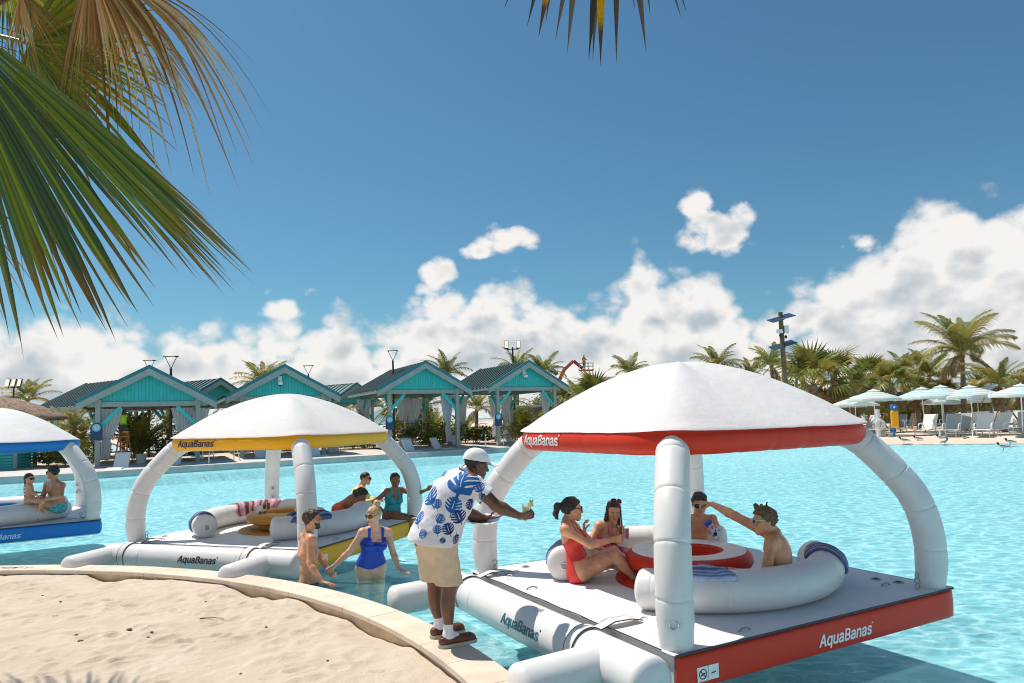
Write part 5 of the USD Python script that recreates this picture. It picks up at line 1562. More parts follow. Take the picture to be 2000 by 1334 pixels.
ow = place(dict(pelvis=(664, 996, 13.70), chest=(684, 979, 13.62), neck=(700, 976, 13.50), head=(706, 968, 13.44), shR=(699, 988, 13.38), shL=(700, 978, 13.70), elR=(706, 1008, 13.30), wrR=(715, 1026, 13.26), elL=(714, 994, 13.66), wrL=(722, 1002, 13.50),
                hipR=(668, 1000, 13.58), hipL=(668, 998, 13.82), knR=(702, 1012, 13.62), knL=(708, 1008, 13.86), anR=(690, 1040, 13.80), anL=(698, 1036, 14.0), toR=(704, 1046, 13.80), toL=(712, 1042, 14.0)))
human("person", "person in orange swimsuit bending forward over the bolster, dark hair tied in a bun", ow, "brown", "f", 1.08, h=0.0075, face=(0.75, -0.45, -0.55), hup=(0.35, -0.2, 1), front=(0.5, -0.2, -0.8),
      hands=dict(R=dict(d=(0.3, 0, -1), n=(0, 1, 0), curl=0.3, side=1), L=dict(d=(0.5, -0.4, -0.6), n=(0, 0, -1), curl=0.3, side=1)),
      hair=dict(thick=0.03, line=0.012, nape=0.07, rough=0.03, locks=[((0, -0.10, -0.01), (0, -0.15, -0.03), 0.05, 0.055)]), hairmat=M_hair_black, mouth="plain",
      suit=[("swimsuit", M_suit_orange, "onepiece", 0.007, dict(top=0.55, scoop=0.0, back=0.22, strap=0.07, strap_w=0.010, leg=0.03))])
yw = place(dict(pelvis=(690, 1004, 14.55), chest=(697, 968, 14.50), neck=(707, 949, 14.46), head=(714, 934, 14.40), shR=(706, 958, 14.22), shL=(706, 955, 14.72), elR=(714, 982, 14.08), wrR=(738, 975, 14.0), elL=(722, 975, 14.8), wrL=(738, 974, 14.55),
                hipR=(692, 1008, 14.45), hipL=(692, 1006, 14.65), knR=(730, 1006, 14.3), knL=(734, 1002, 14.55), anR=(738, 1040, 14.3), anL=(742, 1036, 14.55), toR=(750, 1044, 14.3), toL=(754, 1040, 14.55)))
yt = human("person", "person with cropped hair and sunglasses in pale yellow shirt behind the orange swimsuit", yw, "olive", "m", 1.08, h=0.0075, face=(0.95, -0.2, -0.05), front=(0.9, -0.3, 0),
           hands=dict(R=dict(d=(1, 0, 0.1), n=(0, 0, -1), curl=0.3, side=-1), L=dict(d=(1, 0, 0), n=(0, 0, -1), curl=0.3, side=1)), hair=dict(thick=0.006, line=0.022, nape=0.05, rough=0.006), hairmat=M_hair_black,
           glasses=dict(lens=M_lens, frame=M_frame_k), mouth="plain", suit=[("shirt", M_shirt_yellow, "shirt", 0.016, dict(top=0.97, scoop=0.03, back=0.95, strap=0, wrinkle=14, bot=-0.1))])
Jt, _, _, _ = T_info[str(yt.GetPath())]
for sd in "LR":
    s_, e_ = Jt["sh" + sd], Jt["el" + sd]
    obj("sleeve", capped(np.linspace(s_ - (e_ - s_) * 0.1, e_ + (Jt["wr" + sd] - e_) * 0.0, 8), np.linspace(0.072, 0.062, 8), 0.3, 16), M_shirt_yellow, yt, smooth=True)
    obj("sleeve", capped(np.linspace(e_, e_ + (Jt["wr" + sd] - e_) * 0.7, 6), np.linspace(0.062, 0.05, 6), 0.3, 16), M_shirt_yellow, yt, smooth=True)

# ---- on the blue float
bm = place(dict(pelvis=(113, 988, 14.95), chest=(108, 957, 14.95), neck=(107, 940, 14.93), head=(103, 922, 14.90), shL=(121, 948, 14.75), shR=(92, 947, 15.10), elL=(119, 970, 14.55), wrL=(80, 977, 14.50), elR=(84, 970, 14.9), wrR=(70, 974, 14.75),
                hipL=(112, 992, 14.86), hipR=(108, 990, 15.04), knL=(84, 982, 14.66), knR=(54, 984, 14.92), anL=(72, 1008, 14.62), anR=(58, 1008, 14.90), toL=(58, 1012, 14.62), toR=(44, 1012, 14.9)))
human("person", "bare-chested person with dark hair and turquoise trunks sitting at the blue float with a child", bm, "olive", "m", 1.1, h=0.0085, face=(-0.98, -0.1, -0.05), front=(-1, -0.2, 0),
      hands=dict(L=dict(d=(-1, 0, -0.1), n=(0, 0.8, 0.3), curl=0.4, side=-1), R=dict(d=(-1, 0, 0.1), n=(0, -0.5, 0.5), curl=0.4, side=1)),
      hair=dict(thick=0.018, line=0.020, nape=0.06, rough=0.02), hairmat=M_hair_black, glasses=dict(lens=M_lens, frame=M_frame_k), mouth="plain", suit=[("swim_trunks", M_trunk_teal, "trunks", 0.012, dict(top=0.1, leg=0.16))])
bg = place(dict(pelvis=(58, 975, 14.66), chest=(56, 957, 14.66), neck=(55, 946, 14.66), head=(57, 935, 14.64), shL=(60, 950, 14.52), shR=(52, 950, 14.80), elL=(65, 963, 14.44), wrL=(75, 970, 14.46), elR=(66, 962, 14.85), wrR=(80, 962, 14.86),
                hipL=(60, 976, 14.6), hipR=(60, 976, 14.74), knL=(84, 980, 14.5), knR=(82, 978, 14.78), anL=(76, 996, 14.46), anR=(78, 994, 14.80), toL=(84, 1000, 14.46), toR=(86, 998, 14.80)))
gk = human("person", "small child in red and white striped top and sunglasses on an adult's lap", bg, "tan", "f", 0.72, h=0.0075, child=True, face=(0.95, -0.2, -0.05), front=(1, -0.1, 0), head_s=1.25,
           hands=dict(L=dict(d=(1, 0, 0), n=(0, 0, -1), curl=0.3, side=1), R=dict(d=(1, 0, 0), n=(0, 0, -1), curl=0.3, side=-1)),
           hair=dict(thick=0.016, line=0.012, nape=0.11, rough=0.016, locks=[((0, -0.08, -0.02), (0, -0.09, -0.14), 0.045, 0.03)]), hairmat=M_hair_black, glasses=dict(lens=M_lens, frame=M_frame_k), mouth="plain")
Jg, bg_, _, _ = T_info[str(gk.GetPath())]
ax_ = unit(Jg["neck"] - Jg["pelvis"])
cs = capped(np.linspace(Jg["pelvis"] - ax_ * 0.02, Jg["chest"] + ax_ * 0.075, 40), np.linspace(0.098, 0.088, 40), 0.3, 24)
sc = np.where((((np.array(cs.vertices) - Jg["pelvis"]) @ ax_ / 0.034) % 2 < 1)[:, None], [0.5, 0.03, 0.04], [0.75, 0.72, 0.70])
obj("top", cs, M_stripe, gk, smooth=True, colors=sc)

# ---- towels over the bolsters
NAVY, PALE, PINK, BROWN = (0.10, 0.13, 0.25), (0.34, 0.42, 0.60), (0.52, 0.24, 0.30), (0.13, 0.05, 0.05)


def towel(label, floc, yaw, side, a0, a1, th0, th1, cols, thick=0.02, layers=1, along=True, R0_=1.40, z0=0.522):
    """a towel over a bolster of a float between the angles a0 and a1 (degrees round the float's middle), from th0 to th1 round the tube"""
    na_, nt = 44, 30
    A, Th = np.meshgrid(np.radians(np.linspace(a0, a1, na_)) * side, np.radians(np.linspace(th0, th1, nt)), indexing="ij")
    u, w = np.meshgrid(np.linspace(0, 1, na_), np.linspace(0, 1, nt), indexing="ij")
    nz_ = meshkit.fbm(np.stack([u * 5 + a0, w * 5, u * 0], -1), 3, int(abs(a0 * 7)) % 50)
    ed = np.minimum(np.minimum(u, 1 - u) * 6, np.minimum(w, 1 - w) * 8).clip(0, 1) ** 0.5
    rad_ = 0.192 + 0.004 + (thick * layers * (0.55 + 0.8 * (nz_ - 0.35))) * (0.35 + 0.65 * ed)
    A = A + (0.03 * np.sin(w * 9 + a0) + 0.05 * (nz_ - 0.5)) * side
    rr_ = R0_ + rad_ * np.cos(Th)
    V = np.stack([rr_ * np.cos(A), rr_ * np.sin(A), z0 + rad_ * np.sin(Th)], -1)
    rb = np.full_like(rad_, 0.194)
    Vb = np.stack([(R0_ + rb * np.cos(Th)) * np.cos(A), (R0_ + rb * np.cos(Th)) * np.sin(A), z0 + rb * np.sin(Th)], -1)
    i_, j_ = np.meshgrid(np.arange(na_ - 1), np.arange(nt - 1), indexing="ij")
    qd = np.stack([i_ * nt + j_, (i_ + 1) * nt + j_, (i_ + 1) * nt + j_ + 1, i_ * nt + j_ + 1], -1).reshape(-1, 4)
    rim = np.r_[np.arange(nt), np.arange(1, na_) * nt + nt - 1, (na_ - 1) * nt + np.arange(nt - 2, -1, -1), np.arange(na_ - 2, 0, -1) * nt]
    k = len(rim); off = na_ * nt
    Vall = np.vstack([V.reshape(-1, 3), Vb.reshape(-1, 3)[rim]])
    wall = np.stack([rim, np.roll(rim, -1), off + (np.arange(k) + 1) % k, off + np.arange(k)], 1)
    m = tm(Vall, np.vstack([qd, wall]))
    t = (u if along else w)
    st = (t * 26).astype(int)
    pat = np.array([0, 0, 1, 0, 2, 0, 0, 1, 1, 0, 3, 0, 0, 2, 0, 1, 0, 0, 3, 1, 0, 2, 0, 0, 1, 0, 0])
    base_ = np.array([cols[pat[s % 27] % len(cols)] for s in st.ravel()])
    base_ = base_ * (0.85 + 0.35 * meshkit.noise(np.c_[u.ravel() * 60, w.ravel() * 60, u.ravel() * 0], 3)[:, None])
    T = thing("towel", label, "towel", (floc[0], floc[1], 0), yaw, group=None)
    obj("cloth", m, M_towel, T, smooth=True, colors=np.vstack([base_, base_[rim]]))
    return T


towel("striped blue towel hanging over the round bolster end beside the red one-piece", RED_LOC, RED_YAW, 1, 131, 144, -35, 215, [PALE, NAVY, PINK, NAVY], 0.03)
towel("folded blue towel on the bolster behind the near white leg", RED_LOC, RED_YAW, -1, 117, 138, 40, 150, [PALE, NAVY, NAVY, PALE], 0.03, 2, along=False)
towel("crumpled navy striped towel on the bolster at the red float's right end", RED_LOC, RED_YAW, -1, 42, 56, -10, 150, [NAVY, PALE, PINK, NAVY], 0.03, 2)
towel("grey-blue towel draped over the bolster's left end on the yellow float", YEL_LOC, YEL_YAW, 1, 128, 142, -30, 200, [NAVY, (0.12, 0.12, 0.2), NAVY, PALE], 0.03)
towel("pink and brown towel on the far bolster of the yellow float", YEL_LOC, YEL_YAW, 1, 44, 84, 10, 190, [PINK, BROWN, (0.6, 0.4, 0.5), BROWN], 0.03)
towel("folded dark blue towel on the near bolster of the yellow float", YEL_LOC, YEL_YAW, -1, 116, 140, 30, 190, [NAVY, (0.03, 0.05, 0.13), PALE, NAVY], 0.035, 2, along=False)
# small things on the amber table
p = on_float(YEL_LOC, YEL_YAW, -0.42, 0.25, 0.65)
t_ = thing("menu_stand", "small white menu card standing on the amber table", "card", p, 0.6)
obj("card", bx(-0.055, 0.055, -0.006, 0.006, 0, 0.135, 0.003), M_sign_w, t_); obj("clip", bx(-0.055, 0.055, -0.008, 0.008, 0.128, 0.142, 0.003), M_steel, t_)
p = on_float(YEL_LOC, YEL_YAW, -0.50, 0.12, 0.65)
t_ = thing("sunglasses", "dark sunglasses lying on the amber table by the menu card", "sunglasses", p, 0.2)
obj("lens", moved(ellipsoid((-0.035, 0, 0.022), [0.03, 0.006, 0.022]), (0, 0, 0)), M_lens, t_, smooth=True); obj("lens", ellipsoid((0.035, 0, 0.022), [0.03, 0.006, 0.022]), M_lens, t_, smooth=True)
obj("frame", tube([(-0.068, 0.12, 0.01), (-0.068, 0, 0.035), (0, -0.004, 0.032), (0.068, 0, 0.035), (0.068, 0.12, 0.01)], 0.004, 6), M_frame_k, t_)
p = on_float(YEL_LOC, YEL_YAW, 0.05, 0.45, 0.65)
cup("tumbler", "orange tumbler at the back of the amber table", p, 0.13, 0.035, 0.042, M_drink_o, 0.95)
p = on_float(YEL_LOC, YEL_YAW, -0.35, -0.48, 0.65)
cup("tumbler", "yellow tumbler on the amber table beside the near white leg", p, 0.12, 0.035, 0.042, M_pineapple, 0.95)
# ================================================================== the far side: cabanas, lamps, beach
M_roof = pbr("teal_metal_roof", (0.15, 0.27, 0.28), 0.35, metallic=0.3, vary=0.1, vscale=1.5, spec=0.8)
M_rib = pbr("roof_seam", (0.008, 0.05, 0.055), 0.6)
M_trim = pbr("dark_teal_trim", (0.012, 0.17, 0.20), 0.45)
M_gable = pbr("turquoise_boards", (0.03, 0.45, 0.44), 0.6, vary=0.05, vscale=4)
M_brace = pbr("turquoise_brace", (0.025, 0.50, 0.50), 0.55)
M_post = pbr("grey_green_timber", (0.29, 0.345, 0.315), 0.75, vary=0.08, vscale=6)
M_soffit = pbr("soffit_timber", (0.30, 0.19, 0.11), 0.75, vary=0.15, vscale=5)
M_curtain = pbr("curtain_cloth", (0.74, 0.74, 0.76), 0.85, transl=0.3, bump=0.2, bscale=30)
M_navy = pbr("navy_board", (0.012, 0.05, 0.13), 0.5)
M_disc = pbr("pale_blue_disc", (0.16, 0.52, 0.68), 0.5)
M_black = pbr("black_metal", (0.018, 0.018, 0.02), 0.45)
M_lamp_on = usdkit.material(stage, "/World/Looks/lamp_glass", {"p": ("principled_bsdf", {"base_color": (0.8, 0.75, 0.62), "roughness": 0.4, "emission_color": (1.0, 0.86, 0.6), "emission_strength": 0.55})}, [], surface="p.BSDF")
M_white_pl = pbr("white_plastic", (0.74, 0.75, 0.76), 0.35)
M_thatch = pbr("thatch", (0.31, 0.21, 0.145), 0.95, vary=0.35, vscale=7, bump=1.0, bscale=30, bdist=0.05)
M_wood = pbr("weathered_wood", (0.17, 0.10, 0.05), 0.85, vary=0.25, vscale=7)
M_stake = pbr("stake_wood", (0.36, 0.17, 0.06), 0.8, vary=0.2, vscale=7)
M_pot = pbr("planter", (0.42, 0.42, 0.40), 0.8)
M_sling_w = pbr("white_sling", (0.76, 0.76, 0.74), 0.8, transl=0.15)
M_wall_grey = pbr("grey_wall", (0.20, 0.22, 0.23), 0.8, vary=0.08, vscale=0.6)


def pavilion_parts(T, Lr, Hr, lights=True, cut=None):
    """x across the front, y back along the ridge"""
    E, drop, px_, ov = 3.65, 2.03, 2.62, 0.55
    zE = Hr - drop; zb = zE - 0.20
    sl = math.hypot(E, drop)
    nv = np.array([drop, E]) / sl                                    # normal of the right slope in (x, z)
    for sg in (-1, 1):
        a, b = np.array([0, Hr]), np.array([sg * E, zE])
        n = np.array([sg * nv[0], nv[1]]) * 0.07
        pr = Polygon([a, b, b + n, a + [0, 0.07 / nv[1]]])
        m = trimesh.creation.extrude_polygon(pr, Lr + 2 * ov, engine="earcut")
        m.vertices = np.c_[m.vertices[:, 0], m.vertices[:, 2] - ov, m.vertices[:, 1]]
        m.fix_normals()
        r = obj("roof", m, M_roof, T, smooth=False)
        ribs = []
        for y in np.arange(-ov + 0.2, Lr + ov - 0.05, 0.62):
            p = [np.array([c[0] + n[0] * 1.0, y, c[1] + n[1] * 1.0]) for c in (a + [0, 0.01], b)]
            d = np.array([0, 0.10, 0]); u = np.array([n[0], 0, n[1]]) / 0.07 * 0.07
            v = np.array([p[0] - d, p[0] + d, p[0] + d + u, p[0] - d + u, p[1] - d, p[1] + d, p[1] + d + u, p[1] - d + u])
            ribs.append(tm(v, [[0, 1, 5, 4], [1, 2, 6, 5], [2, 3, 7, 6], [3, 0, 4, 7], [4, 5, 6, 7], [0, 3, 2, 1]]))
        obj("roof_seams", cat(ribs), M_rib, r, smooth=False, kind="stuff")
        # rake boards front and back
        for y0, y1 in ((-ov - 0.05, -ov - 0.002), (Lr + ov + 0.002, Lr + ov + 0.05)):
            for lo, hi, mt, nm in ((-0.02, 0.20, M_trim, "rake_trim"), (-0.36, -0.021, M_post, "fascia")):
                q = Polygon([a + [0, hi / nv[1] * 0.9], b + [0, hi / nv[1] * 0.9], b + [0, lo / nv[1]], a + [0, lo / nv[1]]])
                m = trimesh.creation.extrude_polygon(q, y1 - y0, engine="earcut"); m.vertices = np.c_[m.vertices[:, 0], m.vertices[:, 2] + y0, m.vertices[:, 1]]; m.fix_normals()
                obj(nm, m, mt, T, smooth=False)
        obj("eave_board", bx(sg * E - 0.03, sg * E + 0.03, -ov, Lr + ov, zE - 0.16, zE + 0.01), M_post, T, smooth=False)
    obj("ridge_cap", bx(-0.12, 0.12, -ov - 0.06, Lr + ov + 0.06, Hr + 0.055, Hr + 0.10), M_trim, T, smooth=False)
    zi = Hr - 0.36
    for k, y in enumerate((0.0, Lr)):
        w = px_ + 0.02
        zt = lambda x: Hr - 0.05 - abs(x) * drop / E
        boards = []
        for x in np.arange(-w, w - 0.01, 0.187):
            x0, x1 = x + 0.006, x + 0.181
            q = Polygon([(x0, zb + 0.30), (x1, zb + 0.30), (x1, max(zb + 0.302, zt(x1) - 0.02)), (x0, max(zb + 0.302, zt(x0) - 0.02))])
            m = trimesh.creation.extrude_polygon(q, 0.04, engine="earcut"); m.vertices = np.c_[m.vertices[:, 0], m.vertices[:, 2] + y - 0.02, m.vertices[:, 1]]; m.fix_normals()
            boards.append(m)
        obj("gable_boards", cat(boards), M_gable, T, smooth=False, kind="stuff")
        q = Polygon([(-w, zb + 0.30), (w, zb + 0.30), (w, zt(w) - 0.03), (0, Hr - 0.08), (-w, zt(w) - 0.03)])
        m = trimesh.creation.extrude_polygon(q, 0.02, engine="earcut"); m.vertices = np.c_[m.vertices[:, 0], m.vertices[:, 2] + y + (0.025 if k == 0 else -0.045), m.vertices[:, 1]]; m.fix_normals()
        obj("gable_back", m, M_trim, T, smooth=False)
        obj("beam", bx(-px_ - 0.55, px_ + 0.55, y - 0.10, y + 0.10, zb, zb + 0.295, 0.01), M_post, T, smooth=False)
        for sg in (-1, 1):
            obj("post", bx(sg * px_ - 0.13, sg * px_ + 0.13, y - 0.13, y + 0.13, -0.1, zb + 0.0, 0.012), M_post, T, smooth=False)
            obj("post_cap", bx(sg * px_ - 0.17, sg * px_ + 0.17, y - 0.16, y + 0.16, zb + 0.0, zb + 0.42, 0.012), M_post, T, smooth=False)
            p0, p1 = np.array([sg * (px_ - 0.10), y, zb - 1.15]), np.array([sg * (px_ - 1.15), y, zb - 0.02])
            d = unit(p1 - p0); nn = np.array([d[2], 0, -d[0]]) * 0.10
            v = [p + s * nn + t for p in (p0, p1) for s in (-1, 1) for t in ([0, -0.06, 0], [0, 0.06, 0])]
            obj("brace", trimesh.convex.convex_hull(np.array(v)), M_brace, T, smooth=False)
            s2 = 1 if y == 0 else -1
            p0, p1 = np.array([sg * px_, y + s2 * 0.10, zb - 1.15]), np.array([sg * px_, y + s2 * 1.15, zb - 0.02])
            d = unit(p1 - p0); nn = np.array([0, d[2], -d[1]]) * 0.10
            v = [p + s * nn + t for p in (p0, p1) for s in (-1, 1) for t in ([-0.06, 0, 0], [0.06, 0, 0])]
            obj("brace", trimesh.convex.convex_hull(np.array(v)), M_brace, T, smooth=False)
    for sg in (-1, 1):
        obj("side_beam", bx(sg * px_ - 0.09, sg * px_ + 0.09, 0.11, Lr - 0.11, zb + 0.01, zb + 0.27), M_post, T, smooth=False)
    obj("ceiling", bx(-px_ + 0.1, px_ - 0.1, 0.1, Lr - 0.1, zb + 0.27, zb + 0.292), M_soffit, T, smooth=False)


PAV = [("first turquoise cabana from the left, its gable between thatched hut and yellow canopy", (-22.06 * 41 / 42, 41.0), 27, 0.28, 5.58),
       ("second turquoise cabana, its gable rising behind the yellow canopy", (-16.4 * 46.5 / 49.5, 46.5), 27, 0.28, 5.9),
       ("third turquoise cabana, with dark roof slope, right of the yellow canopy", (-7.33 * 51 / 57, 51.0), 27, 0.34, 6.2),
       ("fourth turquoise cabana, next to the red canopy", (1.23 * 55 / 62, 55.0), 29, 0.36, 6.33)]
BACK = [("rear cabana whose ribbed roof shows left of the first gable", (-28.2, 51.5), 54, 0.35, 5.7),
        ("rear cabana gable between the first and second turquoise gables", (-24.4, 57.0), 57, 0.4, 5.8),
        ("rear cabana gable between the second and third turquoise gables", (-15.7, 68.0), 57, 0.4, 5.75)]
pav_objs = []
for lb, (x, y), dg, z, Hr in PAV + BACK:
    T = thing("cabana", lb, "cabana", (x, y, z), math.radians(dg), group="turquoise cabanas on the far side")
    pavilion_parts(T, 7.4, Hr)
    pav_objs.append((T, x, y, math.radians(dg), z, Hr))


def in_pav(k, lx, ly, lz=0.0):
    _, x, y, a, z, _ = pav_objs[k]
    return np.array([x + math.cos(a) * lx - math.sin(a) * ly, y + math.sin(a) * lx + math.cos(a) * ly, z + lz])


# curtains tied at the waist
def curtain_mesh(Hc, w=0.85, seed=0):
    nu, nv_ = 40, 26
    u, v = np.meshgrid(np.linspace(-1, 1, nu), np.linspace(0, 1, nv_), indexing="ij")
    wid = w * (0.5 * (1 - v) + 0.22 + 0.20 * np.abs(v - 0.62) ** 0.8 * 2.0 - 0.12 * np.exp(-((v - 0.62) / 0.07) ** 2))
    pl = 0.07 * np.sin(u * 19 + seed + 2.0 * v) * (0.4 + 0.6 * np.abs(v - 0.62)) + 0.02 * np.sin(u * 41 + seed)
    x = u * wid + 0.12 * np.sin(v * 2.5 + seed)
    V = np.stack([x, pl, Hc * (1 - v)], -1)
    i_, j_ = np.meshgrid(np.arange(nu - 1), np.arange(nv_ - 1), indexing="ij")
    qd = np.stack([i_ * nv_ + j_, i_ * nv_ + j_ + 1, (i_ + 1) * nv_ + j_ + 1, (i_ + 1) * nv_ + j_], -1).reshape(-1, 4)
    return tm(V.reshape(-1, 3), qd)


CUR = [(0, 1.75, 0.5, 0.0, "pale curtain tied back inside the first cabana, left of its right post"), (0, -2.2, 0.4, 0.4, "thin pale curtain behind the first cabana's left post"), (0, 2.75, 1.4, 1.2, "curtain blown sideways by the first cabana's right post"),
       (2, -2.55, 6.9, 0.2, "pale curtain hanging at the rear left post of the third cabana"), (2, 0.45, 6.6, 0.6, "pale tied curtain in the middle of the third cabana, left one of a pair"), (2, 1.35, 6.4, 0.1, "pale tied curtain in the middle of the third cabana, right one of a pair"), (2, 2.2, 0.7, 0.3, "bluish curtain beside the right post of the third cabana"),
       (3, -2.55, 6.9, 0.1, "pale curtain at the rear left post of the fourth cabana"), (3, 0.6, 6.7, 0.5, "pale tied curtain in the fourth cabana, left one of a pair"), (3, 1.6, 6.4, 0.2, "pale tied curtain in the fourth cabana, right one of a pair"), (3, 2.3, 0.8, 0.9, "bluish curtain beside the right post of the fourth cabana"),
       (1, 2.3, 0.6, 0.4, "pale curtain at the second cabana's right post, above the yellow canopy")]
for k, (pi_, lx, ly, rz, lb) in enumerate(CUR):
    p = in_pav(pi_, lx, ly, 0.35)
    t = thing("curtain", lb, "curtain", p, pav_objs[pi_][3] + rz * 0.5, group="curtains in the turquoise cabanas")
    Hc = pav_objs[pi_][5] - 2.03 - 0.25 - 0.35
    cm = curtain_mesh(Hc - 0.05, 0.62 + 0.1 * (k % 3), k * 1.7)
    obj("drape", cm, M_curtain, t, smooth=True)
    obj("tie", moved(trimesh.creation.torus(0.13, 0.03, 20, 8), (0.12 * math.sin(0.62 * 2.5 + k * 1.7), 0, Hc * 0.38)), M_curtain, t)
# number boards on the front posts
for k, (pi_, lx, lb) in enumerate([(0, -2.62, "navy board with pale blue disc on the first cabana's left post"), (2, -2.62, "navy board with pale blue disc on the third cabana's left post"), (3, -2.62, "navy board with pale blue disc on the fourth cabana's left post")]):
    p = in_pav(pi_, lx - 0.05, -0.17, 1.95 - 0.1 * pi_ * 0.2)
    t = thing("post_sign", lb, "sign", p, pav_objs[pi_][3])
    obj("board", bx(-0.30, 0.30, -0.03, 0.0, -0.5, 0.28, 0.02), M_navy, t)
    d = moved(trimesh.creation.cylinder(0.28, 0.04, sections=32), (0, -0.015, 0.22), M=rotm([1, 0, 0], 90)); obj("board_top", d, M_navy, t)
    d = moved(trimesh.creation.cylinder(0.22, 0.02, sections=32), (0, -0.045, 0.22), M=rotm([1, 0, 0], 90)); obj("disc", d, M_disc, t)
    e = cat([moved(trimesh.creation.annulus(0.09, 0.12, 0.01, sections=24), (0.02, -0.06, 0.22), M=rotm([1, 0, 0], 90)), bx(-0.05, -0.02, -0.066, -0.056, 0.12, 0.32), bx(-0.05, 0.10, -0.066, -0.056, 0.20, 0.23)])
    obj("emblem", e, M_white_pl, t)
for pi_, lb in ((1, "white security camera on the second cabana's gable"), (3, "white security camera on the fourth cabana's gable")):
    p = in_pav(pi_, -0.25, -0.05, pav_objs[pi_][5] - 1.0)
    t = thing("security_camera", lb, "security camera", p, pav_objs[pi_][3])
    obj("box", bx(-0.13, 0.13, -0.16, 0.0, 0.0, 0.40, 0.02), M_white_pl, t); obj("arm", bx(-0.04, 0.04, -0.4, -0.16, 0.02, 0.10), M_white_pl, t)
    obj("housing", lathe([(0.0, -0.16), (0.12, -0.12), (0.17, 0.0), (0.15, 0.08), (0.0, 0.10)], 20) if False else moved(lathe([(0.001, -0.16), (0.12, -0.12), (0.17, 0.0), (0.15, 0.08), (0.001, 0.10)], 20), (0, -0.36, -0.08)), M_white_pl, t, smooth=40)
    obj("lens", ellipsoid((0, -0.36, -0.24), [0.09, 0.09, 0.07]), M_black, t, smooth=True)

# thatched hut with slatted turquoise walls
hp = at_z(34, 921, 0.16); hp = np.array([hp[0] - 3.0, hp[1] + 1.8, 0.85])
t = thing("thatched_hut", "thatched hut with turquoise slatted walls at the left edge", "hut", hp, 0.25)
nA, prof = 90, [(0.05, 3.62), (1.0, 3.45), (2.0, 3.05), (2.8, 2.62), (3.15, 2.36), (3.2, 2.20), (3.0, 2.18)]
rngh = np.random.default_rng(3)
th = lathe(prof, nA); v = np.array(th.vertices)
nzv = meshkit.fbm(v * np.array([3, 3, 6]), 3, 2) - 0.5
v *= (1 + 0.05 * nzv)[:, None]; th.vertices = v * [1.25, 0.95, 1]
rf = obj("thatch_roof", th, M_thatch, t, smooth=True)
st = []
for k in range(900):
    a = rngh.uniform(0, 2 * PI); r = rngh.uniform(2.5, 3.2); z = np.interp(r, [2.0, 2.8, 3.2], [3.05, 2.62, 2.25]) + 0.03
    d = np.array([math.cos(a) * 1.25, math.sin(a) * 0.95, 0]); p0 = d * r + [0, 0, z]; ln = rngh.uniform(0.3, 0.6)
    p1 = p0 + d * ln * 0.45 * rngh.uniform(0.3, 1.1) + [0, 0, -ln * 0.85]; w = np.array([-math.sin(a), math.cos(a), 0]) * rngh.uniform(0.012, 0.03)
    p1 = p1 + w * rngh.uniform(-3, 3)
    st.append(tm([p0 - w, p0 + w, p1 + w * 0.3, p1 - w * 0.3], [[0, 1, 2, 3]]))
obj("thatch_fringe", cat(st), M_thatch, rf, smooth=False, kind="stuff")
for sx in (-1.9, 1.9):
    for sy in (-1.3, 1.3):
        obj("post", bx(sx - 0.09, sx + 0.09, sy - 0.09, sy + 0.09, -0.9, 2.5), M_post, t)
for k in range(17):
    z = -0.66 + k * 0.17
    obj("slat", bx(-1.8, 1.8, -1.36, -1.32, z, z + 0.135), M_gable, t, smooth=False)
    obj("slat", bx(1.93, 1.97, -1.2, 1.2, z, z + 0.135), M_gable, t, smooth=False)
obj("back_wall", bx(-1.8, 1.75, -1.28, 1.2, -0.7, 2.3), M_trim, t, smooth=False)

# lamp posts
def vlamp(px, ytop, Y, lb, first=[None]):
    p = at_y(px, ytop, Y); h_ = p[2] - 0.3
    t = thing("lamp_post", lb, "lamp post", (p[0], p[1], 0.3), 0.0, group="black lamp posts by the cabanas")
    obj("pole", tube([(0, 0, -0.2), (0, 0, h_ - 0.75)], [0.085, 0.07], 12), M_black, t)
    for sg in (-1, 1):
        obj("arm", tube([(0, 0, h_ - 0.76), (sg * 0.36, 0, h_ - 0.03)], 0.022, 8), M_black, t)
    obj("lamp_head", bx(-0.40, 0.40, -0.22, 0.22, h_ - 0.045, h_ + 0.02, 0.02), M_black, t)
    obj("lamp_lens", bx(-0.26, 0.26, -0.16, 0.16, h_ - 0.06, h_ - 0.047), M_lamp_on, t)


vlamp(292, 704, 50.0, "lamp post whose triangular head tops the first cabana's gable")
vlamp(334, 696, 42.5, "tall lamp post right of the first cabana's gable")
vlamp(602, 714, 57.0, "lamp post right of the second cabana's gable")
vlamp(767, 685, 53.0, "tall lamp post left of the third cabana's gable")


def flood(px, ytop, Y, n, lb):
    p = at_y(px, ytop, Y); h_ = p[2] - 0.3
    t = thing("floodlight", lb, "floodlight mast", (p[0], p[1], 0.3), 0.0)
    obj("pole", tube([(0, 0, -0.2), (0, 0, h_ - 0.25)], [0.11, 0.08], 10), M_black, t)
    obj("crossbar", bx(-0.55, 0.55, -0.05, 0.05, h_ - 0.50, h_ - 0.42), M_black, t)
    for k, x in enumerate(np.linspace(-0.6, 0.55, n)):
        obj("lamp_head", moved(bx(-0.21, 0.21, -0.06, 0.10, -0.42, 0.42, 0.03), (x, 0, h_ - 0.0), M=rotm([1, 0, 0.3 * (k - 1)], -18)), M_black, t)
        obj("lamp_glass", moved(bx(-0.17, 0.17, -0.08, -0.065, -0.36, 0.36), (x, 0, h_ - 0.0), M=rotm([1, 0, 0.3 * (k - 1)], -18)), M_lamp_on, t)


flood(1001, 673, 66, 2, "floodlight mast with two lit lamps behind the fourth cabana's roof")
flood(27, 748, 66, 3, "floodlight mast with three lit lamps above the thatched hut")

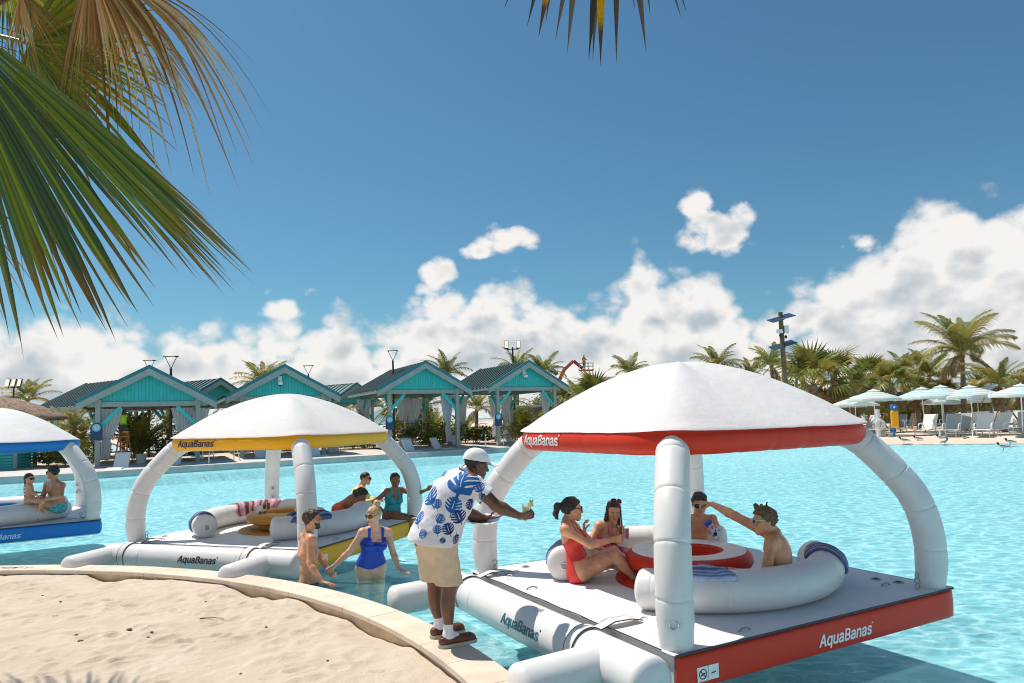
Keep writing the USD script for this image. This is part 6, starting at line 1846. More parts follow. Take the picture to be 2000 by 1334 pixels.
# ------------------------------------------------------------------ white loungers standing in the wading ledge
def lounger_mesh():
    prof = bez([(-0.95, 1.02), (-0.70, 0.60), (-0.45, 0.24), (-0.20, 0.10), (0.10, 0.17), (0.42, 0.25), (0.72, 0.16), (0.98, -0.06)], 44)
    n = np.gradient(prof, axis=0); n /= np.linalg.norm(n, axis=1, keepdims=True); nn = np.c_[-n[:, 1], n[:, 0]]
    pg = Polygon(np.vstack([prof + nn * 0.04, (prof - nn * 0.05)[::-1]])).buffer(0.012, 3)
    m = trimesh.creation.extrude_polygon(pg, 0.74, engine="earcut")
    m.vertices = np.c_[m.vertices[:, 0], m.vertices[:, 2] - 0.37, m.vertices[:, 1]]
    m.fix_normals()
    return m


LG = [(230, 922, -1.35, "white in-pool lounger in front of the first cabana's ladder"), (336, 915, -1.3, "white in-pool lounger partly hidden behind the yellow float's left leg"), (512, 901, -1.1, "white in-pool lounger behind the yellow float's far leg"), (622, 897, -0.85, "white in-pool lounger right of the yellow float's near leg"), (808, 887, -0.85, "white in-pool lounger left of a pair below the third cabana"), (866, 882, -0.55, "white in-pool lounger right of a pair below the third cabana"), (1004, 869, -0.8, "white in-pool lounger half hidden by the red float's left leg")]
for k, (px, py, rz, lb) in enumerate(LG):
    p = at_z(px, py, 0.0)
    if k == 0:
        t0 = thing("pool_lounger", lb, "pool lounger", (p[0], p[1], -0.02), rz, group="white loungers in the shallow water")
        obj("shell", lounger_mesh(), M_white_pl, t0, smooth=40)
        for s in (-0.30, 0.30):
            obj("runner", bx(-0.5, 0.9, s - 0.03, s + 0.03, -0.20, -0.02, 0.01), M_white_pl, t0)
    else:
        dup(t0, (p[0], p[1], -0.02), rz, lb)

# ------------------------------------------------------------------ sun umbrellas
M_umb = painted("umbrella_cloth", 0.8, 0.0, transl=0.35)


def umbrella(T):
    n, rows = 8, np.array([0.02, 0.2, 0.35, 0.5, 0.65, 0.8, 0.9, 1.0])
    R, z0, rise = 1.68, 2.36, 0.52
    nb = 64
    rr = np.linspace(0.17, 1.0, 26)
    V, C = [], []
    a = np.linspace(0, 2 * PI, nb, endpoint=False)
    poly = math.cos(PI / n) / np.cos((a + PI / n) % (2 * PI / n) - PI / n)
    sag = 1 - 0.05 * (1 - np.abs(np.cos(a * n / 2)) ** 0.7)
    teal, wht = np.array([0.34, 0.66, 0.68]), np.array([0.78, 0.80, 0.79])
    for r in rr:
        rad = R * r * poly * (1 - 0.02 * r * (1 - np.abs(np.cos(a * n / 2))))
        V.append(np.c_[rad * np.cos(a), rad * np.sin(a), np.full(nb, z0 + rise * (1 - r ** 1.25)) - 0.03 * r * (1 - np.abs(np.cos(a * n / 2)) ** 0.6)])
        C.append(np.tile(teal if int(r * 15) % 3 == 1 else wht, (nb, 1)))
    V.append(V[-1] + [0, 0, -0.16]); C.append(np.tile(teal * 0.5 + wht * 0.5, (nb, 1)))
    V = np.array(V); k_ = len(V)
    i_, j_ = np.meshgrid(np.arange(k_ - 1), np.arange(nb), indexing="ij")
    qd = np.stack([i_ * nb + j_, (i_ + 1) * nb + j_, (i_ + 1) * nb + (j_ + 1) % nb, i_ * nb + (j_ + 1) % nb], -1).reshape(-1, 4)
    obj("canopy", tm(V.reshape(-1, 3), qd), M_umb, T, smooth=True, colors=np.vstack(C))
    vt = np.vstack([[[0, 0, z0 + rise + 0.10]], np.c_[0.42 * np.cos(a), 0.42 * np.sin(a), np.full(nb, z0 + rise - 0.04)]])
    fv = np.array([[0, 1 + k, 1 + (k + 1) % nb] for k in range(nb)])
    obj("vent", trimesh.Trimesh(vt, fv, process=False), M_umb, T, smooth=True, colors=np.vstack([wht, np.tile(wht, (nb, 1))]))
    obj("pole", tube([(0, 0, -0.1), (0, 0, z0 + rise + 0.14)], 0.03, 10), M_white_pl, T)
    for k in range(8):
        b = k * PI / 4 + PI / 8 * 0
        obj("rib", tube([(0.05 * math.cos(b), 0.05 * math.sin(b), z0 + rise - 0.12), (1.58 * math.cos(b), 1.58 * math.sin(b), z0 - 0.02)], 0.012, 5), M_white_pl, T)
    obj("base", lathe([(0.0, 0.0), (0.3, 0.0), (0.3, 0.05), (0.06, 0.09), (0.04, 0.3), (0.0, 0.3)], 20), M_pot, T)


UM = [(1709, 816, 757, "striped umbrella left of the yellow rescue tube, in front of another"), (1671, 822, 771, "striped umbrella lowest on the left, partly behind the next one"), (1806, 821, 753, "striped umbrella right of the yellow rescue tube"), (1843, 850, 749, "striped umbrella over the middle of the front row of chairs"), (1845, 838, 768, "striped umbrella set lower behind the middle umbrellas"), (1904, 850, 749, "striped umbrella right of the middle ones, before the tall palm"), (1913, 832, 766, "low striped umbrella glimpsed between the right-hand umbrellas"), (1941, 822, 746, "striped umbrella behind the one at the right edge"), (1998, 852, 746, "striped umbrella cut by the right edge of the picture"),
      (940, 826, 797, "pale umbrella seen through the fourth cabana"), (972, 818, 790, "second pale umbrella seen through the fourth cabana"), (1660, 812, 775, "pale umbrella edge just right of the red canopy's slope")]
um0 = None
for k, (px, py, ptop, lb) in enumerate(UM):
    p = at_z(px, py, 0.22) if py > 845 else at_y(px, py, {1709: 50, 1671: 53, 1806: 52, 1845: 55, 1913: 57, 1941: 55}.get(px, 70))
    hz = at_y(px, ptop, p[1])[2] - 0.22
    s = hz / 3.06
    if k >= 9:
        p = at_y(px, py, 78.0 + 3 * k) if k < 11 else at_y(px, py, 70); p[2] = 0.35; s = 1.0
    if um0 is None:
        um0 = thing("umbrella", lb, "umbrella", (p[0], p[1], 0.22), 0.3, group="striped umbrellas on the far beach", scale=(s, s, s)); umbrella(um0)
    else:
        dup(um0, (p[0], p[1], 0.22), 0.3 + k * 0.37, lb, scale=(s, s, s), rot=(1.5 * math.sin(k * 2.1), 1.5 * math.cos(k * 1.3), 20 + k * 21))

# ------------------------------------------------------------------ lounge chairs
def chair(T, sling):
    """x runs from the head to the foot"""
    for s in (-0.33, 0.33):
        obj("side_rail", tube([(-0.05, s, 0.36), (1.30, s, 0.34)], 0.026, 8), M_white_pl, T)
        obj("back_rail", tube([(0.0, s * 0.95, 0.37), (-0.52, s * 0.95, 1.12)], 0.022, 8), M_white_pl, T)
        obj("leg", tube([(0.08, s, 0.36), (-0.16, s, 0.0)], 0.024, 8), M_white_pl, T)
        obj("leg", tube([(0.98, s, 0.35), (1.16, s, 0.0)], 0.024, 8), M_white_pl, T)
        obj("arm_rest", tube(bez([(-0.16, s, 0.62), (0.0, s * 1.06, 0.66), (0.30, s * 1.06, 0.64), (0.44, s * 1.04, 0.56), (0.48, s, 0.36)], 16), 0.026, 8), M_white_pl, T)
    obj("seat", bx(0.0, 1.28, -0.31, 0.31, 0.352, 0.372, 0.006), sling, T)
    b = bx(-0.012, 0.012, -0.30, 0.30, 0.0, 0.92, 0.005)
    obj("backrest", moved(b, (0.0, 0, 0.37), M=rotm([0, 1, 0], -34.7)), sling, T)


CH = [(1815, 850, "front-row lounge chair with bright backrest, right of the yellow rescue tube"), (1884, 849, "front-row lounge chair with grey shaded backrest in the middle"), (1956, 850, "front-row lounge chair with bright backrest near the right edge"), (1758, 846, "shaded lounge chair just behind the yellow rescue tube"), (2003, 846, "lounge chair cut by the right edge of the picture"),
      (1784, 838, "second-row lounge chair left of the middle umbrella pole"), (1832, 833, "second-row lounge chair behind the bright front one"), (1852, 836, "second-row grey lounge chair right of the umbrella pole"), (1880, 838, "second-row lounge chair behind the shaded front one"), (1922, 836, "second-row rounded lounge chair left of the bright right-hand one"), (1948, 838, "second-row grey lounge chair behind the bright right-hand one"), (1978, 832, "second-row lounge chair close to the right edge"),
      (1734, 826, "third-row lounge chair behind the life-ring post"), (1868, 826, "third-row lounge chair between the middle umbrella poles"), (1930, 824, "third-row grey lounge chair under the right umbrellas"), (1966, 825, "third-row grey lounge chair near the leaning palm trunk"), (1672, 826, "lounge chair under the lowest left umbrella"), (1690, 834, "lounge chair at the edge of the red canopy's slope"), (942, 846, "white lounge chair seen through the fourth cabana"), (925, 843, "second white lounge chair seen through the fourth cabana"), (742, 850, "white lounge chair glimpsed through the third cabana's left side")]
M_sling_shaded = pbr("shaded_sling", (0.42, 0.44, 0.45), 0.85, transl=0.1)  # the white sling again, with umbrella shade put into its colour
CH += [(1703, 846, "front lounge chair nearest the red canopy's slope"), (1862, 852, "front-row lounge chair between the bright and the shaded ones"), (1924, 852, "front-row lounge chair left of the bright right-hand one"), (1902, 840, "second-row lounge chair at the foot of the right umbrella pole"), (1995, 838, "second-row lounge chair cut by the right edge"), (1764, 833, "third-row lounge chair behind the rescue tube's blue pole"), (1806, 829, "third-row lounge chair under the umbrella right of the rescue tube"), (1720, 832, "third-row lounge chair left of the life ring")]
ch0 = {}
for k, (px, py, lb) in enumerate(CH):
    p = at_z(px, py, 0.2); p[2] = 0.16
    rz = math.radians(222 + 12 * math.sin(k * 2.3))
    grey = "grey" in lb or "shaded" in lb  # chairs whose shade is painted as a grey sling
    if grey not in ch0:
        ch0[grey] = thing("lounge_chair", lb, "lounge chair", p, rz, group="lounge chairs on the far beach", scale=1.35); chair(ch0[grey], M_sling_shaded if grey else M_sling_w)
    else:
        dup(ch0[grey], p, rz, lb, scale=1.35)

# rescue tube on its post, life ring box
p = at_z(1747, 857, 0.1); p[2] = 0.08
t = thing("rescue_post", "yellow rescue tube hanging on a blue post at the water's edge", "rescue post", p, 0.1)
s = p[1] / FPX
obj("post", tube([(0, 0, -0.1), (0, 0, 66 * s)], 0.075, 12), M_blue, t)
obj("rescue_tube", hull_spheres([(-0.12, -0.16, 26 * s, 0.14), (0.12, -0.16, 26 * s, 0.14), (-0.12, -0.16, 52 * s, 0.14), (0.12, -0.16, 52 * s, 0.14)], 2), M_yellow, t, smooth=40)
obj("cap_board", moved(trimesh.creation.cylinder(0.24, 0.10, sections=28), (0, -0.12, 61 * s), M=rotm([1, 0, 0], 90)), M_blue, t)
obj("emblem", moved(trimesh.creation.cylinder(0.08, 0.02, sections=20), (0, -0.19, 62 * s), M=rotm([1, 0, 0], 90)), M_white_pl, t)
p = at_z(1716, 857, 0.1); p[2] = 0.08
t = thing("life_ring_post", "white life ring in a clear cover on a white post", "life ring", p, 0.2)
s = p[1] / FPX
obj("post", tube([(0.05, 0, -0.1), (0.05, 0, 58 * s)], 0.14, 16), M_white_pl, t)
obj("ring", moved(trimesh.creation.torus(0.30, 0.10, 32, 14), (0, -0.22, 28 * s), M=rotm([1, 0, 0], 90)), M_white_pl, t, smooth=True)
obj("cover", moved(lathe([(0.02, 0.1), (0.40, 0.08), (0.45, 0.0), (0.45, -0.2), (0.02, -0.2)], 28), (0, -0.2, 28 * s), M=rotm([1, 0, 0], 90)), M_glass, t, smooth=30)

# ------------------------------------------------------------------ gulls
M_bird_d = pbr("gull_dark", (0.03, 0.028, 0.028), 0.7); M_bird_w = pbr("gull_white", (0.62, 0.60, 0.58), 0.7); M_bird_g = pbr("gull_grey", (0.20, 0.19, 0.19), 0.7)


def gull(T):
    obj("body", hull_spheres([(0.13, 0, 0.25, 0.055), (0, 0, 0.215, 0.082), (-0.16, 0, 0.20, 0.04)], 2), M_bird_w, T, smooth=True)
    obj("head", hull_spheres([(0.20, 0, 0.36, 0.045), (0.15, 0, 0.27, 0.045)], 2), M_bird_d, T, smooth=True)
    obj("beak", hull_spheres([(0.235, 0, 0.355, 0.014), (0.30, 0, 0.345, 0.005)]), M_suit_red, T)
    for s in (-1, 1):
        obj("wing", hull_spheres([(0.08, s * 0.065, 0.27, 0.035), (-0.10, s * 0.06, 0.235, 0.03), (-0.30, s * 0.03, 0.19, 0.008)], 2), M_bird_g, T, smooth=True)
        obj("leg", tube([(0.0, s * 0.03, 0.15), (0.01, s * 0.03, 0.0), (0.05, s * 0.03, 0.0)], 0.008, 5), M_bird_d, T)
    obj("tail", hull_spheres([(-0.2, 0, 0.19, 0.03), (-0.30, 0, 0.17, 0.02)]), M_bird_w, T)


GU = [(1739, 859, 2.9, "gull standing beside the foot of the blue rescue post"), (1766, 866, 2.8, "leftmost gull on the waterline"), (1793, 863, 3.0, "gull right of the leftmost waterline gull"), (1838, 861, 2.6, "gull behind another near the middle of the shore"), (1845, 866, 0.3, "gull with its back turned nearest the water in the middle"), (1884, 861, 3.1, "gull standing alone on the sand before the shaded chair"), (1973, 866, 3.0, "gull at the right end of the shore"), (1960, 876, 2.4, "pale gull wading in the shallows at the right")]
gu0 = None
for k, (px, py, rz, lb) in enumerate(GU):
    p = at_z(px, py, 0.05)
    d_ = POOL.exterior.distance(Point(p[0], p[1])); p[2] = 0.03 if not POOL.contains(Point(p[0], p[1])) else -0.08
    if gu0 is None:
        gu0 = thing("gull", lb, "bird", p, rz, group="gulls on the far shore", scale=1.1); gull(gu0)
    else:
        dup(gu0, p, rz, lb, scale=1.1)

# ------------------------------------------------------------------ solar pole
p = at_y(1541, 860, 50.0); p[2] = 0.3
tp = at_y(1524, 610, 50.0)
t = thing("solar_pole", "tall timber pole carrying solar panels and boxes behind the red canopy", "utility pole", p)
ax = tp - p
at_f = lambda f: ax * f
obj("pole", tube([at_f(-0.02), at_f(1.0)], [0.20, 0.16], 14), pbr("pole_wood", (0.15, 0.115, 0.055), 0.85, vary=0.2, vscale=3), t)
M_panel = pbr("solar_cells", (0.03, 0.045, 0.08), 0.2, spec=0.8)
for f in (0.952, 0.735):
    for sg in (-1, 1):
        m = bx(-0.43, 0.43, -0.55, 0.55, -0.02, 0.02)
        pn = obj("solar_panel", moved(m, at_f(f) + [sg * 0.42 - 0.05, -0.2, sg * 0.13 - 0.0], M=rotm([0, 1, 0], -14 if True else 0) @ rotm([1, 0, 0], 18)), M_panel, t)
    obj("bracket", tube([at_f(f) + [-0.7, -0.15, -0.12], at_f(f) + [0.6, -0.15, 0.10]], 0.03, 6), M_steel, t)
obj("box", moved(bx(-0.16, 0.16, -0.12, 0.12, -0.28, 0.28, 0.02), at_f(0.86) + [0.30, -0.1, 0]), M_white_pl, t)
obj("box", moved(bx(-0.2, 0.2, -0.12, 0.12, -0.14, 0.14, 0.02), at_f(0.845) + [-0.22, -0.2, 0]), M_white_pl, t)
obj("camera_dome", ellipsoid(at_f(0.81) + [-0.2, -0.25, 0], [0.1, 0.1, 0.13]), M_black, t)
obj("camera_dome", ellipsoid(at_f(0.80) + [0.22, -0.15, 0], [0.09, 0.09, 0.13]), M_black, t)

# ------------------------------------------------------------------ boom lift with a worker far behind
Yb = 95.0
t = thing("boom_lift", "red articulated boom lift raised behind the fourth cabana", "boom lift", at_y(1080, 800, Yb) * [1, 1, 0] + [0, 0, 0.4])
o = np.array([*at_y(1080, 800, Yb)[:2], 0.4])
M_lift = pbr("lift_red", (0.30, 0.045, 0.025), 0.5)
q = [at_y(*c, Yb) - o for c in ((1082, 765), (1102, 722), (1120, 705), (1138, 720))]
obj("chassis", bx(-1.6, 1.6, -1.1, 1.1, 0.5, 1.5, 0.1), M_lift, t)
for sx in (-1.2, 1.2):
    for sy in (-1.1, 1.1):
        obj("wheel", moved(trimesh.creation.cylinder(0.5, 0.35, sections=24), (sx, sy, 0.5), M=rotm([1, 0, 0], 90)), M_black, t)
obj("turret", tube([(0.1, 0, 1.4), q[0]], 0.35, 8), M_lift, t)
obj("lower_boom", tube([q[0], q[1], q[2]], [0.32, 0.28, 0.24], 6), M_lift, t)
obj("jib", tube([q[2], q[3]], [0.26, 0.22], 6), M_lift, t)
b0, b1 = at_y(1131, 725, Yb) - o, at_y(1159, 725, Yb) - o
w_, zt_ = b1[0] - b0[0], (at_y(1150, 709, Yb) - o)[2]
obj("basket_floor", bx(b0[0], b1[0], -0.6, 0.6, b0[2], b0[2] + 0.16), M_lift, t)
for x in np.linspace(b0[0] + 0.04, b1[0] - 0.04, 4):
    for y in (-0.58, 0.58):
        obj("basket_post", bx(x - 0.03, x + 0.03, y - 0.03, y + 0.03, b0[2] + 0.16, zt_), M_pot, t)
for z in (zt_, (zt_ + b0[2]) / 2 + 0.1):
    obj("basket_rail", bx(b0[0], b1[0], -0.6, -0.54, z - 0.03, z + 0.03), M_pot, t); obj("basket_rail", bx(b0[0], b1[0], 0.54, 0.6, z - 0.03, z + 0.03), M_pot, t)
fz = b0[2] + 0.16 + o[2]


def worker(label, x, y, z, S, vest, h, pants, face, helmet=None):
    d = unit([face[0], face[1], 0]); l = np.array([d[1], -d[0], 0]); P0 = np.array([x, y, z])
    at = lambda f, r, u: P0 + (d * f + l * r + np.array([0, 0, u])) * S
    J = dict(pelvis=at(0, 0, 0.95), chest=at(0, 0, 1.25), neck=at(0, 0, 1.50), head=at(0.02, 0, 1.66), shR=at(0, 0.18, 1.42), shL=at(0, -0.18, 1.42), elR=at(0.12, 0.25, 1.18), elL=at(0.12, -0.25, 1.18), wrR=at(0.36, 0.16, 1.20), wrL=at(0.36, -0.16, 1.24),
             hipR=at(0, 0.09, 0.92), hipL=at(0, -0.09, 0.92), knR=at(0.03, 0.10, 0.50), knL=at(0.03, -0.10, 0.50), anR=at(0, 0.10, 0.09), anL=at(0, -0.10, 0.09), toR=at(0.13, 0.11, 0.04), toL=at(0.13, -0.11, 0.04))
    T = human("person", label, J, "dark", "m", S, h=h, face=d, front=d, hands=dict(R=dict(d=d, n=(0, 0, -1), curl=0.5, side=-1), L=dict(d=d, n=(0, 0, -1), curl=0.5, side=1)), hair=dict(thick=0.006, rough=0.006), hairmat=M_hair_black, mouth="plain",
              suit=[("vest", vest, "shirt", 0.02, dict(top=0.98, scoop=0.1, back=0.95, strap=0, bot=-0.05)), ("trousers", pants, "trunks", 0.02, dict(top=0.12, leg=0.44))])
    if helmet is not None:
        J2 = T_info[str(T.GetPath())][0]
        obj("helmet", ellipsoid(J2["head"] + [0, 0, 0.06 * S], np.array([0.11, 0.10, 0.10]) * S, 2), helmet, T, smooth=True)
    return T


wx = at_y(1141, 720, Yb)[0]
worker("worker in dark overalls standing in the boom lift's basket", wx, Yb, fz, 1.15, M_vest_o, 0.014, M_workwear, (0.4, -1), M_vest_o)

# ladder with another worker on it, under the first cabana
lp = at_z(234, 897, 0.3); lp = in_pav(0, -1.35, 0.9)
t = thing("step_ladder", "orange step ladder standing under the first cabana", "ladder", lp, 0.15)
M_ladder = pbr("ladder_orange", (0.60, 0.10, 0.02), 0.5)
for sy, y1 in ((-1, -0.42), (1, 0.42)):
    for sx in (-1, 1):
        obj("rail", tube([(sx * 0.36, y1, 0.0), (sx * 0.20, y1 * 0.12, 1.85)], 0.04, 6), M_ladder, t)
for k in range(6):
    f = (k + 0.7) / 6.6
    obj("step", bx(-0.36 + 0.16 * f, 0.36 - 0.16 * f, -0.42 + 0.37 * f - 0.05, -0.42 + 0.37 * f + 0.05, 1.85 * f - 0.015, 1.85 * f + 0.02), M_ladder if k < 5 else M_yellow, t)
obj("top_cap", bx(-0.26, 0.26, -0.14, 0.14, 1.85, 1.93, 0.02), M_yellow, t)
worker("worker in lime hi-vis vest standing on the orange step ladder", lp[0], lp[1] - 0.12, lp[2] + 1.30, 1.08, M_vest, 0.012, M_workwear, (-0.7, 0.7))
p = lp + np.array([1.1, -0.1, 0])
t = thing("bucket", "grey bucket beside the step ladder", "bucket", p); obj("bucket", lathe([(0.0, 0.0), (0.24, 0.0), (0.30, 0.55), (0.28, 0.55), (0.23, 0.03), (0.0, 0.03)], 20), M_pot, t, smooth=40)

# handrails, planters, back walls
def rail(px, py, lb, h_=1.05, d=0.75, rz=0.0):
    p = at_z(px, py, 0.0)
    t = thing("handrail", lb, "handrail", (p[0], p[1], 0.0), rz)
    obj("tube", tube(bez([(0, 0, -0.5), (0, 0, 0.5), (0.02, 0.10, h_ - 0.08), (0.02, 0.22, h_), (0.02, 0.35, h_ - 0.04), (0.02, d, 0.3), (0.02, d + 0.02, 0.1)], 28), 0.032, 8), M_steel, t, smooth=40)


rail(408, 912, "left steel pool handrail behind the yellow canopy's left arm"); rail(457, 907, "right steel pool handrail behind the yellow canopy's left arm")
rail(948, 878, "left steel pool handrail below the fourth cabana"); rail(984, 876, "right steel pool handrail below the fourth cabana")
for k, (pi_, lx, ly, lb) in enumerate([(2, -1.0, 1.6, "grey planter inside the third cabana, left of its middle"), (1, 3.5, 1.0, "grey planter beside the second cabana's right post"), (3, -4.6, 4.0, "grey planter between the third and fourth cabanas")]):
    t = thing("planter", lb, "planter", in_pav(pi_, lx, ly, -0.02), 0.3 * k, group=None)
    obj("pot", cat([bx(-0.36, 0.36, -0.36, 0.36, 0.0, 0.78, 0.03)]), M_pot, t); obj("soil", bx(-0.30, 0.30, -0.30, 0.30, 0.775, 0.79), M_wood, t)
# inside the first cabana a white metal daybed frame
fp = in_pav(0, 0.95, 1.2)
t = thing("daybed_frame", "white metal daybed frame inside the first cabana", "daybed", fp, pav_objs[0][3])
for x in (-0.0, 2.0):
    for y in (0, 1.6):
        obj("upright", bx(x - 0.03, x + 0.03, y - 0.03, y + 0.03, 0, 1.3), M_white_pl, t)
    obj("side_bar", bx(x - 0.03, x + 0.03, 0.03, 1.57, 1.24, 1.30), M_white_pl, t)
obj("front_bar", bx(0.03, 1.97, -0.03, 0.03, 1.24, 1.30), M_white_pl, t); obj("mattress", bx(0.05, 1.95, 0.05, 1.55, 0.30, 0.52, 0.05), M_workwear, t)

t = thing("boundary_wall", "long grey boundary wall behind the palms at the right", "wall", (44, 84, 0.3), -0.35)
obj("wall", bx(-26, 40, 0, 0.3, -0.5, 3.6), M_wall_grey, t)
for k in range(17):
    obj("pier", bx(-26 + k * 4.1, -25.7 + k * 4.1, -0.10, -0.005, -0.5, 3.75), M_wall_grey, t)
obj("wall_cap", bx(-26.1, 40.1, -0.12, 0.42, 3.76, 3.86), M_pot, t)
bp = at_y(1046, 800, 74.0); bp[2] = 0.3
t = thing("service_kiosk", "low grey kiosk with flat roof glimpsed through the fourth cabana", "kiosk", bp, 0.4)
obj("walls", bx(-3.0, 3.0, -2, 2, -0.3, 3.1, 0.05), M_wall_grey, t); obj("roof", bx(-3.4, 3.4, -2.4, 2.4, 3.105, 3.35, 0.04), M_pot, t)
obj("door", bx(-0.6, 0.5, -2.05, -2.0, -0.3, 2.3), M_workwear, t); obj("window", bx(1.0, 2.4, -2.04, -2.0, 1.0, 2.2), M_panel, t)
bp = at_y(1180, 800, 112.0); bp[2] = 0.3
t = thing("play_building", "distant play building with thatch-brown roof and blue front behind the red canopy", "building", bp, 0.1)
zr = at_y(1175, 736, 112.0)[2] - 0.3
obj("walls", bx(-4.5, 5.0, -2.5, 3, -0.3, zr - 1.4), M_blue, t); hr = trimesh.convex.convex_hull(np.array([(-5.4, -3.2, zr - 1.4), (5.8, -3.2, zr - 1.4), (5.8, 3.6, zr - 1.4), (-5.4, 3.6, zr - 1.4), (-1.5, 0, zr), (2.2, 0, zr)])); obj("roof", hr, M_thatch, t, smooth=False)
obj("front_beam", trimesh.convex.convex_hull(np.array([(-6.0, -3.5, zr - 2.1), (-6.0, -3.3, zr - 2.1), (4.5, -3.5, zr - 1.9), (4.5, -3.3, zr - 1.9), (-0.5, -3.5, zr - 1.0), (-0.5, -3.3, zr - 1.0)])), M_blue, t)
obj("round_badge", moved(trimesh.creation.cylinder(0.75, 0.15, sections=28), (-2.4, -3.65, zr - 0.85), M=rotm([1, 0, 0], 90)), M_red, t); obj("badge_middle", moved(trimesh.creation.cylinder(0.45, 0.05, sections=28), (-2.4, -3.76, zr - 0.85), M=rotm([1, 0, 0], 90)), M_yellow, t)
# ================================================================== palms and plants
def leafmat(name, c, c2, transl=0.35, rough=0.45):
    return pbr(name, c, rough, color2=c2, vscale=3.0, transl=transl, rand=0.22, spec=0.4)


M_palm = leafmat("palm_leaf", (0.23, 0.25, 0.05), (0.11, 0.145, 0.03))
M_palm_y = leafmat("palm_leaf_yellowish", (0.36, 0.29, 0.06), (0.22, 0.20, 0.04))
M_palm_d = leafmat("palm_leaf_dry", (0.26, 0.17, 0.07), (0.17, 0.10, 0.04))
M_shrub = leafmat("shrub_leaf", (0.17, 0.21, 0.035), (0.08, 0.12, 0.025))
M_shrub_y = leafmat("shrub_leaf_yellow", (0.36, 0.31, 0.045), (0.19, 0.20, 0.035))
M_trunk = pbr("palm_trunk", (0.20, 0.155, 0.11), 0.9, vary=0.3, vscale=6, bump=0.5, bscale=30)
M_rachis = pbr("rachis", (0.24, 0.21, 0.06), 0.5)
M_fan = painted("fan_leaf", 0.38, 0.2, 60, transl=0.5)


def frond(L, elev, droop, nl=30, ll=0.30, rng_=None, hang=0.6, side_tilt=0.0, wd=0.030):
    """a feather frond along +x from the origin: (leaflets, rachis)"""
    s = np.linspace(0, 1, 16)
    ang = elev - droop * s ** 1.4
    dx, dz = np.cos(ang), np.sin(ang)
    x = np.r_[0, np.cumsum((dx[1:] + dx[:-1]) / 2)] * L / 15; z = np.r_[0, np.cumsum((dz[1:] + dz[:-1]) / 2)] * L / 15
    P = np.c_[x, np.zeros(16), z]
    rach = tube(P, np.linspace(0.035, 0.008, 16) * L / 2.6, 5)
    V, F = [], []
    for k in range(nl):
        t = 0.14 + 0.86 * (k + 0.5) / nl
        p = np.array([np.interp(t, s, P[:, i]) for i in range(3)]); a = np.interp(t, s, ang)
        T_ = np.array([math.cos(a), 0, math.sin(a)]); N_ = np.array([-math.sin(a), 0, math.cos(a)])
        ln = ll * L * (math.sin(PI * min(1, t * 0.93 + 0.1)) ** 0.6 * 0.9 + 0.12)
        for sg in (-1, 1):
            j = rng_.uniform(-0.12, 0.12)
            d = unit(T_ * (0.55 + 0.5 * t + j) + np.array([0, sg, 0]) * (1.0 - 0.3 * t) + N_ * (0.25 + j))
            l = ln * rng_.uniform(0.85, 1.1)
            p1 = p + d * l * 0.5 + [0, 0, -hang * 0.10 * l]; p2 = p + d * l * 0.92 + [0, 0, -hang * (0.55 + 0.3 * rng_.random()) * l]
            w = unit(np.cross(d, N_)) * wd * L / 2.6
            n0 = len(V)
            V += [p - w * 0.6, p + w * 0.6, p1 - w, p1 + w, p2]
            F += [[n0, n0 + 1, n0 + 3], [n0, n0 + 3, n0 + 2], [n0 + 2, n0 + 3, n0 + 4]]
    return trimesh.Trimesh(np.array(V), np.array(F), process=False), rach


def coconut(T, Ht, L, n, seed, lean=(0.3, 0.1), dry=3):
    r_ = np.random.default_rng(seed)
    base = bez([(0, 0, -0.2), (lean[0] * 0.25, lean[1] * 0.25, Ht * 0.35), (lean[0] * 0.7, lean[1] * 0.7, Ht * 0.7), (lean[0], lean[1], Ht)], 36)
    rad_ = np.linspace(0.24, 0.13, len(base)) + 0.012 * (np.arange(len(base)) % 2)
    rad_[:3] += [0.10, 0.06, 0.03]
    obj("trunk", tube(base, rad_, 10), M_trunk, T, smooth=50)
    top = base[-1]
    for k in range(n):
        az = k * 2.39996 + r_.uniform(-0.2, 0.2)
        f = k / (n - 1)
        el_ = math.radians(86 - 78 * f ** 1.0 + r_.uniform(-6, 6)); dr = math.radians(38 + 50 * f + r_.uniform(-8, 12))
        dead = k >= n - dry
        if dead:
            el_ = math.radians(-30); dr = math.radians(50)
        lv, ra = frond(L * r_.uniform(0.85, 1.08) * (0.72 if f < 0.12 else 1) * (0.7 if dead else 1), el_, dr, 30, 0.27, r_, 0.75 if not dead else 1.0)
        R_ = trimesh.transformations.rotation_matrix(az, [0, 0, 1]); R_[:3, 3] = top + [0, 0, 0.02]
        tw = rotm([1, 0, 0], r_.uniform(-25, 25))
        lv.apply_transform(R_ @ tw); ra.apply_transform(R_ @ tw)
        fr = obj("frond", lv, M_palm_d if dead else (M_palm_y if r_.random() < 0.30 + 0.4 * f else M_palm), T, smooth=False)
        obj("rachis", ra, M_rachis if not dead else M_palm_d, fr, smooth=True)
    obj("crown_heart", ellipsoid(top + [0, 0, -0.05], [0.2, 0.2, 0.35]), M_rachis, T, smooth=True)


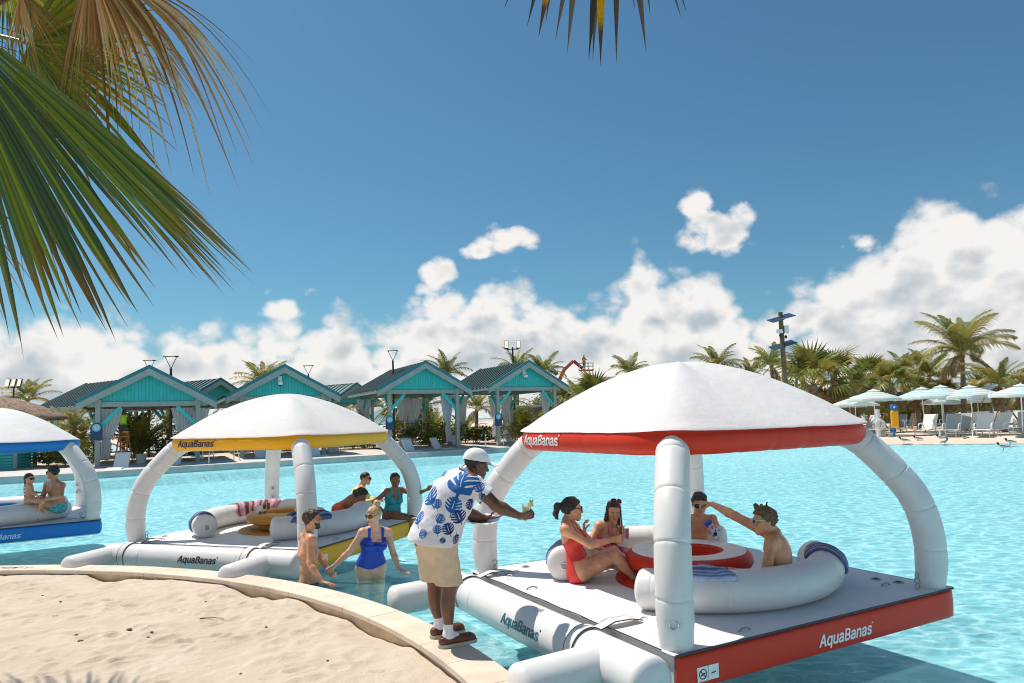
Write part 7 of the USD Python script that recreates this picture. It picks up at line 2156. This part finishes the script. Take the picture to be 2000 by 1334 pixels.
def fan_simple(R, nseg, r_, droop=0.5):
    V, F = [], []
    for k in range(nseg):
        th = math.radians(-115 + 230 * (k + 0.5) / nseg)
        ln = R * (1 - 0.25 * abs(th) / 2.0) * r_.uniform(0.9, 1.08)
        d = np.array([math.cos(th), math.sin(th), 0]); w = np.array([-math.sin(th), math.cos(th), 0]) * R * 0.045
        lift = 0.10 * R * abs(math.sin(th))
        n0 = len(V)
        V += [np.zeros(3), d * ln * 0.5 - w + [0, 0, lift], d * ln * 0.5 + w + [0, 0, lift + 0.02], d * ln + [0, 0, lift - droop * ln * r_.uniform(0.3, 0.9)]]
        F += [[n0, n0 + 1, n0 + 2], [n0 + 1, n0 + 3, n0 + 2]]
    return trimesh.Trimesh(np.array(V), np.array(F), process=False)


def sabal(T, Ht, R, n, seed, dry=4):
    r_ = np.random.default_rng(seed)
    base = np.array([(0.02 * math.sin(k), 0.02 * math.cos(k * 1.3), -0.2 + (Ht + 0.2) * k / 12) for k in range(13)])
    obj("trunk", tube(base, 0.19 + 0.02 * (np.arange(13) % 2), 10), M_trunk, T, smooth=50)
    top = base[-1]
    for k in range(n):
        az = k * 2.39996; f = k / (n - 1)
        el_ = math.radians(85 - 110 * f + r_.uniform(-8, 8))
        dead = k >= n - dry
        pl = R * r_.uniform(0.75, 1.0) * (0.8 if f < .15 else 1)
        m = fan_simple(R * r_.uniform(0.8, 1.0), 22, r_, 0.45 + 0.5 * f)
        m.apply_translation([pl, 0, 0])
        pet = tube([(0, 0, 0), (pl * 0.5, 0, 0.04), (pl + 0.05, 0, 0)], [0.022, 0.016, 0.010], 5)
        M4 = trimesh.transformations.rotation_matrix(az, [0, 0, 1]) @ rotm([0, 1, 0], -math.degrees(el_ if not dead else math.radians(-55))) @ rotm([1, 0, 0], r_.uniform(-30, 30)); M4[:3, 3] = top
        m.apply_transform(M4); pet.apply_transform(M4)
        lf = obj("fan_leaf", m, M_palm_d if dead else (M_palm_y if r_.random() < 0.35 else M_palm), T, smooth=False)
        obj("petiole", pet, M_rachis if not dead else M_palm_d, lf, smooth=True)


def areca(T, Hs, n, seed, yel=0.4):
    r_ = np.random.default_rng(seed)
    for k in range(n):
        az = r_.uniform(0, 2 * PI); f = (k + 0.5) / n
        lv, ra = frond(Hs * r_.uniform(0.7, 1.05), math.radians(86 - 42 * f), math.radians(40 + 45 * f), 22, 0.26, r_, 0.35, wd=0.034)
        R_ = trimesh.transformations.rotation_matrix(az, [0, 0, 1]); R_[:3, 3] = [0.25 * math.cos(az) * f, 0.25 * math.sin(az) * f, Hs * r_.uniform(0.0, 0.22)]
        lv.apply_transform(R_); ra.apply_transform(R_)
        fr = obj("frond", lv, M_shrub_y if r_.random() < yel else M_shrub, T, smooth=False)
        obj("stem", ra, M_rachis, fr, smooth=True)
    for k in range(5):
        a = k * 1.26
        obj("cane", tube([(0.18 * math.cos(a), 0.18 * math.sin(a), -0.1), (0.25 * math.cos(a), 0.25 * math.sin(a), Hs * 0.35)], 0.03, 6), M_rachis, T)


def bush(T, Hs, Wd, n, seed, yel=0.35):
    """a leafy shrub: stems and many single leaves through an uneven crown"""
    r_ = np.random.default_rng(seed)
    cl = np.array([(r_.normal(0, Wd * 0.28), r_.normal(0, Wd * 0.28), Hs * r_.uniform(0.3, 0.92)) for _ in range(14)])
    V = {0: [], 1: []}; F = {0: [], 1: []}
    for k in range(n):
        c = cl[r_.integers(len(cl))]
        p = c + r_.normal(0, 1, 3) * np.array([Wd * 0.15, Wd * 0.15, Hs * 0.10]); p[2] = max(p[2], 0.05)
        d = unit(np.array([p[0] * 0.9, p[1] * 0.9, 0.25]) + r_.normal(0, 0.5, 3)); w = unit(np.cross(d, r_.normal(0, 1, 3))); l = r_.uniform(0.12, 0.26)
        g = int(r_.random() < yel); v = V[g]; n0 = len(v)
        v += [p, p + d * l * 0.5 + w * l * 0.24, p + d * l + [0, 0, -0.04], p + d * l * 0.5 - w * l * 0.24]
        F[g] += [[n0, n0 + 1, n0 + 2], [n0, n0 + 2, n0 + 3]]
    for g, mt in ((0, M_shrub), (1, M_shrub_y)):
        if F[g]:
            obj("foliage", trimesh.Trimesh(np.array(V[g]), np.array(F[g]), process=False), mt, T, smooth=False, kind="stuff")
    for k in range(6):
        c = cl[k]
        obj("stem", tube(bez([(c[0] * 0.1, c[1] * 0.1, -0.1), (c[0] * 0.5, c[1] * 0.5, c[2] * 0.6), c], 8), np.linspace(0.03, 0.012, len(bez([(0, 0, 0), (0, 0, 1), (0, 0, 2)], 8))), 5), M_trunk, T)


def spot(px, py, Y, z=0.3):
    p = at_y(px, py, Y); return np.array([p[0], p[1], z])


protos = {}


def plant(kind, label, px, Y, rz, s, group, catg, crown_py=None):
    """sets a plant at the column px at distance Y; crown_py: where the top of the trunk shows"""
    loc = spot(px, 830, Y)
    if crown_py is not None:
        want = at_y(px, crown_py, Y)[2] - 0.3
        s = want / protos_h[kind]
    if kind not in protos:
        T = thing(kind.rstrip("0123456789").rstrip("_"), label, catg, loc, rz, group, scale=(s, s, s))
        makers[kind](T); protos[kind] = T
    else:
        dup(protos[kind], loc, rz, label, group, scale=(s, s, s))


makers = {"coconut_palm1": lambda T: coconut(T, 6.2, 4.4, 26, 1, (0.5, 0.1)), "coconut_palm2": lambda T: coconut(T, 4.6, 3.9, 23, 2, (-0.4, 0.2), 4), "coconut_palm4": lambda T: coconut(T, 6.2, 2.9, 22, 11, (0.2, 0.2), 3), "coconut_palm3": lambda T: coconut(T, 3.0, 3.2, 18, 5, (0.2, 0.0), 2),
          "sabal_palm1": lambda T: sabal(T, 3.6, 1.35, 24, 3), "sabal_palm2": lambda T: sabal(T, 2.2, 1.3, 20, 4, 3), "areca_palm1": lambda T: areca(T, 3.0, 24, 6), "areca_palm2": lambda T: areca(T, 2.4, 20, 7, 0.7),
          "leafy_shrub1": lambda T: bush(T, 1.9, 1.9, 1500, 8), "leafy_shrub2": lambda T: bush(T, 1.1, 1.6, 1100, 9, 0.6), "leafy_shrub3": lambda T: bush(T, 3.0, 2.4, 2200, 10, 0.45)}
protos_h = {"coconut_palm4": 6.2, "coconut_palm1": 6.2, "coconut_palm2": 4.6, "coconut_palm3": 3.0, "sabal_palm1": 3.6, "sabal_palm2": 2.2}
gp = "palms on the far side"
PLANTS = [
    # right-hand beach, big ones first: kind, px, crown y, Y, rz, label
    ("coconut_palm1", 1884, 688, 53, 0.4, "tallest coconut palm, standing clear above the umbrellas at the right"), ("coconut_palm2", 1962, 752, 49, 1.2, "coconut palm at the right edge with upright fronds"), ("coconut_palm2", 1812, 738, 66, 2.5, "coconut palm left of the tallest one, half behind the sabals"), ("coconut_palm1", 1772, 738, 72, 3.9, "dark coconut palm behind, second left of the tallest"),
    ("sabal_palm1", 1634, 735, 62, 0.0, "sabal palm left of the umbrellas with a bare grey trunk"), ("sabal_palm1", 1706, 742, 66, 1.0, "sabal palm behind the left umbrella"), ("sabal_palm1", 1744, 752, 56, 2.0, "sabal palm directly behind the left striped umbrella"), ("sabal_palm2", 1592, 752, 58, 0.6, "short sabal palm at the red canopy's right slope"), ("coconut_palm4", 1516, 715, 68, 0.9, "coconut palm behind the solar pole"), ("coconut_palm4", 1556, 735, 76, 5.1, "yellowish coconut palm just right of the solar pole"), ("coconut_palm4", 1412, 716, 80, 2.2, "coconut palm top showing over the red canopy's right shoulder"), ("coconut_palm4", 1468, 735, 72, 4.1, "drooping coconut fronds over the red canopy, left of the solar pole"), ("coconut_palm4", 1238, 728, 110, 1.4, "small palm top over the red canopy's left slope"),
    ("sabal_palm1", 1672, 764, 72, 3.0, "sabal palm low behind the leftmost umbrella"), ("coconut_palm2", 1930, 758, 68, 0.2, "coconut palm behind, right of the tallest trunk"), ("sabal_palm1", 1850, 770, 66, 2.2, "sabal palm behind the middle umbrellas"), ("coconut_palm2", 1690, 760, 88, 2.9, "far coconut palm between the sabals"), ("coconut_palm2", 1995, 762, 62, 3.3, "coconut palm cut by the right edge behind the others"), ("sabal_palm1", 1795, 768, 60, 0.9, "sabal palm behind the umbrella right of the rescue tube"),
    # behind the cabanas
    ("coconut_palm4", 873, 730, 70, 0.8, "coconut palm rising between the third and fourth cabanas"), ("coconut_palm4", 1070, 730, 80, 2.0, "tall shaggy coconut palm right of the fourth cabana"), ("coconut_palm4", 1010, 722, 100, 0.2, "fan of palm fronds behind the fourth cabana's ridge"), ("sabal_palm1", 1098, 786, 66, 0.2, "sabal palm right of the shaggy palm beside the fourth cabana"), ("coconut_palm3", 1140, 782, 74, 1.7, "low coconut palm between fourth cabana and red canopy"), ("coconut_palm2", 62, 784, 150, 0.7, "far palm top behind the thatched hut"), ("coconut_palm2", 524, 756, 170, 0.3, "tiny far palm top left of the second gable"),
    ("sabal_palm2", 790, 800, 66, 1.9, "palm seen through the third cabana, left half"), ("coconut_palm3", 830, 792, 70, 0.4, "palm seen through the middle of the third cabana"), ("coconut_palm2", 985, 792, 78, 2.8, "palm seen through the fourth cabana, right half"), ("coconut_palm3", 930, 800, 74, 1.1, "low palm seen between the third and fourth cabanas"), ("coconut_palm3", 140, 838, 45, 0.5, "young coconut palm between thatched hut and first cabana"), ("sabal_palm2", 1165, 786, 62, 0.9, "low sabal palm at the red canopy's left slope"), ("sabal_palm2", 352, 832, 52, 2.1, "small palm under the first cabana's right side"),
]
for k, (kd, px, cy_, Y, rz, lb) in enumerate(PLANTS):
    plant(kd, lb, px, Y, rz, 1.0, gp, "palm tree", cy_)
SHRUBS = [
    ("areca_palm1", 270, 44.5, 1.0, 1.15, "big yellow-green areca clump inside the first cabana"), ("areca_palm2", 715, 56, 0.2, 1.2, "areca clump left of the third cabana"), ("areca_palm1", 668, 60, 2.0, 1.25, "tall areca clump between yellow canopy and third cabana"), ("areca_palm2", 800, 62, 1.0, 1.2, "areca clump behind the third cabana, left"), ("areca_palm1", 845, 63, 2.6, 1.1, "areca clump behind the third cabana, right"), ("areca_palm2", 905, 61, 0.7, 1.1, "areca clump right of the third cabana's right post"), ("areca_palm2", 1015, 66, 1.9, 1.3, "areca clump behind the fourth cabana's curtains"), ("areca_palm1", 1060, 64, 0.1, 1.0, "areca clump by the fourth cabana's right post"),
    ("areca_palm1", 118, 47, 0.3, 1.0, "areca clump beside the thatched hut"), ("areca_palm2", 160, 52, 2.2, 1.2, "yellowish areca clump behind the young coconut palm"), ("areca_palm2", 460, 55, 1.1, 1.2, "areca clump left under the second cabana"), ("areca_palm1", 395, 56, 1.2, 1.2, "areca clump between the first and second cabanas"), ("areca_palm2", 545, 56, 2.8, 1.2, "areca clump under the second cabana"), ("areca_palm1", 1100, 72, 0.5, 1.5, "tall areca clump right of the fourth cabana"), ("areca_palm1", 1150, 80, 1.5, 1.35, "tall areca clump nearest the red canopy's left edge"), ("areca_palm2", 1130, 66, 2.5, 1.3, "areca clump low right of the fourth cabana"),
    ("leafy_shrub1", 178, 42.5, 0.0, 0.75, "rounded dark shrub at the first cabana's left post"), ("leafy_shrub2", 95, 42, 1.0, 0.8, "low shrub in front of the thatched hut"), ("leafy_shrub2", 130, 41, 2.0, 0.7, "low shrub between hut and first cabana"), ("leafy_shrub3", 275, 46, 0.6, 0.95, "tall leafy croton behind the step ladder"), ("leafy_shrub1", 320, 45, 2.4, 0.75, "leafy shrub beneath the daybed frame"), ("leafy_shrub2", 690, 55, 0.4, 1.1, "yellowish shrub at the foot of the third cabana, left"), ("leafy_shrub2", 730, 54, 1.4, 1.0, "yellowish shrub before the third cabana's left post"), ("leafy_shrub1", 785, 57, 0.9, 1.1, "leafy shrub in the middle of the third cabana"), ("leafy_shrub3", 805, 60, 1.9, 1.1, "tall leafy croton behind the tied curtains of the third cabana"), ("leafy_shrub1", 860, 59, 2.7, 1.1, "leafy shrub behind the third cabana's right curtain"), ("leafy_shrub2", 840, 56, 2.0, 1.0, "low shrub at the back of the third cabana"),
    ("leafy_shrub1", 880, 60, 0.2, 0.9, "leafy shrub behind the third cabana's right post"), ("leafy_shrub2", 930, 60, 1.2, 1.2, "yellow-green shrub between the third and fourth cabanas"), ("leafy_shrub2", 970, 63, 2.2, 1.2, "yellow shrub in the fourth cabana, left"), ("leafy_shrub3", 1030, 66, 0.8, 1.0, "tall yellow croton behind the fourth cabana's curtains"), ("leafy_shrub1", 1000, 62, 1.8, 0.9, "leafy shrub in the middle of the fourth cabana"), ("leafy_shrub2", 600, 52, 0.5, 1.0, "low hedge plant under the second cabana, right"), ("leafy_shrub2", 500, 52, 1.5, 1.0, "low hedge plant under the second cabana, left"), ("leafy_shrub1", 560, 54, 2.5, 1.0, "leafy shrub under the second cabana, middle"), ("leafy_shrub1", 640, 54, 0.3, 1.1, "leafy shrub right of the second cabana"),
    ("leafy_shrub2", 1772, 72, 0.0, 1.6, "trimmed hedge behind the rescue tube, left part"), ("leafy_shrub2", 1800, 71, 1.0, 1.6, "trimmed hedge behind the rescue tube, right part"), ("leafy_shrub1", 1718, 70, 0.0, 1.0, "dark shrub behind the life ring"), ("leafy_shrub1", 1860, 68, 2.0, 1.0, "dark shrub behind the middle umbrella poles"), ("leafy_shrub3", 1580, 70, 0.5, 1.2, "bushy growth at the red canopy's right slope"), ("leafy_shrub3", 1650, 78, 1.5, 1.3, "bushy growth behind the leftmost umbrella"), ("leafy_shrub3", 1990, 76, 2.5, 1.3, "bushy growth behind the right edge umbrellas"), ("leafy_shrub3", 1900, 78, 0.9, 1.4, "bushy growth behind the tallest palm's trunk"), ("leafy_shrub3", 1540, 84, 1.9, 1.6, "bushy growth behind the solar pole"), ("leafy_shrub3", 1820, 80, 2.9, 1.5, "bushy growth behind the middle umbrellas"), ("leafy_shrub3", 1740, 82, 0.3, 1.5, "bushy growth behind the sabals"), ("leafy_shrub3", 1120, 90, 0.3, 1.8, "far bushy growth below the boom lift"), ("leafy_shrub3", 1060, 88, 1.3, 1.6, "far bushy growth behind the fourth cabana"),
]
for k, (kd, px, Y, rz, s, lb) in enumerate(SHRUBS):
    plant(kd, lb, px, Y, rz, s, "shrubs on the far side", "palm clump" if kd.startswith("areca") else "shrub")
# timber stakes propping the newly planted palms
sk = None
for k, (px, Y, lb) in enumerate([(1884, 53, "timber stakes propping the tallest palm's trunk"), (1962, 49, "timber stakes propping the palm at the right edge"), (1744, 56, "timber stakes propping the sabal behind the left umbrella"), (1795, 60, "timber stakes propping the sabal right of the rescue tube"), (1850, 66, "timber stakes propping the sabal behind the middle umbrellas"), (1706, 66, "timber stakes propping the sabal behind the life ring")]):
    p = spot(px, 830, Y)
    if sk is None:
        sk = thing("palm_stakes", lb, "tree stakes", p, 0.3, "stakes under the new palms")
        for a in (0.4, 2.5, 4.6):
            obj("stake", tube([(1.25 * math.cos(a), 1.25 * math.sin(a), -0.1), (0.2 * math.cos(a), 0.2 * math.sin(a), 2.0)], 0.055, 6), M_stake, sk)
        obj("collar", moved(trimesh.creation.torus(0.24, 0.03, 20, 6), (0, 0, 1.9)), M_black, sk)
    else:
        dup(sk, p, 0.3 + k, lb)

# ------------------------------------------------------------------ the big fan palm at the upper left
def fan_leaf(O, tip, n_hint, nseg=58, th_max=80, fold=35, split=0.45, droop=0.25, seed=0, wmax=1.0, cols="green", curl=0.0, lenvar=0.12, th_lo=None):
    """a costapalmate leaf from the hastula O; tip: where its middle segments end"""
    r_ = np.random.default_rng(seed)
    O, tip = np.asarray(O, float), np.asarray(tip, float)
    L = np.linalg.norm(tip - O); a = (tip - O) / L
    n = np.asarray(n_hint, float); n = unit(n - a * (n @ a)); l = np.cross(n, a)
    th = np.radians(np.linspace(-th_max if th_lo is None else th_lo, th_max, nseg)); dth = th[1] - th[0]
    ns = 13; s = np.linspace(0.02, 1, ns)
    V, F, C = [], [], []
    fo = math.radians(fold)
    pal = {"green": [(0.065, 0.12, 0.05), (0.10, 0.17, 0.04), (0.18, 0.24, 0.02)], "olive": [(0.19, 0.20, 0.015), (0.11, 0.145, 0.015), (0.33, 0.25, 0.02)], "dead": [(0.40, 0.22, 0.07), (0.27, 0.13, 0.035), (0.52, 0.36, 0.16)], "mix": [(0.06, 0.05, 0.03), (0.45, 0.27, 0.015), (0.09, 0.09, 0.04)]}[cols]
    for k in range(nseg):
        t = th[k]; sg = 1 if t > 0 else -1
        lf = l * math.cos(fo) - n * math.sin(fo) * sg
        d = unit(a * math.cos(t) + lf * math.sin(t))
        ln = L * (1.0 - 0.30 * (abs(t) / math.radians(max(th_max, 1))) ** 1.3) * (1 + r_.uniform(-lenvar, lenvar))
        nn = unit(n * math.cos(fo * math.sin(abs(t))) + l * sg * math.sin(fo * abs(math.sin(t))))
        w_dir = unit(np.cross(nn, d))
        sp = split * r_.uniform(0.8, 1.2)
        full = ln * sp * dth * 0.52
        dr = droop * r_.uniform(0.6, 1.5); side = r_.uniform(-1, 1) * 0.05 * ln
        c0 = np.array(pal[r_.choice(len(pal), p=[0.45, 0.3, 0.25])]) * r_.uniform(0.8, 1.2)
        tipc = np.array([0.28, 0.17, 0.05]) * r_.uniform(0.5, 1.2)
        n0 = len(V); lift_ = nn * r_.uniform(-0.010, 0.010) * L
        for q, ss in enumerate(s):
            if ss < sp:
                w = full * ss / sp
            else:
                w = full * wmax * max(0.0, 1 - ((ss - sp) / (1 - sp))) ** 0.75
            p = O + d * ln * ss + np.array([0, 0, -1.0]) * dr * ln * max(0, ss - 0.35) ** 2 * 2.0 + w_dir * side * max(0, ss - sp) ** 2 * 3 + nn * curl * ln * ss * ss + lift_ * ss
            V += [p - w_dir * w, p + nn * w * 0.55, p + w_dir * w]
            f = min(1, max(0, (ss - r_.uniform(0.72, 0.9)) / 0.15))
            c = c0 * (1 - f) + tipc * f if cols in ("green", "olive") else c0
            C += [c * 0.9, c * 1.12, c * 0.9]
        for q in range(ns - 1):
            b = n0 + q * 3
            F += [[b, b + 1, b + 4], [b, b + 4, b + 3], [b + 1, b + 2, b + 5], [b + 1, b + 5, b + 4]]
    # loose threads hang between the segments
    return trimesh.Trimesh(np.array(V), np.array(F), process=False), np.array(C)


fp_base = np.array([-5.45, 6.05, 0.05])
FP = thing("fan_palm", "large fan palm with green and dead leaves hanging into the upper left", "palm tree", fp_base)
crown = np.array([-5.25, 5.9, 5.5])
obj("trunk", tube(bez([(0, 0, -0.2), (0.05, 0, 1.8), (0.12, -0.05, 4.4), crown - fp_base], 40), 0.27 + 0.02 * (np.arange(len(bez([(0, 0, -0.2), (0.05, 0, 1.8), (0.12, -0.05, 4.4), crown - fp_base], 40))) % 2), 14), M_trunk, FP, smooth=50)
M_pet = pbr("petiole", (0.16, 0.19, 0.03), 0.4)
tocam = lambda P: unit(CAM - P)
LEAVES = [  # hastula, middle tip, normal hint, settings
    ((-130, -5, 5.17), (440, 425, 4.82), (0.45, -0.62, 0.62), dict(nseg=84, th_max=62, th_lo=-38, fold=56, split=0.70, droop=0.05, seed=1, cols="green", lenvar=0.08)),
    ((55, 85, 6.05), (318, 255, 6.27), (-0.1, -0.9, -0.3), dict(nseg=64, th_max=95, fold=10, split=0.55, droop=0.18, seed=2, cols="olive")),
    ((175, -70, 5.61), (338, 165, 5.39), (0.3, -0.8, 0.5), dict(nseg=54, th_max=58, fold=45, split=0.38, droop=0.22, seed=3, cols="dead", wmax=1.3, lenvar=0.25)),
    ((210, -60, 5.83), (425, 110, 5.61), (0.1, -0.9, 0.4), dict(nseg=34, th_max=50, fold=35, split=0.35, droop=0.45, seed=4, cols="dead", wmax=1.2, lenvar=0.3)),
    ((10, -60, 6.16), (250, 70, 6.38), (0.0, -0.8, -0.5), dict(nseg=46, th_max=100, fold=12, split=0.42, droop=0.25, seed=5, cols="olive")),
    ((-40, 160, 6.05), (150, 420, 6.27), (0.1, -0.9, 0.2), dict(nseg=46, th_max=58, fold=35, split=0.33, droop=0.3, seed=6, cols="dead", wmax=1.1, lenvar=0.3)),
    ((-90, 130, 5.50), (40, 400, 5.50), (0.5, -0.8, 0.3), dict(nseg=36, th_max=60, fold=35, split=0.4, droop=0.25, seed=7, cols="olive", lenvar=0.2)),
    ((-210, 330, 5.50), (15, 455, 5.39), (0.2, -0.8, 0.6), dict(nseg=30, th_max=45, fold=35, split=0.35, droop=0.3, seed=8, cols="dead", lenvar=0.25)),
    ((40, -20, 5.72), (120, 190, 5.61), (0.3, -0.9, 0.1), dict(nseg=30, th_max=40, fold=30, split=0.25, droop=0.3, seed=9, cols="dead", wmax=0.8, lenvar=0.35)),
    ((-200, -60, 6.16), (-420, 200, 6.16), (-0.3, -0.8, 0.4), dict(nseg=44, th_max=80, fold=35, split=0.5, droop=0.15, seed=11, cols="green")),
    ((-100, -160, 6.71), (60, -420, 7.26), (0, -0.5, 0.6), dict(nseg=44, th_max=85, fold=30, split=0.5, droop=0.12, seed=12, cols="green")),
    ((-150, 60, 6.60), (-300, 330, 7.26), (-0.3, 0.3, 0.8), dict(nseg=44, th_max=80, fold=40, split=0.5, droop=0.15, seed=13, cols="green")),
]
for O, tp_, nh, kw in LEAVES:
    O, tp_ = at_y(*O), at_y(*tp_)
    m, c = fan_leaf(O - fp_base, tp_ - fp_base, nh, **kw)
    lf = obj("fan_leaf", m, M_fan, FP, smooth=False, colors=c)
    mid = (crown + O) / 2 + [0, 0, 0.15]
    obj("petiole", tube(bez([crown - fp_base, mid - fp_base, O - fp_base, O - fp_base + (tp_ - O) * 0.25], 18), np.linspace(0.03, 0.008, len(bez([(0, 0, 0), (1, 0, 0), (2, 0, 0), (3, 0, 0)], 18))), 6), M_pet if kw["cols"] != "dead" else M_palm_d, lf, smooth=True)
# matted fibre in the crown
rf_ = np.random.default_rng(21); fb = []
for k in range(260):
    p = crown + rf_.normal(0, 1, 3) * [0.22, 0.22, 0.3]; d = unit(rf_.normal(0, 1, 3) + [0.3, 0, -0.8])
    fb.append(tube([p, p + d * 0.25 + rf_.normal(0, 0.05, 3), p + d * 0.5 + [0, 0, -0.1]], [0.005, 0.004, 0.002], 3) )
fbm_ = cat(fb); fbm_.apply_translation(-fp_base)
obj("fibre", fbm_, M_palm_d, FP, smooth=False, kind="stuff")

# a second fan palm stands beside the camera; one of its leaves hangs into the top of the picture
f2 = np.array([-1.15, -0.9, 0.02]); cr2 = np.array([-1.0, -0.7, 4.2])
F2 = thing("fan_palm", "fan palm whose yellow and brown leaf tips hang in at the top middle", "palm tree", f2)
obj("trunk", tube(bez([(0, 0, -0.2), (0.05, 0.05, 2), cr2 - f2], 30), 0.2, 14), M_trunk, F2, smooth=50)
O2 = at_y(1175, -560, 1.95)
rng2 = np.random.default_rng(4)
for (x, y, yel) in [(1030, 50, 0), (1052, 72, 1), (1085, 78, 0), (1108, 104, 0), (1150, 118, 0), (1158, 116, 0), (1173, 128, 1), (1204, 122, 0), (1262, 100, 0), (1270, 28, 0), (1330, 34, 0), (1340, 22, 0), (985, 16, 0), (1066, 42, 0), (1240, 18, 0)]:
    tip_ = at_y(x, y, 1.95 + rng2.uniform(-0.1, 0.1))
    d = tip_ - O2; side = unit(np.cross(d, [0, 1, 0]))
    P = bez([O2, O2 + d * 0.35 + [0, 0, 0.05], O2 + d * 0.72 + side * rng2.uniform(-0.01, 0.01), tip_], 20)
    w = (0.011 if yel else 0.008) * rng2.uniform(0.8, 1.2)
    prof = np.interp(np.linspace(0, 1, len(P)), [0, 0.3, 0.8, 0.93, 1], [w * 0.8, w * 1.5, w * 1.05, w * 0.35, 0.0004])
    V = np.stack([P - side * prof[:, None], P + np.array([0, -0.3, 0.1]) * prof[:, None], P + side * prof[:, None]], 1).reshape(-1, 3) - f2
    F = []
    for q in range(len(P) - 1):
        b = q * 3; F += [[b, b + 1, b + 4], [b, b + 4, b + 3], [b + 1, b + 2, b + 5], [b + 1, b + 5, b + 4]]
    c = np.array([0.55, 0.32, 0.012]) if yel else np.array([0.07, 0.06, 0.045]) * rng2.uniform(0.7, 1.6)
    cc = np.tile(c, (len(V), 1))
    if yel:
        cc[-9:] = [0.08, 0.05, 0.03]
    obj("leaf_segment", trimesh.Trimesh(V, np.array(F), process=False), M_fan, F2, smooth=True, colors=cc)
m, c = fan_leaf(O2 + [0, 0, 0.02] - f2, O2 + np.array([0.05, 0.25, 0.75]) - f2, (0, -1, 0.3), nseg=40, th_max=95, fold=20, split=0.5, droop=0.1, seed=31, cols="olive")
obj("fan_leaf", m, M_fan, F2, smooth=True, colors=c)
obj("petiole", tube(bez([cr2 - f2, (cr2 + O2) / 2 + [0, 0, 0.25] - f2, O2 - f2], 20), 0.018, 8), M_pet, F2, smooth=True)
for k, (dx, dy, dz) in enumerate([(-0.9, 0.2, 0.6), (-0.7, -0.9, 0.5), (0.2, -1.1, 0.7), (0.9, -0.7, 0.7), (-0.2, 0.1, 1.2)]):
    o = cr2 + np.array([dx, dy, dz]); tq = o + unit([dx, dy, 0.1]) * 1.1
    m, c = fan_leaf(o - f2, tq - f2, (0, 0, 1), nseg=44, th_max=95, fold=25, split=0.5, droop=0.25, seed=40 + k, cols="green")
    lf = obj("fan_leaf", m, M_fan, F2, smooth=True, colors=c)
    obj("petiole", tube(bez([cr2 - f2, (cr2 + o) / 2 + [0, 0, 0.1] - f2, o - f2], 12), 0.016, 6), M_pet, lf, smooth=True)
